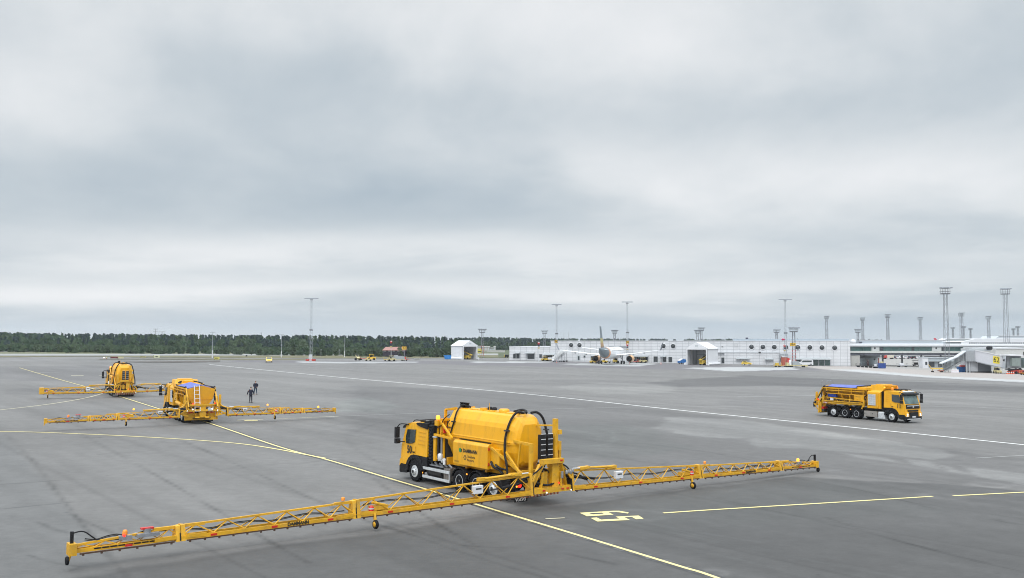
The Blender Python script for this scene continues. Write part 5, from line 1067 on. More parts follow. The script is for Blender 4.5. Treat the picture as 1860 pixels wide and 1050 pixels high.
# glazed pier on columns
W3 = Wall(Vector((117.5, 331, 0)), Vector((214, 318, 0)))
pier = thing('glazed_pier', 'long elevated pier with a green glass band and white roof standing on columns', 'pier', W3.M)
def span(u0, v0, u1, v1): s0, a_ = W3.at(u0, v0); s1, b_ = W3.at(u1, v1); return s0, s1, b_, a_
s0, _ = W3.at(1531, 640); s1 = W3.at(2150, 640)[0]; z = lambda v: W3.at(1700, v)[1]
mb = MB(); mb.box(s0, s1, z(629.8), z(624.5), -16, .5); mb.build('roof', WHT, pier, bevel=.25)
mb = MB(); mb.box(s0, s1, z(641.5), z(637.6), -16, .1); mb.build('parapet_wall', mat('pier_cream', (.52, .53, .51), .6), pier)
mb = MB(); mb.box(s0, s1, z(645.0), z(641.5), -15.6, -.3); mb.build('floor_shade_band', mat('under_beam_shade', (.10, .10, .13), .6), pier)  # dark box extended downward to stand in for the shade band under the pier
mb = MB(); mb.box(s0 + .3, s1 - .3, z(637.6), z(629.8), -15.5, -.25); gz = mb.build('glazing', GLG, pier)
mb = MB(); s_ = s0 + 7
while s_ < s1: mb.box(s_, s_ + .12, z(637.6), z(629.8), -.26, -.08); s_ += 2.35
mb.build('mullion', mat('mullion_dark', (.08, .12, .115), .5), gz)
for a_, b_ in ((1531.3, 1538.3), (1583, 1597.5), (1692.5, 1710)): lbox('wall_panel', WPAN2, pier, W3, a_, 629.8, b_, 637.6, -.3, .02)
for a_, b_ in ((1538.5, 1546), (1598, 1604), (1710.5, 1716), (1656, 1661)): lbox('dark_pane', DGL, pier, W3, a_, 630.2, b_, 637.2, -.3, -.02)
for a_ in (1587.5, 1699): lbox('small_window', DGL, pier, W3, a_, 631, a_ + 3, 634, -.1, .06)
for k, u in enumerate((1546, 1580, 1614, 1650, 1686, 1722, 1760, 1800, 1842)):
    s_, _ = W3.at(u, 650); mb = MB(); mb.box(s_ - .25, s_ + .25, -4.5, z(643.8), -8.2, -7.7); mb.build('column', STL, pier)
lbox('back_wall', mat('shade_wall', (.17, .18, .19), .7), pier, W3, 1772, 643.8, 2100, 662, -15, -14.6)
# halls behind the pier
def hall(name, label, D, u0, u1, vt, vb, m, round_=0, slant=0):
    a, b = A(u0, vt, D), A(u1, vt, D * .98); zb_ = A(u0, vb, D).z; o = thing(name, label, 'hall', Matrix.Translation((a.x, a.y, 0)))
    w = b.x - a.x; mb = MB(); 
    zt = a.z; mb.loft([[(round_, 0, zt), (0, 0, zt - round_ * .7), (0, 0, zb_ - 6), (w, 0, zb_ - 6), (w, 0, zt)], [(round_, 22, zt), (0, 22, zt - round_ * .7), (0, 22, zb_ - 6), (w, 22, zb_ - 6), (w, 22, zt)]])
    mb.build('wall', m, o); mb = MB(); mb.box(round_ + .2, w, -.3, 22, zt, zt + .35); mb.build('roof_edge', WHT, o); return o, a, w, zt
h1, *_ = hall('rear_hall', 'low blue-grey hall with rounded white end behind the glazed pier', 560, 1540, 1780, 618.6, 626, mat('pale_blue_cladding', (.50, .56, .62), .6), 3.0)
mb = MB(); mb.lathe([(.5, 0), (1.4, .3), (1.8, 1.5), (1.4, 2.8), (.3, 3.2)], (2.4, -2.2, A(1545, 626, 560).z), 'z', 16); mb.build('roof_dome', WHT, h1)
for x_ in (4.0, 6.6): mb = MB(); mb.box(x_, x_ + 1.6 if x_ > 6 else x_ + .8, -1, 1, A(1545, 623, 560).z, A(1545, 620.8, 560).z); mb.build('roof_unit', mat('dark_unit', (.03, .03, .06), .5), h1)
# jagged shed roofs
for k, (u, vt) in enumerate(((1722, 614.5), (1738, 614.0), (1754, 614.5))):
    a = A(u, 619.5, 570); o = thing('ridge_roof', ['first', 'middle', 'last'][k] + ' of the three small white pointed roofs behind the pier, counted from the left', 'roof', Matrix.Translation(a), group='small white pointed roofs')
    mb = MB(); h = (619.5 - vt) / F * 570; mb.loft([[(-3.2, 0, -2), (4.4, 0, -2), (4.4, 0, 0), (.2, 0, h), (-1.7, 0, h * .5), (-3.2, 0, 0)], [(-3.2, 9, -2), (4.4, 9, -2), (4.4, 9, 0), (.2, 9, h), (-1.7, 9, h * .5), (-3.2, 9, 0)]]); mb.build('roof', WHT, o)
    mb = MB(); mb.box(-2, 3, .2, 8.8, -8, -2); mb.build('wall', LGR, o)
h2, a, w, zt = hall('clerestory_hall', 'white hall with a slanted end and a row of small dark windows under its roof', 520, 1752, 2100, 615.6, 626, WPAN2, 0)
mb = MB(); zt = A(1760, 615.3, 517).z; zb_ = A(1760, 621.3, 517).z; mb.loft([[(4.8, -3, zt), (-3.2, -3, zb_), (-3.2, 22, zb_), (4.8, 22, zt)], [(104, -3, zt), (104, -3, zb_), (104, 22, zb_), (104, 22, zt)]]); mb.build('slanted_roof', WHT, h2)
for k in range(26):
    u = 1762 + 3.9 * k; q = A(u, 624, 516.5); mb = MB(); mb.box(q.x - a.x - .38, q.x - a.x + .38, -3.4, -2.9, A(u, 624.3, 516.5).z, A(u, 622.2, 516.5).z); mb.build('roof_window', DGL, h2)
mb = MB(); mb.box(-3.2, 104, -3.1, -2.5, A(1760, 625.8, 517).z, zb_); mb.build('window_strip_wall', WHT, h2)
hall('far_hall', 'pale flat-topped hall farthest back at the right edge', 640, 1805, 2100, 610.5, 618, mat('far_white', (.50, .54, .58), .6), 3.5)
h4, a, w, zt = hall('grey_boarding_block', 'pale boarding block with dark window behind the numbered jet bridge', 300, 1808, 1900, 633.5, 646, mat('pale_block', (.52, .52, .51), .6)); 
mb = MB(); mb.box(8.9, 9.5, -.2, .05, A(1858, 645, 300).z, A(1858, 639, 300).z); mb.build('window', DGL, h4)
# farm house with red roof and the beige sheds beyond the runway
def house(name, label, cat, D, u0, u1, v_ridge, v_eave, v_base, wall, roof, depth=9, hip=.25, windows=0):
    p0, p1 = A(u0, v_base, D), A(u1, v_base, D); L = p1.x - p0.x; zr, ze, zb_ = A(u0, v_ridge, D).z, A(u0, v_eave, D).z, A(u0, v_base, D).z - 1.2
    o = thing(name, label, cat, Matrix.Translation((p0.x, p0.y, 0)))
    mb = MB(); mb.box(.3, L - .3, .4, depth - .4, zb_, ze); mb.build('wall', wall, o)
    mb = MB(); hp = L * hip; mb.add([(0, 0, ze), (L, 0, ze), (L, depth, ze), (0, depth, ze), (hp, depth / 2, zr), (L - hp * .15, depth / 2, zr), (0, 0, ze - .12), (L, 0, ze - .12), (L, depth, ze - .12), (0, depth, ze - .12)], [(0, 1, 5, 4), (1, 2, 5), (2, 3, 4, 5), (3, 0, 4), (0, 6, 7, 1), (1, 7, 8, 2), (2, 8, 9, 3), (3, 9, 6, 0), (6, 9, 8, 7)]); mb.build('roof', roof, o)
    for k in range(windows): x = L * (k + .5) / windows; mb = MB(); mb.box(x - .5, x + .5, .36, .42, zb_ + 2.2, ze - .5); mb.build('window', LGR, o)
    return o
house('barn', 'long dark barn with a pale red roof in front of the forest', 'barn', 392, 694, 736, 630.3, 636.2, 641.5, mat('barn_dark', (.035, .03, .045), .8), mat('red_tiles', (.30, .155, .135), .8), hip=.09, windows=5)
for k, (u0, u1, vr, ve, vb, lab) in enumerate(((868, 874, 628.5, 629, 640, 'narrow beige building right beside the left tent with a yellow lower front'), (875, 890, 629, 629.6, 639, 'widest of the low beige buildings beyond the runway behind the small mast'), (890, 897, 631.5, 632, 638.5, 'small dark-roofed beige building beyond the runway'), (896, 901, 628.8, 629.4, 638, 'rightmost beige building beyond the runway before the terminal'))):
    house('beige_building', lab, 'building', 640, u0, u1, vr, ve, vb, mat('beige_wall', (.42, .40, .36), .7), mat('beige_roof', (.46, .45, .43), .7), depth=8, hip=.02, windows=3 if k != 3 else 1)
p = G(871, 638); o = thing('yellow_panel_sign', 'small bright yellow board standing beside the left tent', 'sign', Matrix.Translation(A(871, 637, 430))); mb = MB(); mb.box(-1, 1, -.1, .1, -1.2, 1.0); mb.build('board', mat('sign_lime', (.55, .50, .10), .6), o); mb = MB(); mb.box(-.7, .7, -.14, -.1, -.6, -.2); mb.build('marking', LETT, o); mb = MB(); mb.box(-.05, .05, 0, .06, -4, -1.2); mb.build('post', STL, o)
# embankment fence / low wall behind mast
p0, p1 = A(885, 636.5, 600), A(917, 636.5, 600); mb = MB(); mb.box(p0.x, p1.x, 600, 600.5, p0.z - 2.5, p0.z + .1); tag(mb.build('low_wall', mat('concrete_light', (.42, .42, .40), .8)), 'low pale wall running right from the beige buildings', 'wall')

# ------------------------------------------------------------------ tents
TENT = mat('tent_white', (.68, .69, .71), .55, var=.04, scale=.4)
def tent(name, label, front_l, front_r, v_base, v_eave, v_ridge, depth, ang, side):
    """open gable faces the apron; side: +1 long wall seen left of the gable, -1 right"""
    fl, fr = G(front_l, v_base), G(front_r, v_base); D = (fl.y + fr.y) / 2; mpp = D / F
    w = (front_r - front_l) * mpp / math.cos(ang); he = (v_base - v_eave) * mpp; hr = (v_base - v_ridge) * mpp
    o = thing(name, label, 'tent', upright(fl, ang))
    mb = MB(); t_ = .18
    for x0 in (0, w - t_): mb.box(x0, x0 + t_, 0, depth, 0, he)
    mb.loft([[(-.25, 0, he - .2), (w / 2, 0, hr), (w + .25, 0, he - .2), (w + .25, 0, he), (w / 2, 0, hr + .2), (-.25, 0, he)], [(-.25, depth, he - .2), (w / 2, depth, hr), (w + .25, depth, he - .2), (w + .25, depth, he), (w / 2, depth, hr + .2), (-.25, depth, he)]])
    mb.box(0, w, depth - t_, depth, 0, he); mb.loft([[(0, depth - t_, he), (w / 2, depth - t_, hr), (w, depth - t_, he)], [(0, depth, he), (w / 2, depth, hr), (w, depth, he)]])
    # gable front with a door opening
    ow = .07 * w; oh = he * .93
    mb.box(0, ow, 0, t_, 0, he); mb.box(w - ow, w, 0, t_, 0, he); mb.box(ow, w - ow, 0, t_, oh, he); mb.loft([[(0, 0, he), (w / 2, 0, hr), (w, 0, he)], [(0, t_, he), (w / 2, t_, hr), (w, t_, he)]])
    sh = mb.build('shell', TENT, o)
    mb = MB()
    for x0 in (-.35, w + .35): mb.tube((x0, -.1, .32), (x0, depth, .32), .42, 10)
    mb.build('ballast_roll', TENT, o)
    mb = MB()
    for k in range(4):
        y = .3 + (depth - .7) * k / 3
        for x0 in (.25, w - .25): mb.tube((x0, y, 0), (x0, y, he), .07, 5)
        mb.tube((.25, y, he), (w / 2, y, hr - .1), .07, 5); mb.tube((w - .25, y, he), (w / 2, y, hr - .1), .07, 5)
    for zf in (.33, .62): mb.tube((.3, depth - .35, he * zf), (w - .3, depth - .35, he * zf), .06, 5)
    for xf in (.33, .66): mb.tube((w * xf, depth - .35, 0), (w * xf, depth - .35, he), .06, 5)
    mb.build('inner_frame', STL, o)
    MB().box(w * .43, w * .57, -.03, 0, he + (hr - he) * .30, he + (hr - he) * .60).build('vent', LGR, o)
    return o, fl, w, he, ang
tA = tent('storage_tent', 'white gabled storage tent with open end, alone on the left beyond the apron', 840.5, 866.5, 653, 628.2, 619.6, 8.0, R(38), 1)
tB = tent('storage_tent', 'white gabled storage tent standing in front of the round windows of the terminal', 1246, 1279.5, 662.5, 633.2, 622.8, 8.0, R(-38), -1)
# ------------------------------------------------------------------ masts
def lattice(name, label, u, v_top, D=None, v_base=None, group=None, kind='tower', h_m=27, foot=2.2, headw=3.6, red=False):
    if D is None:
        D = G(u, v_base).y if v_base else 0
    if not D:
        D = (h_m - CH) * F / (YH - v_top); D = (h_m - CH + hgt((u - 930) / F * 400, 400)) * F / (YH - v_top)
    x = (u - 930) / F * D; z0 = hgt(x, D); top = A(u, v_top, D).z - z0; o = thing(name, label, 'light mast', Matrix.Translation((x, D, z0)), group)
    o.rotation_euler = (0, 0, random.uniform(-.15, .15)); leg = max(.05, D * .00015)
    if kind == 'tower':
        hd = top - 2.2 if h_m > 20 else top - 1.6
        mb = MB(); rt = foot * .5 * .68
        cor = lambda z_: [(sx * (foot / 2 + (rt - foot / 2) * z_ / hd), sy * (foot / 2 + (rt - foot / 2) * z_ / hd), z_) for sx, sy in ((-1, -1), (1, -1), (1, 1), (-1, 1))]
        for k in range(4): mb.tube(cor(0)[k], cor(hd)[k], leg * 1.5, 5)
        n = max(5, int(hd / (2.2 if D < 500 else 4.5)))
        for j in range(n):
            a, b = cor(hd * j / n), cor(hd * (j + 1) / n)
            for k in range(4): mb.tube(a[k], b[(k + 1) % 4] if j % 2 else b[(k - 1) % 4], leg * .55, 3, caps=False); mb.tube(b[k], b[(k + 1) % 4], leg * .5, 3, caps=False) if j % 3 == 2 else None
        mb.build('lattice', [mat('mast_steel', (.26, .27, .30), .5, .4)] if not red else [mat('mast_steel', (.26, .27, .30), .5, .4)], o)
        if red:
            mb = MB()
            for j in range(0, 5): a, b = cor(hd * (.08 + .09 * j)), cor(hd * (.08 + .09 * j + .045)); [mb.tube((a[k][0] * 1.02, a[k][1] * 1.02, a[k][2]), (b[k][0] * 1.02, b[k][1] * 1.02, b[k][2]), leg * 1.7, 5) for k in range(4)]
            mb.build('red_band', REDP, o)
        mb = MB(); hw = headw / 2; mb.box(-hw * .8, hw * .8, -hw * .6, hw * .6, hd, hd + .3)
        for sx in (-1, -.33, .33, 1): mb.tube((sx * hw * .75, -hw * .55, hd), (sx * hw * .75, -hw * .55, top - .3), leg, 4); mb.tube((sx * hw * .75, hw * .55, hd), (sx * hw * .75, hw * .55, top - .3), leg, 4)
        for z_ in (hd + .9, top - .35): mb.tube((-hw, -hw * .55, z_), (hw, -hw * .55, z_), leg, 4); mb.tube((-hw, hw * .55, z_), (hw, hw * .55, z_), leg, 4)
        mb.build('platform', mat('mast_dark', (.12, .125, .14), .5, .3), o)
        nl = 4 if D < 800 else 3
        for k in range(nl): x_ = -hw + 2 * hw * k / (nl - 1); mb = MB(); mb.loft([[(x_ - .42, -hw * .7, top - .2), (x_ + .42, -hw * .7, top - .2), (x_ + .42, -hw * .4, top - .35), (x_ - .42, -hw * .4, top - .35)], [(x_ - .42, -hw * .7, top + .05), (x_ + .42, -hw * .7, top + .05), (x_ + .42, -hw * .4, top - .05), (x_ - .42, -hw * .4, top - .05)]]); mb.build('floodlight', mat('lamp_grey', (.30, .33, .37), .4), o)
    else:   # slim braced mast with a wide cross-arm
        mb = MB(); r0 = .62
        cor = lambda z_, s=1: [((.5 if z_ < top * .5 else .30) * math.cos(a), (.5 if z_ < top * .5 else .30) * math.sin(a), z_) for a in (.5, 2.6, 4.7)]
        segs = [(0, top * .5), (top * .5, top)]
        for z0_, z1_ in segs:
            rr_ = .46 if z0_ == 0 else .28; c3 = [(rr_ * math.cos(a), rr_ * math.sin(a)) for a in (.5, 2.6, 4.7)]
            for k in range(3): mb.tube((*c3[k], z0_), (*c3[k], z1_), leg * .9, 4)
            n = int((z1_ - z0_) / 1.5)
            for j in range(n):
                for k in range(3): mb.tube((*c3[k], z0_ + (z1_ - z0_) * j / n), (*c3[(k + 1) % 3], z0_ + (z1_ - z0_) * (j + 1) / n), leg * .45, 3, caps=False)
        mb.build('lattice', mat('mast_pale', (.36, .38, .41), .5, .3), o)
        mb = MB(); mb.tube((-headw / 2, 0, top), (headw / 2, 0, top), leg * 1.1, 5); mb.box(-.45, .45, -.3, .3, top - .5, top - .3); mb.box(-.5, .5, -.35, .35, top * .5 - .3, top * .5 + .1); mb.build('cross_arm', mat('mast_dark', (.12, .125, .14), .5, .3), o)
        for k in range(8): x_ = -headw / 2 + headw * k / 7; mb = MB(); mb.box(x_ - .28, x_ + .28, -.35, .1, top - .08, top + .22); mb.build('floodlight', mat('lamp_grey', (.30, .33, .37), .4), o)
    return o, Vector((x, D, z0)), top
gT = 'tall four-legged floodlight towers behind the pier'
def far_t(u, v, lab, **k): return lattice('floodlight_tower', lab, u, v, group=gT, **k)
far_t(1718, 522, 'nearest and tallest floodlight tower, standing in front of the glazed pier', D=296, foot=1.35, headw=3.1)
far_t(1827, 524, 'tall floodlight tower right of the numbered jet bridge, second tallest', D=342, foot=1.6, headw=3.2)
far_t(1501, 574, 'floodlight tower rising behind the right end of the terminal roof', foot=1.7, headw=3.2)
far_t(1566.5, 577, 'floodlight tower just right of a short twin-headed mast behind the pier', foot=1.6, headw=3.0)
far_t(1612, 571, 'floodlight tower above the glazed pier, halfway between two shorter ones', foot=1.6, headw=3.2)
far_t(1671, 576, 'floodlight tower above the red aircraft tail fin', foot=1.6, headw=3.2)
far_t(1746, 568, 'floodlight tower just right of the tallest one, behind the ridge roofs', foot=1.7, headw=3.2)
far_t(1795, 574, 'floodlight tower left of the second tallest tower, above the clerestory hall', foot=1.7, headw=3.2)
gF = 'small faraway floodlight towers'
for u, v, lab in ((1730, 594, 'leftmost faint small tower right beside the tallest floodlight tower'), (1749.5, 592.5, 'faint small tower partly hidden by the tower behind the ridge roofs'), (1762, 596, 'faint small tower standing alone left of the clerestory hall end'), (1840, 596.5, 'faint small tower directly right of the second tallest tower'), (1848, 592.5, 'faint small tower nearest the right edge of the picture')):
    lattice('floodlight_tower', lab, u, v, group=gF, foot=1.8, headw=4.6)
gM = 'short four-legged masts with spread lamp heads'
for u, v, lab in ((989, 600.5, 'short lamp mast behind the low wing of the terminal'), (1116, 599.5, 'short lamp mast above the aircraft fuselage behind the terminal'), (1266.5, 599.5, 'left and lower of two short lamp masts side by side above the right tent'), (1273.5, 595, 'right and higher of two short lamp masts side by side above the right tent'), (1410, 598.5, 'short lamp mast left of the slim mast at the terminal'), (1557.5, 598, 'short lamp mast above the left end of the pier')):
    lattice('lamp_mast', lab, u, v, D=430, group=gM, h_m=13, foot=1.0, headw=2.6)
lattice('lamp_mast', 'short lamp mast with red and white foot right of the left tent', 876, 597.5, D=395, group=gM, h_m=13, foot=1.0, headw=2.9, red=True)
mB = lattice('lamp_mast', 'short lamp mast with red and white legs carrying a wide yellow number board', 1441, 594.5, D=306, group=gM, h_m=13, foot=1.0, headw=2.8, red=True)
gS = 'slim masts with wide cross arms'
mL = lattice('slim_mast', 'slim mast with cross arm standing alone on a red base in front of the forest', 565.5, 542.5, v_base=655.5, group=gS, kind='slim', headw=4.0)
m1_ = lattice('slim_mast', 'slim mast with cross arm at the left end of the terminal high part', 1011, 553.5, v_base=658, group=gS, kind='slim', headw=3.0)
m2_ = lattice('slim_mast', 'slim mast with cross arm behind the aircraft right wing', 1139.5, 549, v_base=658.5, group=gS, kind='slim', headw=3.4)
m3_ = lattice('slim_mast', 'slim mast with cross arm next to the red-white banded lamp mast', 1426.5, 544.5, v_base=664.5, group=gS, kind='slim', headw=4.0)
x_ = mL[0]; mb = MB(); mb.box(-.55, .55, -.8, -.2, .6, 2.1); mb.build('switch_cabinet', LGR, x_); mb = MB(); mb.box(-1.5, 1.5, -1.2, 1.2, 0, .55); mb.build('base', REDP, x_); mb = MB(); mb.box(-.3, .5, -1.22, -1.2, .1, .45); mb.build('base_mark', WHT, x_)
# slender light posts by the runway, radio masts over the forest
for u, v0, v1, lab in ((385.5, 604, 650.5, 'slender light post left of the first yellow van with white lower half'), (511, 608.5, 649.5, 'slender light post midway between yellow van and slim mast'), (626, 609.5, 649, 'slender light post right of the slim mast')):
    p = G(u, v1); top = A(u, v0, p.y).z - p.z; o = thing('light_post', lab, 'light post', Matrix.Translation(p), 'slender light posts by the runway')
    mb = MB(); mb.tube((0, 0, top * .3), (0, 0, top), .10, 5, .07); mb.build('pole', mat('mast_pale', (.36, .38, .41)), o); mb = MB(); mb.tube((0, 0, 0), (0, 0, top * .3), .16, 6); mb.build('painted_foot', WHT, o)
    mb = MB(); mb.box(-.9, .9, -.12, .12, top, top + .16); mb.build('lamp_head', mat('lamp_grey', (.30, .33, .37)), o)
for u, v0, v1, w_, lab in ((283, 597, 612, 1.6, 'radio mast with cross bars above the forest'), (294.5, 602, 612, 2.4, 'small mast with flat antenna ring right of the radio mast'), (474.5, 604, 612, .5, 'thin lone aerial above the forest left of the slim mast')):
    a, b = A(u, v0, 640), A(u, v1, 640); o = thing('radio_mast', lab, 'radio mast', Matrix.Translation((a.x, 640, 0))); mb = MB(); mb.tube((0, 0, b.z - 14), (0, 0, a.z), .22, 5); mb.build('pole', mat('mast_pale', (.36, .38, .41)), o)
    mb = MB(); 
    for k in range(2 if w_ < 2 else 1): mb.tube((-w_, 0, a.z - .3 - k * 1.5), (w_, 0, a.z - .3 - k * 1.5), .16, 5)
    mb.build('antenna_arm', mat('mast_pale', (.36, .38, .41)), o)
for u, v0, lab in ((583, 636, 'left marker post in the grass right of the slim mast'), (616, 636.5, 'right marker post in the grass right of the slim mast')):
    p = G(u, 648); o = thing('marker_post', lab, 'post', Matrix.Translation(p)); mb = MB(); mb.tube((0, 0, 0), (0, 0, A(u, v0, p.y).z - p.z), .09, 6); mb.build('pole', STL, o); mb = MB(); mb.lathe([(.14, 0), (.14, .3)], (0, 0, A(u, v0, p.y).z - p.z), 'z', 8); mb.build('cap', LGR, o)

# number boards and signal heads standing at the far stands
SGN = mat('sign_yellow', (.70, .42, .02), .5)
def numboard(u, v, D, s, w_, h_, lab, vb):
    c = A(u, v, D); o = thing('number_board', lab, 'sign', Matrix.Translation(c)); mb = MB(); mb.box(-w_ / 2, w_ / 2, -.12, .12, -h_ / 2, h_ / 2); bd = mb.build('board', SGN, o); mb = MB(); mb.box(-w_ / 2 - .06, w_ / 2 + .06, -.08, .10, -h_ / 2 - .06, h_ / 2 + .06); mb.build('frame', BLK, bd)
    text(s, h_ * .98, LETT, bd, facing((0, -.13, 0), (1, 0, 0), (0, 0, 1)), bold=.02)
    if vb: mb = MB(); mb.tube((0, .1, -h_ / 2), (0, .1, hgt(c.x, D) - c.z), .09, 6); mb.build('post', STL, o)
numboard(734.5, 632.2, 345, '52', 1.55, 1.1, 'yellow number board standing in front of the barn', True)
numboard(1010, 620.3, G(1011, 658).y - .8, '54', .95, .92, 'small yellow number board high on the slim mast at the left of the terminal', False)
numboard(1139.7, 621.7, G(1139.5, 658.5).y - .8, '56', .95, .92, 'small yellow number board on the slim mast behind the aircraft', False)
numboard(1440, 625.6, 304.6, '58A', 1.75, .92, 'wide yellow number board with three characters on the red-white lamp mast', False)
def sighead(u, v, D, lab, post=True):
    c = A(u, v, D); z0 = hgt(c.x, D) - c.z; o = thing('signal_post', lab, 'signal post', Matrix.Translation(c), 'red signal posts at the far stands')
    mb = MB(); mb.lathe([(.12, -.45), (.28, -.38), (.38, -.05), (.38, .25), (.26, .40), (.02, .46)], (0, 0, .1), 'z', 14); hd = mb.build('signal_head', RED, o)
    mb = MB(); mb.lathe([(.01, -.15), (.2, -.1), (.26, .12), (.02, .25)], (.04, -.30, .3), 'z', 10); mb.build('white_cap', WHT, hd)
    mb = MB(); mb.box(-.3, .3, -.2, .2, -1.0, -.45); mb.build('lamp_box', mat('dark_unit', (.03, .03, .06)), o)
    mb = MB(); mb.box(-.28, .28, -.18, .18, -1.7, -1.3); mb.build('plate', mat('plate_yellow', (.45, .36, .12), .6), o)
    mb = MB(); mb.tube((0, .05, -1.3), (0, .05, z0), .09, 6); mb.build('post', LGR, o)
sighead(710.5, 622, 318, 'red and white signal post in front of the barn')
sighead(978.6, 624.2, 322, 'red and white signal post in front of the terminal low wing')
sighead(1139.6, 627, G(1139.5, 658.5).y - 3, 'red and white signal post beside the slim mast behind the aircraft')
sighead(1425.2, 628.8, G(1426.5, 664.5).y - 2, 'red and white signal post beside the slim mast right of the yellow car')
c = A(1422.7, 616.8, 300); o = thing('windsock', 'small dark red windsock above the terminal roof beside the right slim mast', 'windsock', Matrix.Translation(c)); mb = MB(); mb.lathe([(.22, -.5), (.34, -.3), (.3, .2), (.2, .5)], (0, 0, 0), 'x', 12); mb.build('sock', mat('sock_red', (.42, .02, .08), .7), o); mb = MB(); mb.tube((.5, 0, 0), (.5, 0, hgt(c.x, 300) - c.z), .05, 5); mb.build('pole', STL, o)

# ------------------------------------------------------------------ airliner
AWH = mat('aircraft_white', (.76, .77, .79), .35, var=.04)
def airliner():
    p = G(1111.0, 661.3); t = thing('airliner', 'white airliner with grey and orange tail parked nose-in at the terminal', 'aeroplane', upright(p, R(74)))
    ZC = 3.75; r0 = 2.0
    def ring(x, r, zc, rz=None, n=24): rz = rz or r; return [(x, r * math.cos(2 * math.pi * k / n), zc + rz * math.sin(2 * math.pi * k / n)) for k in range(n)]
    L = MB(); body = [(-21.5, .22, 5.35), (-20.6, .45, 5.1), (-19, .80, 4.85), (-17, 1.18, 4.5), (-15, 1.5, 4.2), (-13, 1.75, 3.98), (-11, 1.92, 3.84), (-9, 2.0, 3.75), (13.5, 2.0, 3.75), (15.5, 1.88, 3.72), (17, 1.6, 3.6), (18.3, 1.15, 3.4), (19.1, .6, 3.25), (19.4, .1, 3.2)]
    L.loft([ring(x, r, z_) for x, r, z_ in body if x >= -13], smooth=True); fu = L.build('fuselage', AWH, t)
    GT = mat('tail_grey', (.17, .21, .235), .4); OR = mat('livery_orange', (.72, .30, .10), .4)
    L = MB(); L.loft([ring(x, r, z_) for x, r, z_ in body if x <= -13], smooth=True); L.build('tail_cone', GT, t)
    L = MB(); L.loft([ring(-13.4, 1.72, 4.02), ring(-12.3, 1.83, 3.93)], smooth=True); L.loft([ring(-12.9, 1.775, 3.97), ring(-12.1, 1.86, 3.91)], smooth=True); L.build('orange_band', OR, t)
    L = MB(); [L.box(x, x + .25, s * 1.88 - .02, s * 1.88 + .02, 4.3, 4.62) for x in np.arange(-10, 15, 1.0) for s in (-1, 1)]; L.build('cabin_windows', DGL, fu)
    def surf(root, tip, th, mb):  # root/tip: (xle, xte, y, z)
        def sec_(s_, t_): xl, xt, y, z_ = s_; c = xl - xt; return [(xl, y, z_), (xl - .25 * c, y, z_ + t_ * c), (xl - .6 * c, y, z_ + t_ * c * .8), (xt, y, z_), (xl - .6 * c, y, z_ - t_ * c * .4), (xl - .25 * c, y, z_ - t_ * c * .6)]
        mb.loft([sec_(s_, th) for s_ in (root, tip)])
    for s in (-1, 1):
        L = MB(); surf((4.5, -2.2, s * 1.6, 2.9), (1.0, -2.6, s * 6.4, 3.35), .07, L); surf((1.0, -2.6, s * 6.4, 3.35), (-4.0, -5.6, s * 17.0, 4.75), .06, L); wg = L.build('wing', AWH, t)
        L = MB(); L.loft([[(-4.0, s * 16.9, 4.7), (-4.8, s * 17.2, 4.7), (-5.6, s * 16.9, 4.7), (-4.8, s * 16.7, 4.7)], [(-5.7, s * 17.75, 7.2), (-6.1, s * 17.9, 7.2), (-6.6, s * 17.75, 7.2), (-6.1, s * 17.65, 7.2)]]); L.build('winglet', mat('winglet_grey', (.25, .27, .31), .4), wg)
        L = MB(); [L.loft([[(-1.2 - d_, s * y, z_ + .05), (-1.2 - d_, s * y + .3, z_ + .05), (-1.2 - d_, s * y + .15, z_ - .45)], [(-4.2 - d_ * .7, s * y, z_ + .1), (-4.2 - d_ * .7, s * y + .3, z_ + .1), (-4.2 - d_ * .7, s * y + .15, z_ - .15)]]) for y, z_, d_ in ((4.2, 3.0, 0), (8, 3.4, .6), (11.5, 3.85, 1.6))]; L.build('flap_fairing', LGR, wg)
        L = MB(); L.lathe([(.80, -3.1), (1.02, -1.8), (1.18, 0), (1.16, 1.1), (1.0, 1.35), (.9, 1.3), (.85, .6), (.3, .4)], (4.1, s * 5.75, 1.75), 'x', 24); en = L.build('engine', mat('engine_orange', (.72, .42, .20), .35), wg)
        L = MB(); L.lathe([(.78, -3.15), (.5, -4.0), (.2, -4.6), (.02, -4.7)], (4.1, s * 5.75, 1.75), 'x', 18); L.lathe([(1.0, -3.05), (.7, -3.12)], (4.1, s * 5.75, 1.75), 'x', 18); L.build('exhaust_cone', BLK, en)
        L = MB(); L.loft([[(5, s * 5.65, 2.9), (5, s * 5.85, 2.9), (1, s * 5.85, 2.9), (1, s * 5.65, 2.9)], [(3.4, s * 5.65, 3.5), (3.4, s * 5.85, 3.5), (0, s * 5.85, 3.5), (0, s * 5.65, 3.5)]]); L.build('pylon', LGR, en)
        L = MB(); surf((-15.6, -18.6, s * .8, 4.9), (-18.4, -20.0, s * 6.2, 5.7), .05, L); L.build('tailplane', AWH, t)
        L = MB(); L.tube((-.4, s * 3.8, .6), (-.2, s * 3.6, 3.0), .16, 8); L.tube((-.3, s * 3.0, 2.6), (-.4, s * 3.7, 1.3), .10, 6); g_ = L.build('main_gear', STL, t)
        for dy_ in (-.45, .45): L = MB(); L.lathe([(.3, -.2), (.56, -.19), (.60, 0), (.56, .19), (.3, .2)], (-.4, s * 3.8 + dy_, .6), 'y', 16); L.build('tyre', RUB, g_)
    L = MB(); L.tube((12.6, 0, .4), (12.6, 0, 2.0), .12, 8); g_ = L.build('nose_gear', STL, t)
    for dy_ in (-.28, .28): L = MB(); L.lathe([(.2, -.12), (.38, -.11), (.38, .11), (.2, .12)], (12.6, dy_, .38), 'y', 12); L.build('tyre', RUB, g_)
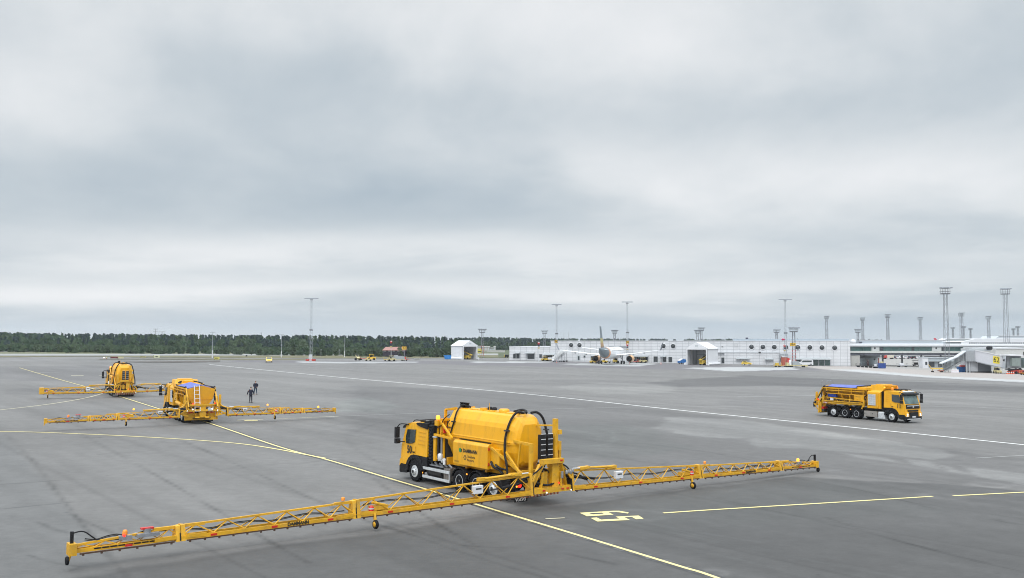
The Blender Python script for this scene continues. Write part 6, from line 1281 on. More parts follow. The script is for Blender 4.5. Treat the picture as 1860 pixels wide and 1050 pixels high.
    def fin(z0, z1):
        xl = lambda z_: -13.6 - (z_ - 5.2) * .80; xt = lambda z_: -19.4 - (z_ - 5.2) * .32
        return [[(xl(z_), 0, z_), ((xl(z_) * .7 + xt(z_) * .3), .22, z_), (xt(z_), 0, z_), ((xl(z_) * .7 + xt(z_) * .3), -.22, z_)] for z_ in (z0, z1)]
    for z0, z1, m_ in ((4.8, 6.0, mat('fin_brown', (.25, .15, .10), .5)), (6.0, 7.2, mat('fin_copper', (.42, .26, .12), .5)), (7.2, 8.6, mat('fin_gold', (.48, .42, .17), .5)), (8.6, 12.3, GT)):
        L = MB(); L.loft(fin(z0, z1)); L.build('tail_fin', m_, t)
    return t
airliner()
c = A(1702.5, 618, 565); o = thing('aircraft_tail_fin', 'red and white aircraft tail fin showing above the pier roof', 'tail fin', Matrix.Translation(c)); mb = MB(); mb.prism([(-2.2, 1.2), (-1.2, 1.3), (.8, -.9), (-1.1, -.9)], -.15, .15); mb.build('fin_top', mat('fin_red', (.45, .02, .05), .5), o); mb = MB(); mb.prism([(-1.1, -.9), (.8, -.9), (3.6, -3.4), (-.6, -3.4)], -.2, .2); mb.build('fin_base', WHT, o)

# ------------------------------------------------------------------ cars and ground equipment
def car(name, label, cat, p, heading, paint, L=4.3, Wd=1.8, prof=None, group=None, wr=.32, van=False):
    t = thing(name, label, cat, upright(p, heading), group); h = L / 2
    if van: pr = [(-h, .35), (-h, 1.05), (-h + .06, 1.95), (-h + .3, 2.1), (h - 1.7, 2.1), (h - .85, 1.25), (h - .1, .98), (h, .6), (h, .35)]; gw = [(-h + .5, 1.25), (-h + .5, 1.85), (h - 1.75, 1.85), (h - 1.15, 1.25)]; ws = [(h - 1.66, 2.02), (h - .92, 1.28)]
    else: pr = [(-h, .35), (-h, .95), (-h + .25, 1.05), (-h + .55, 1.45), (-h + .8, 1.5), (h - 2.0, 1.5), (h - 1.2, 1.0), (h - .15, .85), (h, .6), (h, .35)]; gw = [(-h + .55, 1.03), (-h + .75, 1.40), (h - 2.02, 1.40), (h - 1.35, 1.0)]; ws = [(h - 1.97, 1.46), (h - 1.26, 1.03)]
    pr = prof or pr; mb = MB(); mb.loft([[(x, -Wd / 2 + (.08 if z_ > 1.1 else 0), z_) for x, z_ in pr], [(x, Wd / 2 - (.08 if z_ > 1.1 else 0), z_) for x, z_ in pr]]); mb.build('body', paint, t, bevel=.05)
    for s in (-1, 1): mb = MB(); mb.prism(gw, s * (Wd / 2 - .03), s * (Wd / 2 + .005 - (.06 if not van else .06) + .06)); mb.build('side_window', GLS, t)
    (x0, z0), (x1, z1) = ws; mb = MB(); mb.loft([[(x0, -Wd / 2 + .2, z0), (x1, -Wd / 2 + .12, z1), (x1 - .06, -Wd / 2 + .12, z1), (x0 - .06, -Wd / 2 + .2, z0)], [(x0, Wd / 2 - .2, z0), (x1, Wd / 2 - .12, z1), (x1 - .06, Wd / 2 - .12, z1), (x0 - .06, Wd / 2 - .2, z0)]])
    for v in range(len(mb.v)): mb.v[v] = (mb.v[v][0] + .05, mb.v[v][1], mb.v[v][2] + .02)
    mb.build('windscreen', GLS, t)
    mb = MB(); mb.box(-h - .02, -h + .05, -Wd / 2 + .2, Wd / 2 - .2, 1.1 if not van else 1.25, 1.38 if not van else 1.85); mb.build('rear_window', GLS, t)
    for x in (-h + .8, h - .85):
        for s in (-1, 1): mb = MB(); mb.lathe([(.16, -.1), (wr, -.1), (wr, .1), (.16, .1)], (x, s * (Wd / 2 - .08), wr), 'y', 14); w = mb.build('wheel', RUB, t); mb = MB(); mb.lathe([(.01, 0), (.19, .01)], (x, s * (Wd / 2 + .03), wr), 'y', 12); mb.build('rim', ALU, w)
    for s in (-1, 1): MB().box(h - .06, h + .02, s * .62 - .14, s * .62 + .14, .62, .76).build('headlight', WLAMP, t); MB().box(-h - .02, -h + .05, s * .68 - .1, s * .68 + .1, .75, .95).build('tail_lamp', RED, t)
    return t
YC = mat('car_yellow', (.72, .50, .06), .35, coat=.3)
car('yellow_van', 'small yellow van facing the camera on the far left of the apron', 'van', G(488.5, 658.2), R(-75), YC, 4.0, 1.8)
car('yellow_car', 'yellow car parked in front of the terminal right of the right tent', 'car', G(1356.5, 663.6), R(-22), YC, 3.4, 1.6)
car('white_minibus', 'white minibus with dark side windows beside the terminal doors', 'minibus', G(1462, 664.4), R(178), WHT, 5.2, 1.95, van=True, wr=.36)
car('white_car', 'white car half hidden behind the red hut at the lamp mast', 'car', G(1433, 664.2), R(170), WHT, 4.0, 1.7)
cols = [('dark', mat('car_dark', (.03, .035, .06), .3)), ('white', WHT), ('silver', ALU), ('black', BLK)]
for k, (u, ci, lab) in enumerate(((1623, 0, 'dark blue car left end of the row parked under the pier'), (1630, 1, 'white car second in the row under the pier beside a dark blue one'), (1637, 1, 'white car third in the row under the pier'), (1644, 2, 'silver car fourth in the row parked under the pier'), (1651, 0, 'dark car fifth in the row under the pier'), (1658, 3, 'black car sixth in the row under the pier'), (1666, 1, 'white car seventh in the row under the pier'), (1674, 2, 'silver car at the right end of the row under the pier'))):
    car('parked_car', lab, 'car', Vector(((u - 930) / F * 488, 488, hgt((u - 930) / F * 488, 488))), R(60), cols[ci][1], 4.2, 1.75, group='cars parked in a row under the pier')
t = thing('airport_truck', 'small white truck with red front parked left of the cars under the pier', 'truck', upright(Vector(((1612 - 930) / F * 478, 478, hgt((1612 - 930) / F * 478, 478))), R(180))); mb = MB(); mb.box(-2.4, 1.0, -1, 1, .6, 2.5); mb.build('cargo_box', mat('cream_box', (.55, .5, .42)), t, bevel=.03); mb = MB(); mb.prism([(1.05, .5), (2.7, .5), (2.6, 1.3), (2.2, 2.0), (1.05, 2.0)], -1, 1); mb.build('cab', REDP, t, bevel=.04)
mb = MB(); mb.prism([(2.25, 1.95), (2.62, 1.32), (2.66, 1.36), (2.3, 1.98)], -.85, .85); mb.build('windscreen', GLS, t)
for x in (-1.5, 1.8):
    for s in (-1, 1): mb = MB(); mb.lathe([(.2, -.12), (.4, -.12), (.4, .12), (.2, .12)], (x, s * .95, .4), 'y', 12); mb.build('wheel', RUB, t)

def wheels4(t, xs, ys, r=.2, w=.1):
    for x in xs:
        for y in ys: mb = MB(); mb.lathe([(.05, -w), (r, -w), (r, w), (.05, w)], (x, y, r), 'y', 12); mb.build('wheel', RUB, t)
def trailer(label, p, hd, L=3.0, Wd=1.6, m=None, load=None, name='baggage_trailer', canopy=False, group=None):
    t = thing(name, label, 'trailer', upright(p, hd), group); mb = MB(); mb.box(-L / 2, L / 2, -Wd / 2, Wd / 2, .42, .56); mb.tube((L / 2, 0, .45), (L / 2 + 1.0, 0, .35), .05, 6); mb.build('deck', m or STL, t)
    mb = MB()
    for x in (-L / 2 + .05, L / 2 - .05):
        for y in (-Wd / 2 + .05, Wd / 2 - .05): mb.tube((x, y, .5), (x, y, 1.9 if canopy else 1.25), .04, 5)
        mb.tube((x, -Wd / 2, 1.25), (x, Wd / 2, 1.25), .03, 5)
    mb.build('end_rail', m or STL, t)
    if canopy: mb = MB(); mb.loft([[(-L / 2 - .1, -Wd / 2 - .1, 1.85), (-L / 2 - .1, 0, 2.05), (-L / 2 - .1, Wd / 2 + .1, 1.85)], [(L / 2 + .1, -Wd / 2 - .1, 1.85), (L / 2 + .1, 0, 2.05), (L / 2 + .1, Wd / 2 + .1, 1.85)]]); mb.build('canopy', LGR, t)
    if load: mb = MB(); mb.box(-L * .3, L * .1, -Wd * .4, Wd * .4, .56, 1.3); mb.build('load', load, t, bevel=.06)
    wheels4(t, (-L / 2 + .5, L / 2 - .5), (-Wd / 2 + .1, Wd / 2 - .1)); return t
def tug(label, p, hd, m, name='tow_tractor', roof=True, sc=1.0):
    t = thing(name, label, 'tow tractor', upright(p, hd) @ Matrix.Scale(sc, 4)); mb = MB(); mb.prism([(-1.4, .3), (-1.4, .85), (-.2, .9), (.2, 1.0), (1.3, .9), (1.4, .3)], -.7, .7); mb.build('body', m, t, bevel=.05)
    mb = MB(); mb.box(-.35, .15, -.5, .5, .9, 1.2); mb.box(-.45, -.3, -.5, .5, 1.0, 1.5); mb.build('seat', BLK, t)
    if roof:
        mb = MB(); [mb.tube((x, y, .9), (x, y, 1.75), .04, 5) for x in (-.6, .55) for y in (-.6, .6)]; mb.box(-.8, .75, -.7, .7, 1.75, 1.83); mb.build('cab_roof', m, t)
        mb = MB(); mb.box(.55, .58, -.58, .58, 1.0, 1.7); mb.build('windscreen', GLS, t)
    wheels4(t, (-.85, .85), (-.62, .62), .33, .13); return t
def container(label, p, hd, L, Wd, H, m, name='skip_container', slope=.35, cat='container', lid=None):
    t = thing(name, label, cat, upright(p, hd)); mb = MB(); mb.loft([[(-L / 2 + slope, -Wd / 2, .12), (L / 2 - slope * .4, -Wd / 2, .12), (L / 2, -Wd / 2, H), (-L / 2, -Wd / 2, H)], [(-L / 2 + slope, Wd / 2, .12), (L / 2 - slope * .4, Wd / 2, .12), (L / 2, Wd / 2, H), (-L / 2, Wd / 2, H)]]); mb.build('bin', m, t, bevel=.03)
    mb = MB(); [mb.box(-L / 2 + slope + (L - 1.6 * slope) * k / 5, -L / 2 + slope + (L - 1.6 * slope) * k / 5 + .08, -Wd / 2 - .06, Wd / 2 + .06, .2, H - .1) for k in range(6)]; mb.box(-L / 2 - .05, L / 2 + .05, -Wd / 2 - .07, Wd / 2 + .07, H - .1, H + .02); mb.box(-L / 2 + slope, L / 2 - slope, -Wd / 2 + .1, Wd / 2 - .1, 0, .12); mb.build('rib', m, t)
    if lid: mb = MB(); mb.box(-L * .2, L * .2, -Wd * .4, Wd * .4, H + .02, H + .5); mb.build('load', lid, t)
    return t
def beltloader(label, p, hd, m, L=6, rise=2.6, name='belt_loader', base=.9):
    t = thing(name, label, 'belt loader', upright(p, hd)); mb = MB(); mb.box(-L * .35, L * .35, -.8, .8, .35, base); mb.build('chassis', m, t, bevel=.05)
    mb = MB(); mb.bar((-L / 2, 0, base + .1), (L / 2, 0, base + rise), 1.0, .28); b_ = mb.build('conveyor', m, t); mb = MB(); mb.bar((-L / 2 + .1, 0, base + .26), (L / 2 - .1, 0, base + rise + .16), .8, .05); mb.build('belt', BLK, b_)
    mb = MB(); mb.tube((0, 0, base), (L * .2, 0, base + rise * .65), .12, 6); mb.tube((L * .25, .4, base), (L * .05, .4, base + rise * .5), .08, 6); mb.build('lift_arm', STL, t); wheels4(t, (-L * .25, L * .25), (-.7, .7), .4, .14); return t
EQY = mat('equipment_yellow', (.60, .42, .05), .5, dirt=(.25, .2, .1, .6)); EQC = mat('equipment_cream', (.52, .46, .24), .6)
# inside and beside the tents
def intent(tn, fx_, fy): o, fl, w, he, ang = tn; q = Matrix.Rotation(ang, 4, 'Z') @ Vector((w * fx_, fy, 0)); return Vector((fl.x + q.x, fl.y + q.y, hgt(fl.x + q.x, fl.y + q.y)))
beltloader('yellow belt loader with raised conveyor parked inside the left tent', intent(tA, .42, 2.2), R(152), EQY, 5.6, 2.6, base=1.5)
beltloader('yellow belt loader parked half inside the right tent', intent(tB, .74, 1.8), R(42), EQY, 4.8, 2.2, base=1.6)
container('bright blue skip standing at the left corner of the left tent', G(812.8, 652.6), R(12), 2.7, 1.6, 1.55, mat('bright_blue_paint', (.02, .20, .55), .5), lid=None)
t = thing('covered_trailer', 'blue and white slanted cover trailer beside the right tent', 'trailer', upright(G(1239.5, 660.8), R(20))); mb = MB(); mb.prism([(-1.5, .3), (-1.5, 1.0), (-.2, 1.7), (1.3, 1.5), (1.3, .3)], -.8, .8); mb.build('cover', BLUC, t, bevel=.05); mb = MB(); mb.prism([(-1.52, 1.0), (-1.5, 1.2), (-.3, 1.85), (-.2, 1.7)], -.85, .5); mb.build('front_panel', WHT, t); wheels4(t, (-.8, .7), (-.7, .7), .25)
container('dark blue container in front of the terminal between aircraft and right tent', G(1199.5, 657.5), R(2), 2.9, 1.3, 1.0, mat('navy_paint', (.012, .03, .22), .5), slope=.1)
# equipment under and round the aircraft
tug('yellow tow tractor left of the airliner engine', G(1079, 659.8), R(20), EQY)
tug('yellow tow tractor right behind the airliner main wheels on the left', G(1096.5, 659.6), R(160), EQY, roof=False)
trailer('low dark trailer under the airliner belly', G(1103, 659.6), R(5), 2.6, 1.3, CHS)
tug('yellow tractor under the airliner belly on the right', G(1118, 659.2), R(100), EQY)
tug('cream yellow tractor with white roof right of the airliner right engine', G(1168, 659.0), R(15), EQC)
trailer('cream trailer beside the cream tractor near the airliner', G(1163.5, 658.6), R(170), 2.2, 1.3, EQC)
trailer('red-railed trailer right of the airliner right engine', G(1151, 659), R(5), 3.2, 1.3, REDP)
# cluster at the passenger stairs
def stairs(label, u, v, hd, off):
    p = G(u, v); t = thing('passenger_stairs', label, 'passenger stairs', upright(p, hd), 'mobile passenger stairs'); mb = MB()
    mb.bar((-2.6, 0, .5), (2.4, 0, 3.6), 1.0, .2); mb.box(2.3, 3.5, -.5, .5, 3.5, 3.65); st_ = mb.build('stair_flight', WHT, t); mb = MB()
    for s in (-1, 1): mb.loft([[(-2.6, s * .52, .6), (2.4, s * .52, 3.7), (2.4, s * .52, 4.7), (-2.6, s * .52, 1.6)], [(-2.6, s * .58, .6), (2.4, s * .58, 3.7), (2.4, s * .58, 4.7), (-2.6, s * .58, 1.6)]])
    mb.build('side_screen', mat('screen_white', (.66, .67, .67), .5), t); mb = MB()
    for k in range(14): x = -2.5 + k * .35; mb.box(x, x + .3, -.45, .45, .62 + k * .217, .68 + k * .217)
    mb.build('steps', CHS, st_); mb = MB(); mb.box(-2.4, 2.8, -.6, .6, .3, .5); mb.bar((1.8, .4, .4), (2.0, .4, 3.2), .1, .1); mb.bar((1.8, -.4, .4), (2.0, -.4, 3.2), .1, .1); mb.build('base_frame', STL, t); wheels4(t, (-1.6, 2.0), (-.55, .55), .28)
stairs('front white mobile passenger stairs, lower left of the pair by the aircraft left wing', 1014, 657.6, R(38), 0)
stairs('rear white mobile passenger stairs, upper right of the pair by the aircraft left wing', 1020.5, 657.4, R(42), 0)
trailer('red trailer at the foot of the signal post before the terminal low wing', G(981, 654.5), R(2), 2.2, 1.2, REDP)
tug('ochre tow tractor left of the passenger stairs', G(990, 655.6), R(20), EQY, roof=True)
trailer('long ochre trailer with white load left of the passenger stairs', G(1000, 655.8), R(3), 3.4, 1.4, EQY, load=WHT)
t = thing('generator_cart', 'small cream generator cart with rounded cover beside the passenger stairs', 'generator', upright(G(1006, 655.4), R(5))); mb = MB(); mb.prism([(-1.1, .3), (-1.1, 1.1), (-.8, 1.4), (.8, 1.4), (1.1, 1.1), (1.1, .3)], -.6, .6); mb.build('cover', LGR, t, bevel=.08); mb = MB(); mb.box(-1.0, 1.0, -.5, .5, .2, .3); mb.tube((1.0, 0, .25), (1.7, 0, .3), .04, 5); mb.build('drawbar', EQY, t); wheels4(t, (-.6, .6), (-.5, .5), .2)
for u, v, lab in ((1011.3, 658.6, 'orange and white cone in front of the passenger stairs'), (1143.5, 661.8, 'orange and white cone under the airliner right engine'), (1200.6, 661.6, 'lone cone right of the airliner wing tip')):
    p = G(u, v); t = thing('traffic_cone', lab, 'cone', Matrix.Translation(p)); mb = MB(); mb.box(-.2, .2, -.2, .2, 0, .04); mb.lathe([(.15, .04), (.03, .75)], (0, 0, 0), 'z', 10); c_ = mb.build('cone_body', mat('cone_orange', (.75, .10, .02), .6), t); mb = MB(); mb.lathe([(.125, .22), (.085, .45)], (0, 0, 0), 'z', 10); mb.build('white_band', WHT, t)
t = thing('ground_power_unit', 'dark yellow-striped wheeled unit at the left corner of the terminal', 'power unit', upright(G(920, 649.8), R(10))); mb = MB(); mb.box(-.9, .9, -.6, .6, .4, 1.3); mb.mi = 1; mb.box(-1.0, -.91, -.6, .6, .35, 1.35); mb.build('housing', [BLK, EQY], t, bevel=.03); wheels4(t, (-.5, .5), (-.5, .5), .25)
# cluster in front of the barn
trailer('low yellow equipment trailer in front of the barn, left end of its group', G(704, 655.8), R(3), 2.6, 1.4, EQY)
tug('small yellow tow tractor in front of the barn signal post', G(711, 656), R(15), EQC)
t = thing('cable_reel_cart', 'grey covered cart on a yellow frame in front of the barn', 'cart', upright(G(723, 655.6), R(2))); mb = MB(); mb.prism([(-2.0, .5), (-2.0, 1.4), (-.6, 1.7), (2.0, 1.55), (2.4, .5)], -.7, .7); mb.build('cover', GRY, t, bevel=.05); mb = MB(); mb.box(-2.4, 2.6, -.8, .8, .35, .5); mb.build('frame', EQC, t); mb = MB(); mb.box(-1.4, -.1, -.5, .5, 1.62, 1.85); mb.build('white_lid', WHT, t); wheels4(t, (-1.4, 1.4), (-.7, .7), .22)
trailer('short red-sided cart right of the grey covered cart', G(736, 655.6), R(5), 1.8, 1.2, REDP, load=RED)
container('low pale concrete block pair beyond the barn carts', G(757.5, 653), R(0), 1.8, .9, .5, mat('concrete_light', (.42, .42, .40), .8), slope=.05, cat='block', name='concrete_block')
# cluster right of the slim mast
beltloader('small yellow lifting machine in the group right of the slim mast', G(649.5, 654.5), R(120), EQC, 1.6, 1.2, base=.6, name='lifting_machine')
trailer('long low red-framed trailer in the group right of the slim mast', G(663, 653.8), R(2), 3.6, 1.2, REDP)
tug('bright yellow tractor at the right of the group beyond the slim mast', G(674.5, 654), R(10), mat('bright_yellow', (.75, .45, .03)), sc=1.1)
tug('small cream tractor just in front of the bright yellow tractor', G(669, 655.6), R(200), EQC, roof=False, sc=.8)
# runway signs and barrier boards on the left
def rsign(label, u, v, w_, h_, m, mark=None, name='runway_sign'):
    p = G(u, v); t = thing(name, label, 'sign', upright(p, 0)); mb = MB(); mb.box(-w_ / 2, w_ / 2, -.12, .12, .25, .25 + h_); b_ = mb.build('board', m, t); mb = MB(); [mb.tube((x, 0, 0), (x, 0, .25), .05, 5) for x in (-w_ * .35, w_ * .35)]; mb.build('leg', STL, t)
    mb = MB(); mb.box(-w_ / 2 - .08, -w_ / 2, -.16, .16, .2, .3 + h_); mb.build('end_cap', BLK, t)
    if mark: mb = MB(); [mb.box(-w_ * .3 + k * w_ * .22, -w_ * .3 + k * w_ * .22 + w_ * .13, -.135, -.12, .3 + h_ * .15, .2 + h_ * .85) for k in range(3)]; mb.build('marking', mark, b_)
LIME = mat('sign_lime', (.55, .50, .10)); 
rsign('wide pale yellow runway sign left of the first light post', 284.5, 651, 2.0, .75, mat('sign_pale', (.55, .56, .33)), LETT)
rsign('dark red runway sign above the farthest sprayer truck', 207.5, 652.2, 2.2, .5, mat('sign_dark_red', (.12, .015, .02)))
rsign('low cream runway sign right of the dark red one', 219, 652.3, 1.9, .45, mat('sign_cream', (.52, .48, .30)))
rsign('long ochre-green runway sign between the cream sign and the wide pale one', 260, 651, 1.9, .45, mat('sign_ochre', (.33, .30, .12)), LETT)
rsign('small yellow-green runway sign at the foot of the first light post', 394, 654.2, 1.6, .7, LIME, LETT)
rsign('green-lit runway sign in the grass right of the bright yellow tractor', 681, 646.4, 1.7, .8, mat('sign_green', (.20, .26, .06)), WHT)
rsign('yellow runway sign in the grass left of the left tent', 682 + 90, 647.2, .8, .8, LIME)
rsign('small dark marker in the grass left of the yellow van', 448, 648.6, .5, .45, BLK, name='grass_marker')
for u, m_, lab in ((189, WLAMP, 'white-lit runway edge lamp above the left of the farthest sprayer'), (193.5, EQC, 'small cream edge lamp right of the white-lit one')):
    t = thing('edge_lamp', lab, 'lamp', Matrix.Translation(G(u, 652.4))); mb = MB(); mb.tube((0, 0, 0), (0, 0, .3), .08, 8); mb.build('stem', RED, t); mb = MB(); mb.lathe([(.2, .3), (.26, .45), (.2, .6), (.02, .66)], (0, 0, 0), 'z', 12); mb.build('lens', m_, t)
# red hut and equipment at the right mast
t = thing('red_hut', 'narrow red hut with white slanted top at the foot of the right slim mast', 'hut', upright(G(1424.8, 665.3), R(4))); mb = MB(); mb.box(-.85, .85, -.8, .8, .2, 3.0); mb.build('wall', mat('hut_red', (.42, .10, .06), .6), t); mb = MB(); mb.prism([(-1.1, 3.3), (-1.3, 3.6), (.9, 3.15), (.9, 3.0), (-.9, 3.0)], -.9, .9); mb.build('roof', WHT, t); mb = MB(); mb.box(.3, .75, -.84, -.8, .3, 2.2); mb.build('door', mat('hut_door', (.30, .07, .05)), t)
trailer('dark red trailer at the foot of the red hut', G(1421, 666.4), R(8), 3.0, 1.2, REDP)
trailer('low yellow equipment trailer left of the red hut', G(1412.5, 666.5), R(2), 2.2, 1.3, EQY, load=EQY)
t = thing('platform_truck', 'long cream platform truck with grey body right of the red hut', 'platform truck', upright(G(1446, 667), R(3))); mb = MB(); mb.box(-3.4, 3.6, -.9, .9, .45, .7); mb.box(2.7, 3.4, -.9, .9, .2, .45); mb.build('frame', EQC, t); mb = MB(); mb.prism([(-1.2, .7), (-1.2, 1.9), (.6, 1.9), (1.4, .7)], -.8, .8); mb.build('body', GRY, t, bevel=.05); mb = MB(); mb.lathe([(.4, 0), (.4, 1.5), (.3, 1.6)], (-2.0, -.2, .7), 'z', 14); mb.build('tank', WHT, t); mb = MB(); mb.box(-3.2, -2.6, -.6, .6, .7, 1.5); mb.tube((-3.4, 0, .6), (-4.2, 0, .4), .08, 6); mb.build('winch', EQC, t); mb = MB(); mb.box(-2.6, -2.0, .2, .7, 1.4, 2.9); mb.build('post_box', RED, t); wheels4(t, (-2.8, -1.6, 2.4), (-.8, .8), .3)
# right side: container office, trailers, shed, jet bridge
W4 = Wall(G(1550, 665.0), G(1598, 662.6))
t = thing('container_office', 'grey cabin with dark flat roof and red door under the pier', 'cabin', W4.M)
lbox('wall', mat('cabin_grey', (.38, .43, .46), .55), t, W4, 1552.5, 648.8, 1591.5, 667, -5, 0); lbox('roof_edge', mat('dark_edge', (.05, .055, .07)), t, W4, 1551, 646.8, 1597, 649, -5.2, .3); lbox('side_wall', LGR, t, W4, 1591.6, 649, 1594.6, 667, -4, .05)
dr = lbox('door', mat('door_red', (.30, .06, .05), .5), t, W4, 1574, 653.2, 1578, 663.2, 0, .08); lbox('door_pane', DGL, dr, W4, 1575, 654.5, 1577, 656.5, .07, .1); lbox('wall_lamp', BLK, t, W4, 1587, 651.5, 1589, 653.5, 0, .3); lbox('side_panel_red', mat('door_red', (.30, .06, .05)), t, W4, 1595, 650, 1597, 660, -3, .04); lbox('drainpipe', STL, t, W4, 1569, 654, 1569.8, 659, 0, .1)
for k in range(5): trailer(['first', 'second', 'third', 'fourth', 'fifth'][k] + ' empty dolly from the left in the row in front of the grey cabin', G(1559 + 7.4 * k, 666.9 + .38 * k), R(-6), 1.35, 1.4, CHS, name='dolly', group='row of empty dollies', load=None if k != 4 else None)
container('blue container on a trailer right of the row of dollies', G(1601.5, 669.2), R(-4), 2.0, 1.6, 1.65, mat('deep_blue_paint', (.02, .06, .25), .5), slope=.05, lid=EQC); trailer('white-loaded trailer just left of the blue container', G(1591, 668.7), R(-4), 1.6, 1.3, STL, load=WHT)
trailer('open cage trailer with white sack on the apron under the pier', G(1639, 666.8), R(-3), 3.4, 1.5, STL, load=WHT); trailer('canopied trailer left of the white kiosk', G(1665.5, 664.8), R(-3), 2.9, 1.6, STL, load=mat('load_grey', (.25, .24, .22)), canopy=True)
def bld(name, label, cat, u0, u1, vb, vt, depth, m, roofm, slope=0):
    a, b = G(u0, vb), G(u1, vb); D = a.y; w = (u1 - u0) * D / F; h = (vb - vt) * D / F; t = thing(name, label, cat, upright(a, 0)); mb = MB(); mb.prism([(0, -.5), (0, h), (w, h + slope), (w, -.5)], 0, depth); mb.build('wall', m, t); mb = MB(); mb.prism([(-.15, h), (-.15, h + .2), (w + .15, h + slope + .2), (w + .15, h + slope)], -.2, depth + .2); mb.build('roof', roofm, t); return t, w, h
t, w, h = bld('white_kiosk', 'small white kiosk with dark window left of the grey shed', 'kiosk', 1676, 1686.5, 668.5, 650, 3, WHT, LGR); mb = MB(); mb.box(w * .45, w * .8, -.05, .05, h * .3, h * .6); mb.build('window', DGL, t)
t, w, h = bld('grey_shed', 'long low grey shed behind the covered stairs', 'shed', 1686.8, 1735, 668.0, 650.5, 4, mat('shed_grey', (.34, .37, .39), .6), mat('shed_roof', (.40, .43, .45), .6))
for a_, b_ in ((.02, .22), (.36, .5), (.52, .68)): mb = MB(); mb.box(w * a_, w * b_, -.05, .05, h * .08, h * .62); mb.build('window', DGL, t)
mb = MB(); mb.box(-.3, w + .2, -.9, 0, h * .66, h * .72); mb.build('awning', LGR, t)
# jet bridge: turret, sloping tunnel with number, cab, service stairs
DJ = 262
def J(u, v, D=DJ): return A(u, v, D)
t = thing('jet_bridge', 'jet bridge with sloping white tunnel marked 62 in yellow at the right edge', 'jet bridge'); BR = mat('bridge_white', (.50, .51, .55), .5, var=.05); BRG = mat('bridge_grey', (.24, .26, .28), .5)
mb = MB(); tl, bl, tr_, br_ = J(1771, 637), J(1771, 656, DJ), J(1822, 647.5, DJ - 4), J(1822, 668, DJ - 4); dd = Vector((1.6, 3.6, 0))
mb.loft([[tl, bl, bl + dd, tl + dd], [tr_, br_, br_ + dd, tr_ + dd]]); tn = mb.build('tunnel', BR, t)
mb = MB(); e_ = Vector((0, 0, .25)); f_ = Vector((0, -.15, 0)); mb.loft([[tl + f_, tl + e_ + f_, tl + dd + e_, tl + dd], [tr_ + f_, tr_ + e_ + f_, tr_ + dd + e_, tr_ + dd]]); mb.build('tunnel_roof', WHT, tn)
mb = MB(); mb.loft([[bl + f_, bl + dd, bl + dd - e_, bl + f_ - e_], [br_ + f_, br_ + dd, br_ + dd - e_, br_ + f_ - e_]]); mb.build('floor_beam', BRG, tn)
# front collar
mb = MB(); a, b, c, d = J(1822, 645.8, DJ - 4.2), J(1822, 669.5, DJ - 4.2), J(1827.5, 646.5, DJ - 6.5), J(1826, 669.5, DJ - 6.5); mb.loft([[a, b, b + dd, a + dd], [c, d, d + dd, c + dd]]); cl_ = mb.build('collar', mat('collar_blue_white', (.54, .58, .64), .5), t)
q = J(1823.5, 654, DJ - 5.4); mb = MB(); mb.lathe([(.01, -.1), (.36, -.1), (.36, .1), (.01, .1)], q + Vector((0, -.1, 0)), 'y', 16); mb.build('porthole', DGL, cl_)
ctr = (tl + tr_ + bl + br_) / 4; run = (tr_ - tl).normalized(); 
def onface(u, v):
    a_, b_ = ray(u, v); n_ = run.cross(Vector((0, 0, 1))).normalized(); t_ = (tl - Vector((0, 0, CH))).dot(n_) / Vector((a_, 1, b_)).dot(n_); return Vector((0, 0, CH)) + Vector((a_, 1, b_)) * t_
nrm = run.cross(Vector((0, 0, 1))).normalized(); nrm = nrm if nrm.y < 0 else -nrm
q0, q1, q2, q3 = (onface(u, v) + nrm * .03 for u, v in ((1804, 646.5), (1804, 659.6), (1815.7, 661.2), (1815.7, 648.2))); mb = MB(); mb.loft([[q0, q1, q2, q3], [p_ + nrm * .04 for p_ in (q0, q1, q2, q3)]]); sg = mb.build('number_panel', mat('sign_yellow_bright', (.72, .58, .03), .5), tn)
text('62', 1.95, LETT, sg, facing(onface(1810, 653.8) + nrm * .09, (q3 - q0).normalized(), ((q0 - q1)).normalized()), bold=.02, sx=.80)
mb = MB(); a, b = J(1828, 646.2, DJ - 6), J(1854.5, 647.5, DJ - 8); zb_ = J(1828, 668.5, DJ - 6).z; mb.loft([[(a.x, a.y, zb_), (b.x, b.y, zb_), (b.x, b.y, a.z), (a.x, a.y, a.z)], [(a.x + .6, a.y + 3.5, zb_), (b.x + .6, b.y + 3.5, zb_), (b.x + .6, b.y + 3.5, a.z), (a.x + .6, a.y + 3.5, a.z)]]); cb = mb.build('cab', BRG, t)
mb = MB(); mb.box(a.x + .4, b.x - .4, a.y - .14 - 2, a.y + .0 - 1, zb_ + .5, a.z - .6); mb.build('cab_shutter', mat('shutter_green_grey', (.20, .24, .225), .5), cb)
mb = MB(); mb.box(a.x - .3, b.x + .3, a.y - 2.5, a.y + 3, a.z, a.z + .3); mb.build('cab_roof', WHT, cb)
mb = MB(); q = J(1856, 650, DJ - 6); mb.box(q.x - .2, q.x + 5, q.y - 1.4, q.y + 2, J(1856, 668, DJ - 6).z, q.z); mb.build('bellows', mat('bellows_green', (.22, .28, .27), .6), t)
mb = MB(); g0 = hgt(a.x, a.y)
for u in (1833, 1845): q = J(u, 670, DJ - 5); mb.bar((q.x, q.y, g0), (q.x, q.y, q.z + .4), .4, .4)
mb.bar(J(1826, 670.5, DJ - 5), J(1856, 671.5, DJ - 5), .5, .4); mb.build('wheel_column', BRG, t)
for u in (1834, 1839, 1846, 1851): q = J(u, 676, DJ - 6); mb = MB(); mb.lathe([(.2, -.2), (.5, -.2), (.5, .2), (.2, .2)], (q.x, q.y, g0 + .5), 'y', 14); mb.build('wheel', RUB, t)
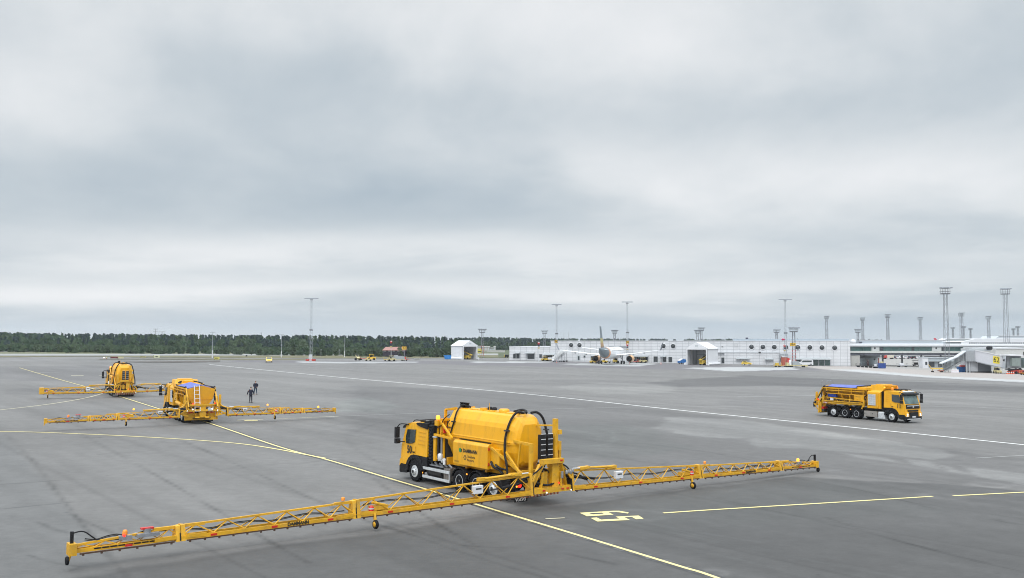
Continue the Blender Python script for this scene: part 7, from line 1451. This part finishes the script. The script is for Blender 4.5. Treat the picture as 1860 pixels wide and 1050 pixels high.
# turret
q = J(1762.5, 648, DJ + 2); mb = MB(); mb.lathe([(1.35, J(0, 656.5, DJ).z), (1.35, J(0, 637, DJ).z)], (q.x - .1, q.y + 1.0, 0), 'z', 22, True); tu = mb.build('turret', BRG, t); mb = MB(); a = J(1753.5, 637.8, DJ); b = J(1771, 656.5, DJ); mb.box(a.x, b.x, a.y - .1, a.y + 2.6, b.z, a.z); mb.build('turret_wall', mat('turret_grey', (.30, .32, .34), .5), tu); mb = MB()
for k in range(5): x = a.x + .4 + k * .55; mb.box(x, x + .05, a.y - .14, a.y - .08, b.z, a.z)
mb.build('turret_bars', STL, tu)
mb = MB(); c = J(1754, 633, DJ + 8); d = J(1800, 637.5, DJ + 8); mb.box(c.x, d.x, c.y, c.y + 3, d.z, c.z); mb.box(c.x - .2, J(1766, 633, DJ + 6).x, c.y - 2, c.y, d.z, J(0, 632, DJ + 6).z); mb.build('link_corridor', LGR, t); q = J(1797, 632, DJ + 7); mb = MB(); mb.lathe([(.3, -.8), (.55, -.6), (.55, .6), (.3, .8)], (q.x, q.y, q.z), 'x', 14); mb.build('roof_fan', BLK, t)
for u in (1757.5, 1763): q = J(u, 660, DJ); mb = MB(); mb.tube((q.x, q.y + .6, hgt(q.x, DJ)), (q.x, q.y + .6, J(u, 656, DJ).z), .16, 8); mb.build('support_column', LGR, t)
# covered service stairs
mb = MB(); a, b, c_ = J(1711, 661.0, DJ - 1), J(1733, 651.5, DJ - 1), J(1755, 638.5, DJ - 1); e_ = Vector((0, 2.0, 0)); th_ = Vector((0, 0, .22)); mb.loft([[a, a + e_, a + e_ + th_, a + th_], [b, b + e_, b + e_ + th_, b + th_], [J(1738, 650.0, DJ - 1), J(1738, 650.0, DJ - 1) + e_, J(1738, 650.0, DJ - 1) + e_ + th_, J(1738, 650.0, DJ - 1) + th_], [c_, c_ + e_, c_ + e_ + th_, c_ + th_]]); mb.build('stair_roof', mat('stair_roof_pale', (.55, .60, .64), .4), t)
mb = MB()
for yy_ in (0, 1.8):
    o_ = Vector((0, yy_, 0)); mb.bar(J(1714, 676, DJ - 1) + o_, J(1751, 656, DJ - 1) + o_, .12, .30); mb.bar(J(1714, 671.5, DJ - 1) + o_, J(1729, 664.5, DJ - 1) + o_, .06, .06)
    for u in (1712.5, 1722, 1732, 1741, 1750): vt_ = np.interp(u, [1711, 1733, 1738, 1755], [661, 651.5, 650, 638.5]); vb_ = np.interp(u, [1714, 1751], [676, 656]); mb.tube(J(u, vt_, DJ - 1) + o_, J(u, min(vb_, 676), DJ - 1) + o_, .05, 5)
    mb.bar(J(1728, 668, DJ - 1) + o_, J(1728, 676.5, DJ - 1) + o_, .12, .12)
for k in range(18): q = J(1715 + 2 * k, 675.5 - 1.08 * k, DJ - 1); mb.box(q.x - .16, q.x + .16, q.y, q.y + 1.8, q.z - .03, q.z + .03)
mb.build('stair_flight', mat('stair_grey', (.27, .29, .30), .5, .3), t)
mb = MB(); mb.quad(J(1713, 664, DJ + .8), J(1713, 674, DJ + .8), J(1727, 669, DJ + .8), J(1727, 657, DJ + .8)); mb.quad(J(1733, 653, DJ + .8), J(1733, 662, DJ + .8), J(1751, 655, DJ + .8), J(1751, 643, DJ + .8)); mb.build('wire_mesh', mat('mesh_grey', (.30, .32, .33), .6), t)
mb = MB(); c_ = J(1763, 658, DJ + 1); d_ = J(1802, 677, DJ + 1); mid = J(1776, 658, DJ + 1); zb_ = hgt(c_.x, DJ) + .3; mb.box(c_.x, mid.x, c_.y, c_.y + 6, zb_, J(0, 656.5, DJ).z); pb = mb.build('pillar_room', mat('room_pale', (.42, .44, .47), .6), t); mb = MB(); mb.box(mid.x + .01, d_.x, c_.y + .3, c_.y + 6, zb_ + .01, J(0, 658.5, DJ).z); mb.build('machine_room', mat('room_grey', (.21, .225, .25), .6), t); mb = MB(); mb.box(c_.x - .1, d_.x, c_.y - .05, c_.y + 6, zb_ - .6, zb_); mb.build('plinth', CHS, t)
mb = MB(); mb.box(c_.x + 1.5, c_.x + 1.7, c_.y - .06, c_.y, zb_ + 2.3, zb_ + 2.6); mb.build('wall_lamp', BLK, pb)
# things round the jet bridge foot
container('blue skip with red load under the covered stairs', G(1748.5, 675.8), R(-2), 2.9, 1.5, 1.45, BLUC, lid=REDP)
container('two dark wheeled bins side by side right of the blue skip', G(1759.5, 675.6), 0, .9, .7, .9, mat('bin_dark', (.02, .025, .04)), slope=.05, cat='bin', name='wheeled_bin')
striped('jersey', None, 0, 1, 0, 1, 0, 1, 1, [WHT]) if False else None
t = thing('road_barrier', 'white and pink striped barrier at the foot of the covered stairs', 'barrier', upright(G(1734.5, 677.2), R(-2))); mb = MB(); mb.prism([(-.3, 0), (-.12, .9), (.12, .9), (.3, 0)], -1.0, 1.0, 'x') if False else mb.loft([[(-1.0, -.3, 0), (-1.0, .3, 0), (-1.0, .1, .9), (-1.0, -.1, .9)], [(1.0, -.3, 0), (1.0, .3, 0), (1.0, .1, .9), (1.0, -.1, .9)]]); mb.build('body', WHT, t); mb = MB(); [mb.loft([[(-1.0, -.3 + z_ * .22 - .012, z_), (-1.0, -.26 + z_ * .22, z_ + .14)], [(1.0, -.3 + z_ * .22 - .012, z_), (1.0, -.26 + z_ * .22, z_ + .14)]], caps=False) for z_ in (.15, .5)]; mb.build('red_stripe', mat('pink_red', (.55, .20, .20)), t)
t = thing('yellow_frame_cart', 'yellow framed cart with slanted arm at the lower end of the covered stairs', 'cart', upright(G(1702, 676.2), R(-4))); mb = MB(); mb.box(-1.6, 1.5, -.6, .6, .9, 1.2); mb.bar((-1.4, 0, 1.0), (-2.3, 0, 2.2), .1, .12); mb.bar((-1.0, .4, .2), (-1.0, .4, 1.0), .12, .12); mb.bar((.6, -.4, .2), (.6, -.4, 1.0), .12, .12); mb.build('frame', mat('equipment_gold', (.68, .45, .08), .5), t); mb = MB(); mb.box(.3, 1.7, -.5, .5, .3, .55); mb.build('red_base', mat('brick_red', (.35, .12, .08)), t); wheels4(t, (-1.2, 1.2), (-.5, .5), .2)
tug('small cream tow tractor parked under the white tunnel', G(1811.5, 678.4), R(85), EQC, sc=.95)
for k, u in enumerate((1829.5, 1833, 1837, 1840.8)):
    p = G(u, 679.3); t = thing('traffic_cone', ['first', 'second', 'third', 'fourth'][k] + ' from the left of the four red and white cones below the jet bridge cab', 'cone', Matrix.Translation(p), 'cones below the jet bridge'); mb = MB(); mb.box(-.22, .22, -.22, .22, 0, .05); mb.lathe([(.2, .05), (.05, .8)], (0, 0, 0), 'z', 12); mb.build('cone_body', mat('cone_orange', (.75, .10, .02)), t); mb = MB(); mb.lathe([(.165, .25), (.115, .5)], (0, 0, 0), 'z', 12); mb.build('white_band', WHT, t)
tug('low red towing vehicle at the right edge below the jet bridge cab', G(1850, 679.2), R(178), mat('tug_red', (.33, .03, .025), .45), roof=False, sc=1.15)
p = G(1862, 681); trailer('orange trailer cut by the right picture edge', p, 0, 2.4, 1.3, mat('trailer_orange', (.6, .25, .03)))

# ------------------------------------------------------------------ people
SKIN = mat('skin', (.50, .29, .21), .6); NAVY = mat('navy_coat', (.008, .010, .028), .8, var=.3, scale=9); DTR = mat('dark_trousers', (.012, .014, .022), .8, var=.3); JEAN = mat('blue_jeans', (.025, .05, .085), .8, var=.3); SHOE = mat('black_shoes', (.012, .012, .012), .5)
def skinmesh(name, verts, edges, radii, m, parent, root=0, sub=1):
    me = bpy.data.meshes.new(name); me.from_pydata(verts, edges, []); me.materials.append(m); o = bpy.data.objects.new(name, me); COL.objects.link(o); o.parent = parent
    sk = o.modifiers.new('skin', 'SKIN'); sk.use_smooth_shade = True
    sv = me.skin_vertices[0].data if me.skin_vertices else None
    if sv is None:
        bm = bmesh.new(); bm.from_mesh(me); bm.verts.layers.skin.verify(); bm.to_mesh(me); bm.free(); sv = me.skin_vertices[0].data
    for i, r_ in enumerate(radii): sv[i].radius = r_ if isinstance(r_, tuple) else (r_, r_); sv[i].use_root = (i == root)
    sb = o.modifiers.new('sub', 'SUBSURF'); sb.levels = sb.render_levels = sub; return o
def person(label, p, heading, H_, pose_, coat_len, trousers, hair):
    """local: +x forward, +y left"""
    t = thing('person', label, 'person', upright(p, heading)); k = H_ / 1.8
    hips, kn, ank = pose_['legs']; arms = pose_['arms']; V_, E_, R_ = [], [], []
    def add(pt, r_, par=None):
        V_.append(Vector(pt) * k); R_.append(tuple(q * k for q in r_) if isinstance(r_, tuple) else r_ * k)
        if par is not None: E_.append((par, len(V_) - 1))
        return len(V_) - 1
    pel = add((0, 0, .96), (.13, .10)); w = add((0, 0, 1.10), (.125, .095), pel); ch = add((0, 0, 1.32), (.15, .11), w); nk = add((0.0, 0, 1.48), .06, ch); n2 = add((.01, 0, 1.56), .052, nk); hd = add((.02, 0, 1.66), (.078, .09), n2); tp = add((.015, 0, 1.745), (.06, .07), hd)
    for s in (-1, 1):
        h_, kk, aa = (Vector((q[0], s * q[1], q[2])) for q in ((0, .09, .90), kn[s], ank[s]))
        a = add(h_, .088, pel); b = add(kk, .058, a); c = add(aa, .040, b); add((aa.x + .15, aa.y + s * .02, .035), (.035, .03), c)
        el, wr_ = arms[s]; a = add((0, s * .19, 1.42), .055, ch); b = add((el[0], s * el[1], el[2]), .042, a); c = add((wr_[0], s * wr_[1], wr_[2]), .028, b)
        dr_ = (Vector((wr_[0], s * wr_[1], wr_[2])) - Vector((el[0], s * el[1], el[2]))).normalized(); pm = Vector((wr_[0], s * wr_[1], wr_[2])) + dr_ * .06; pmi = add(pm, (.032, .018), c)
        for f_ in range(4):
            b1 = pm + dr_ * .04 + Vector(((f_ - 1.5) * .02, 0, 0)); i1 = add(b1, .009, pmi); i2 = add(b1 + dr_ * (.035 + .004 * (f_ in (1, 2))), .0085, i1); add(b1 + dr_ * .06 + Vector((0, -s * .015, 0)), .007, i2)
        th_ = add(pm + Vector((.035, -s * .01, .0)) + dr_ * .0, .010, pmi); add(pm + Vector((.045, -s * .018, 0)) + dr_ * .035, .008, th_)
    skinmesh('body', V_, E_, R_, SKIN, t, 0, 1)
    hz = Vector((.02, 0, 1.665)) * k
    mb = MB(); mb.lathe([(.01, .10), (.05, .095), (.082, .065), (.092, .02), (.088, -.02), (.06, -.03)], hz + Vector((-.012, 0, .02)), 'z', 14); mb.build('hair', hair, t)
    mb = MB(); mb.loft([[hz + Vector((.085, y, z_)) for y, z_ in ((-.012, -.03), (.012, -.03), (0, .02))], [hz + Vector((.112, y * .6, z_)) for y, z_ in ((-.012, -.028), (.012, -.028), (0, -.01))]]); mb.build('nose', SKIN, t)
    for s in (-1, 1):
        mb = MB(); mb.lathe([(.002, -.006), (.011, 0), (.002, .006)], hz + Vector((.088, s * .03, .012)), 'x', 8); mb.build('eye', BLK, t)
        mb = MB(); mb.lathe([(.004, -.006), (.026, 0), (.004, .008)], hz + Vector((0, s * .083, 0)), 'y', 8); mb.build('ear', SKIN, t)
    mb = MB(); mb.box(hz.x + .082, hz.x + .09, -.022, .022, hz.z - .055, hz.z - .048); mb.build('mouth', mat('lips', (.30, .10, .08)), t)
    # clothing
    V_, E_, R_ = [], [], []; pel = add((0, 0, .98), (.145, .115)); 
    for s in (-1, 1):
        a = add((0, s * .09, .90), .102, pel); b = add((kn[s][0], s * kn[s][1], kn[s][2]), .076, a); add((ank[s][0], s * ank[s][1], .09), .062, b)
    skinmesh('trousers', V_, E_, R_, trousers, t, 0, 1)
    V_, E_, R_ = [], [], []; w = add((0, 0, 1.12), (.165, .21)); ch = add((0, 0, 1.33), (.175, .25), w); add((0, 0, 1.475), (.09, .12), ch); hm = add((0, 0, .96 if coat_len < 1 else .9), (.16, .20), w); 
    if coat_len >= 1: add((-.01, 0, .66), (.17, .22), hm)
    for s in (-1, 1):
        el, wr_ = arms[s]; a = add((0, s * .20, 1.40), .09, ch); b = add((el[0], s * el[1], el[2]), .078, a); add((wr_[0], s * wr_[1], wr_[2]), .058, b)
    skinmesh('coat', V_, E_, R_, NAVY, t, 0, 1)
    for s in (-1, 1):
        a = ank[s]; mb = MB(); x, y = a[0] * k, s * a[1] * k; mb.loft([[(x - .10, y - .045, 0), (x - .10, y + .045, 0), (x - .09, y + .04, .10), (x - .09, y - .04, .10)], [(x + .05, y - .05, 0), (x + .05, y + .05, 0), (x + .04, y + .042, .10), (x + .04, y - .042, .10)], [(x + .19, y - .04, 0), (x + .19, y + .04, 0), (x + .17, y + .03, .045), (x + .17, y - .03, .045)]]); mb.build('shoe', SHOE, t, bevel=.015)
    return t
person('man in a long dark coat seen from behind, nearer of the two men', G(455.3, 731.3), R(80), 1.82, dict(legs=(0, {-1: (.02, .11, .50), 1: (-.01, .10, .50)}, {-1: (.0, .13, .08), 1: (-.02, .11, .08)}), arms={-1: ((-.02, .31, 1.14), (.10, .36, .92)), 1: ((-.04, .33, 1.14), (-.02, .42, .88))}), 1, DTR, mat('grey_hair', (.14, .12, .11), .8))
person('man in short dark jacket and jeans facing the camera, farther of the two', G(464, 716.8), R(-98), 1.80, dict(legs=(0, {-1: (.03, .15, .50), 1: (-.02, .13, .50)}, {-1: (.0, .22, .08), 1: (-.04, .17, .08)}), arms={-1: ((-.05, .30, 1.16), (.10, .22, 1.0)), 1: ((-.05, .30, 1.16), (.10, .22, 1.0))}), 0, JEAN, mat('short_hair', (.22, .14, .10), .8))
# ------------------------------------------------------------------ moist air over the airfield
mb = MB(); mb.box(-3600, 3600, -320, 3100, -14, 60); hz_ = mb.build('haze', None)
hm = bpy.data.materials.new('haze_air'); hm.use_nodes = True; tr = hm.node_tree; tr.nodes.clear(); pv = tr.nodes.new('ShaderNodeVolumePrincipled'); pv.inputs['Color'].default_value = (.82, .90, 1, 1); pv.inputs['Density'].default_value = .00011; pv.inputs['Anisotropy'].default_value = 0
ho = tr.nodes.new('ShaderNodeOutputMaterial'); tr.links.new(pv.outputs[0], ho.inputs['Volume']); hz_.data.materials.clear(); hz_.data.materials.append(hm); tag(hz_, kind='stuff')
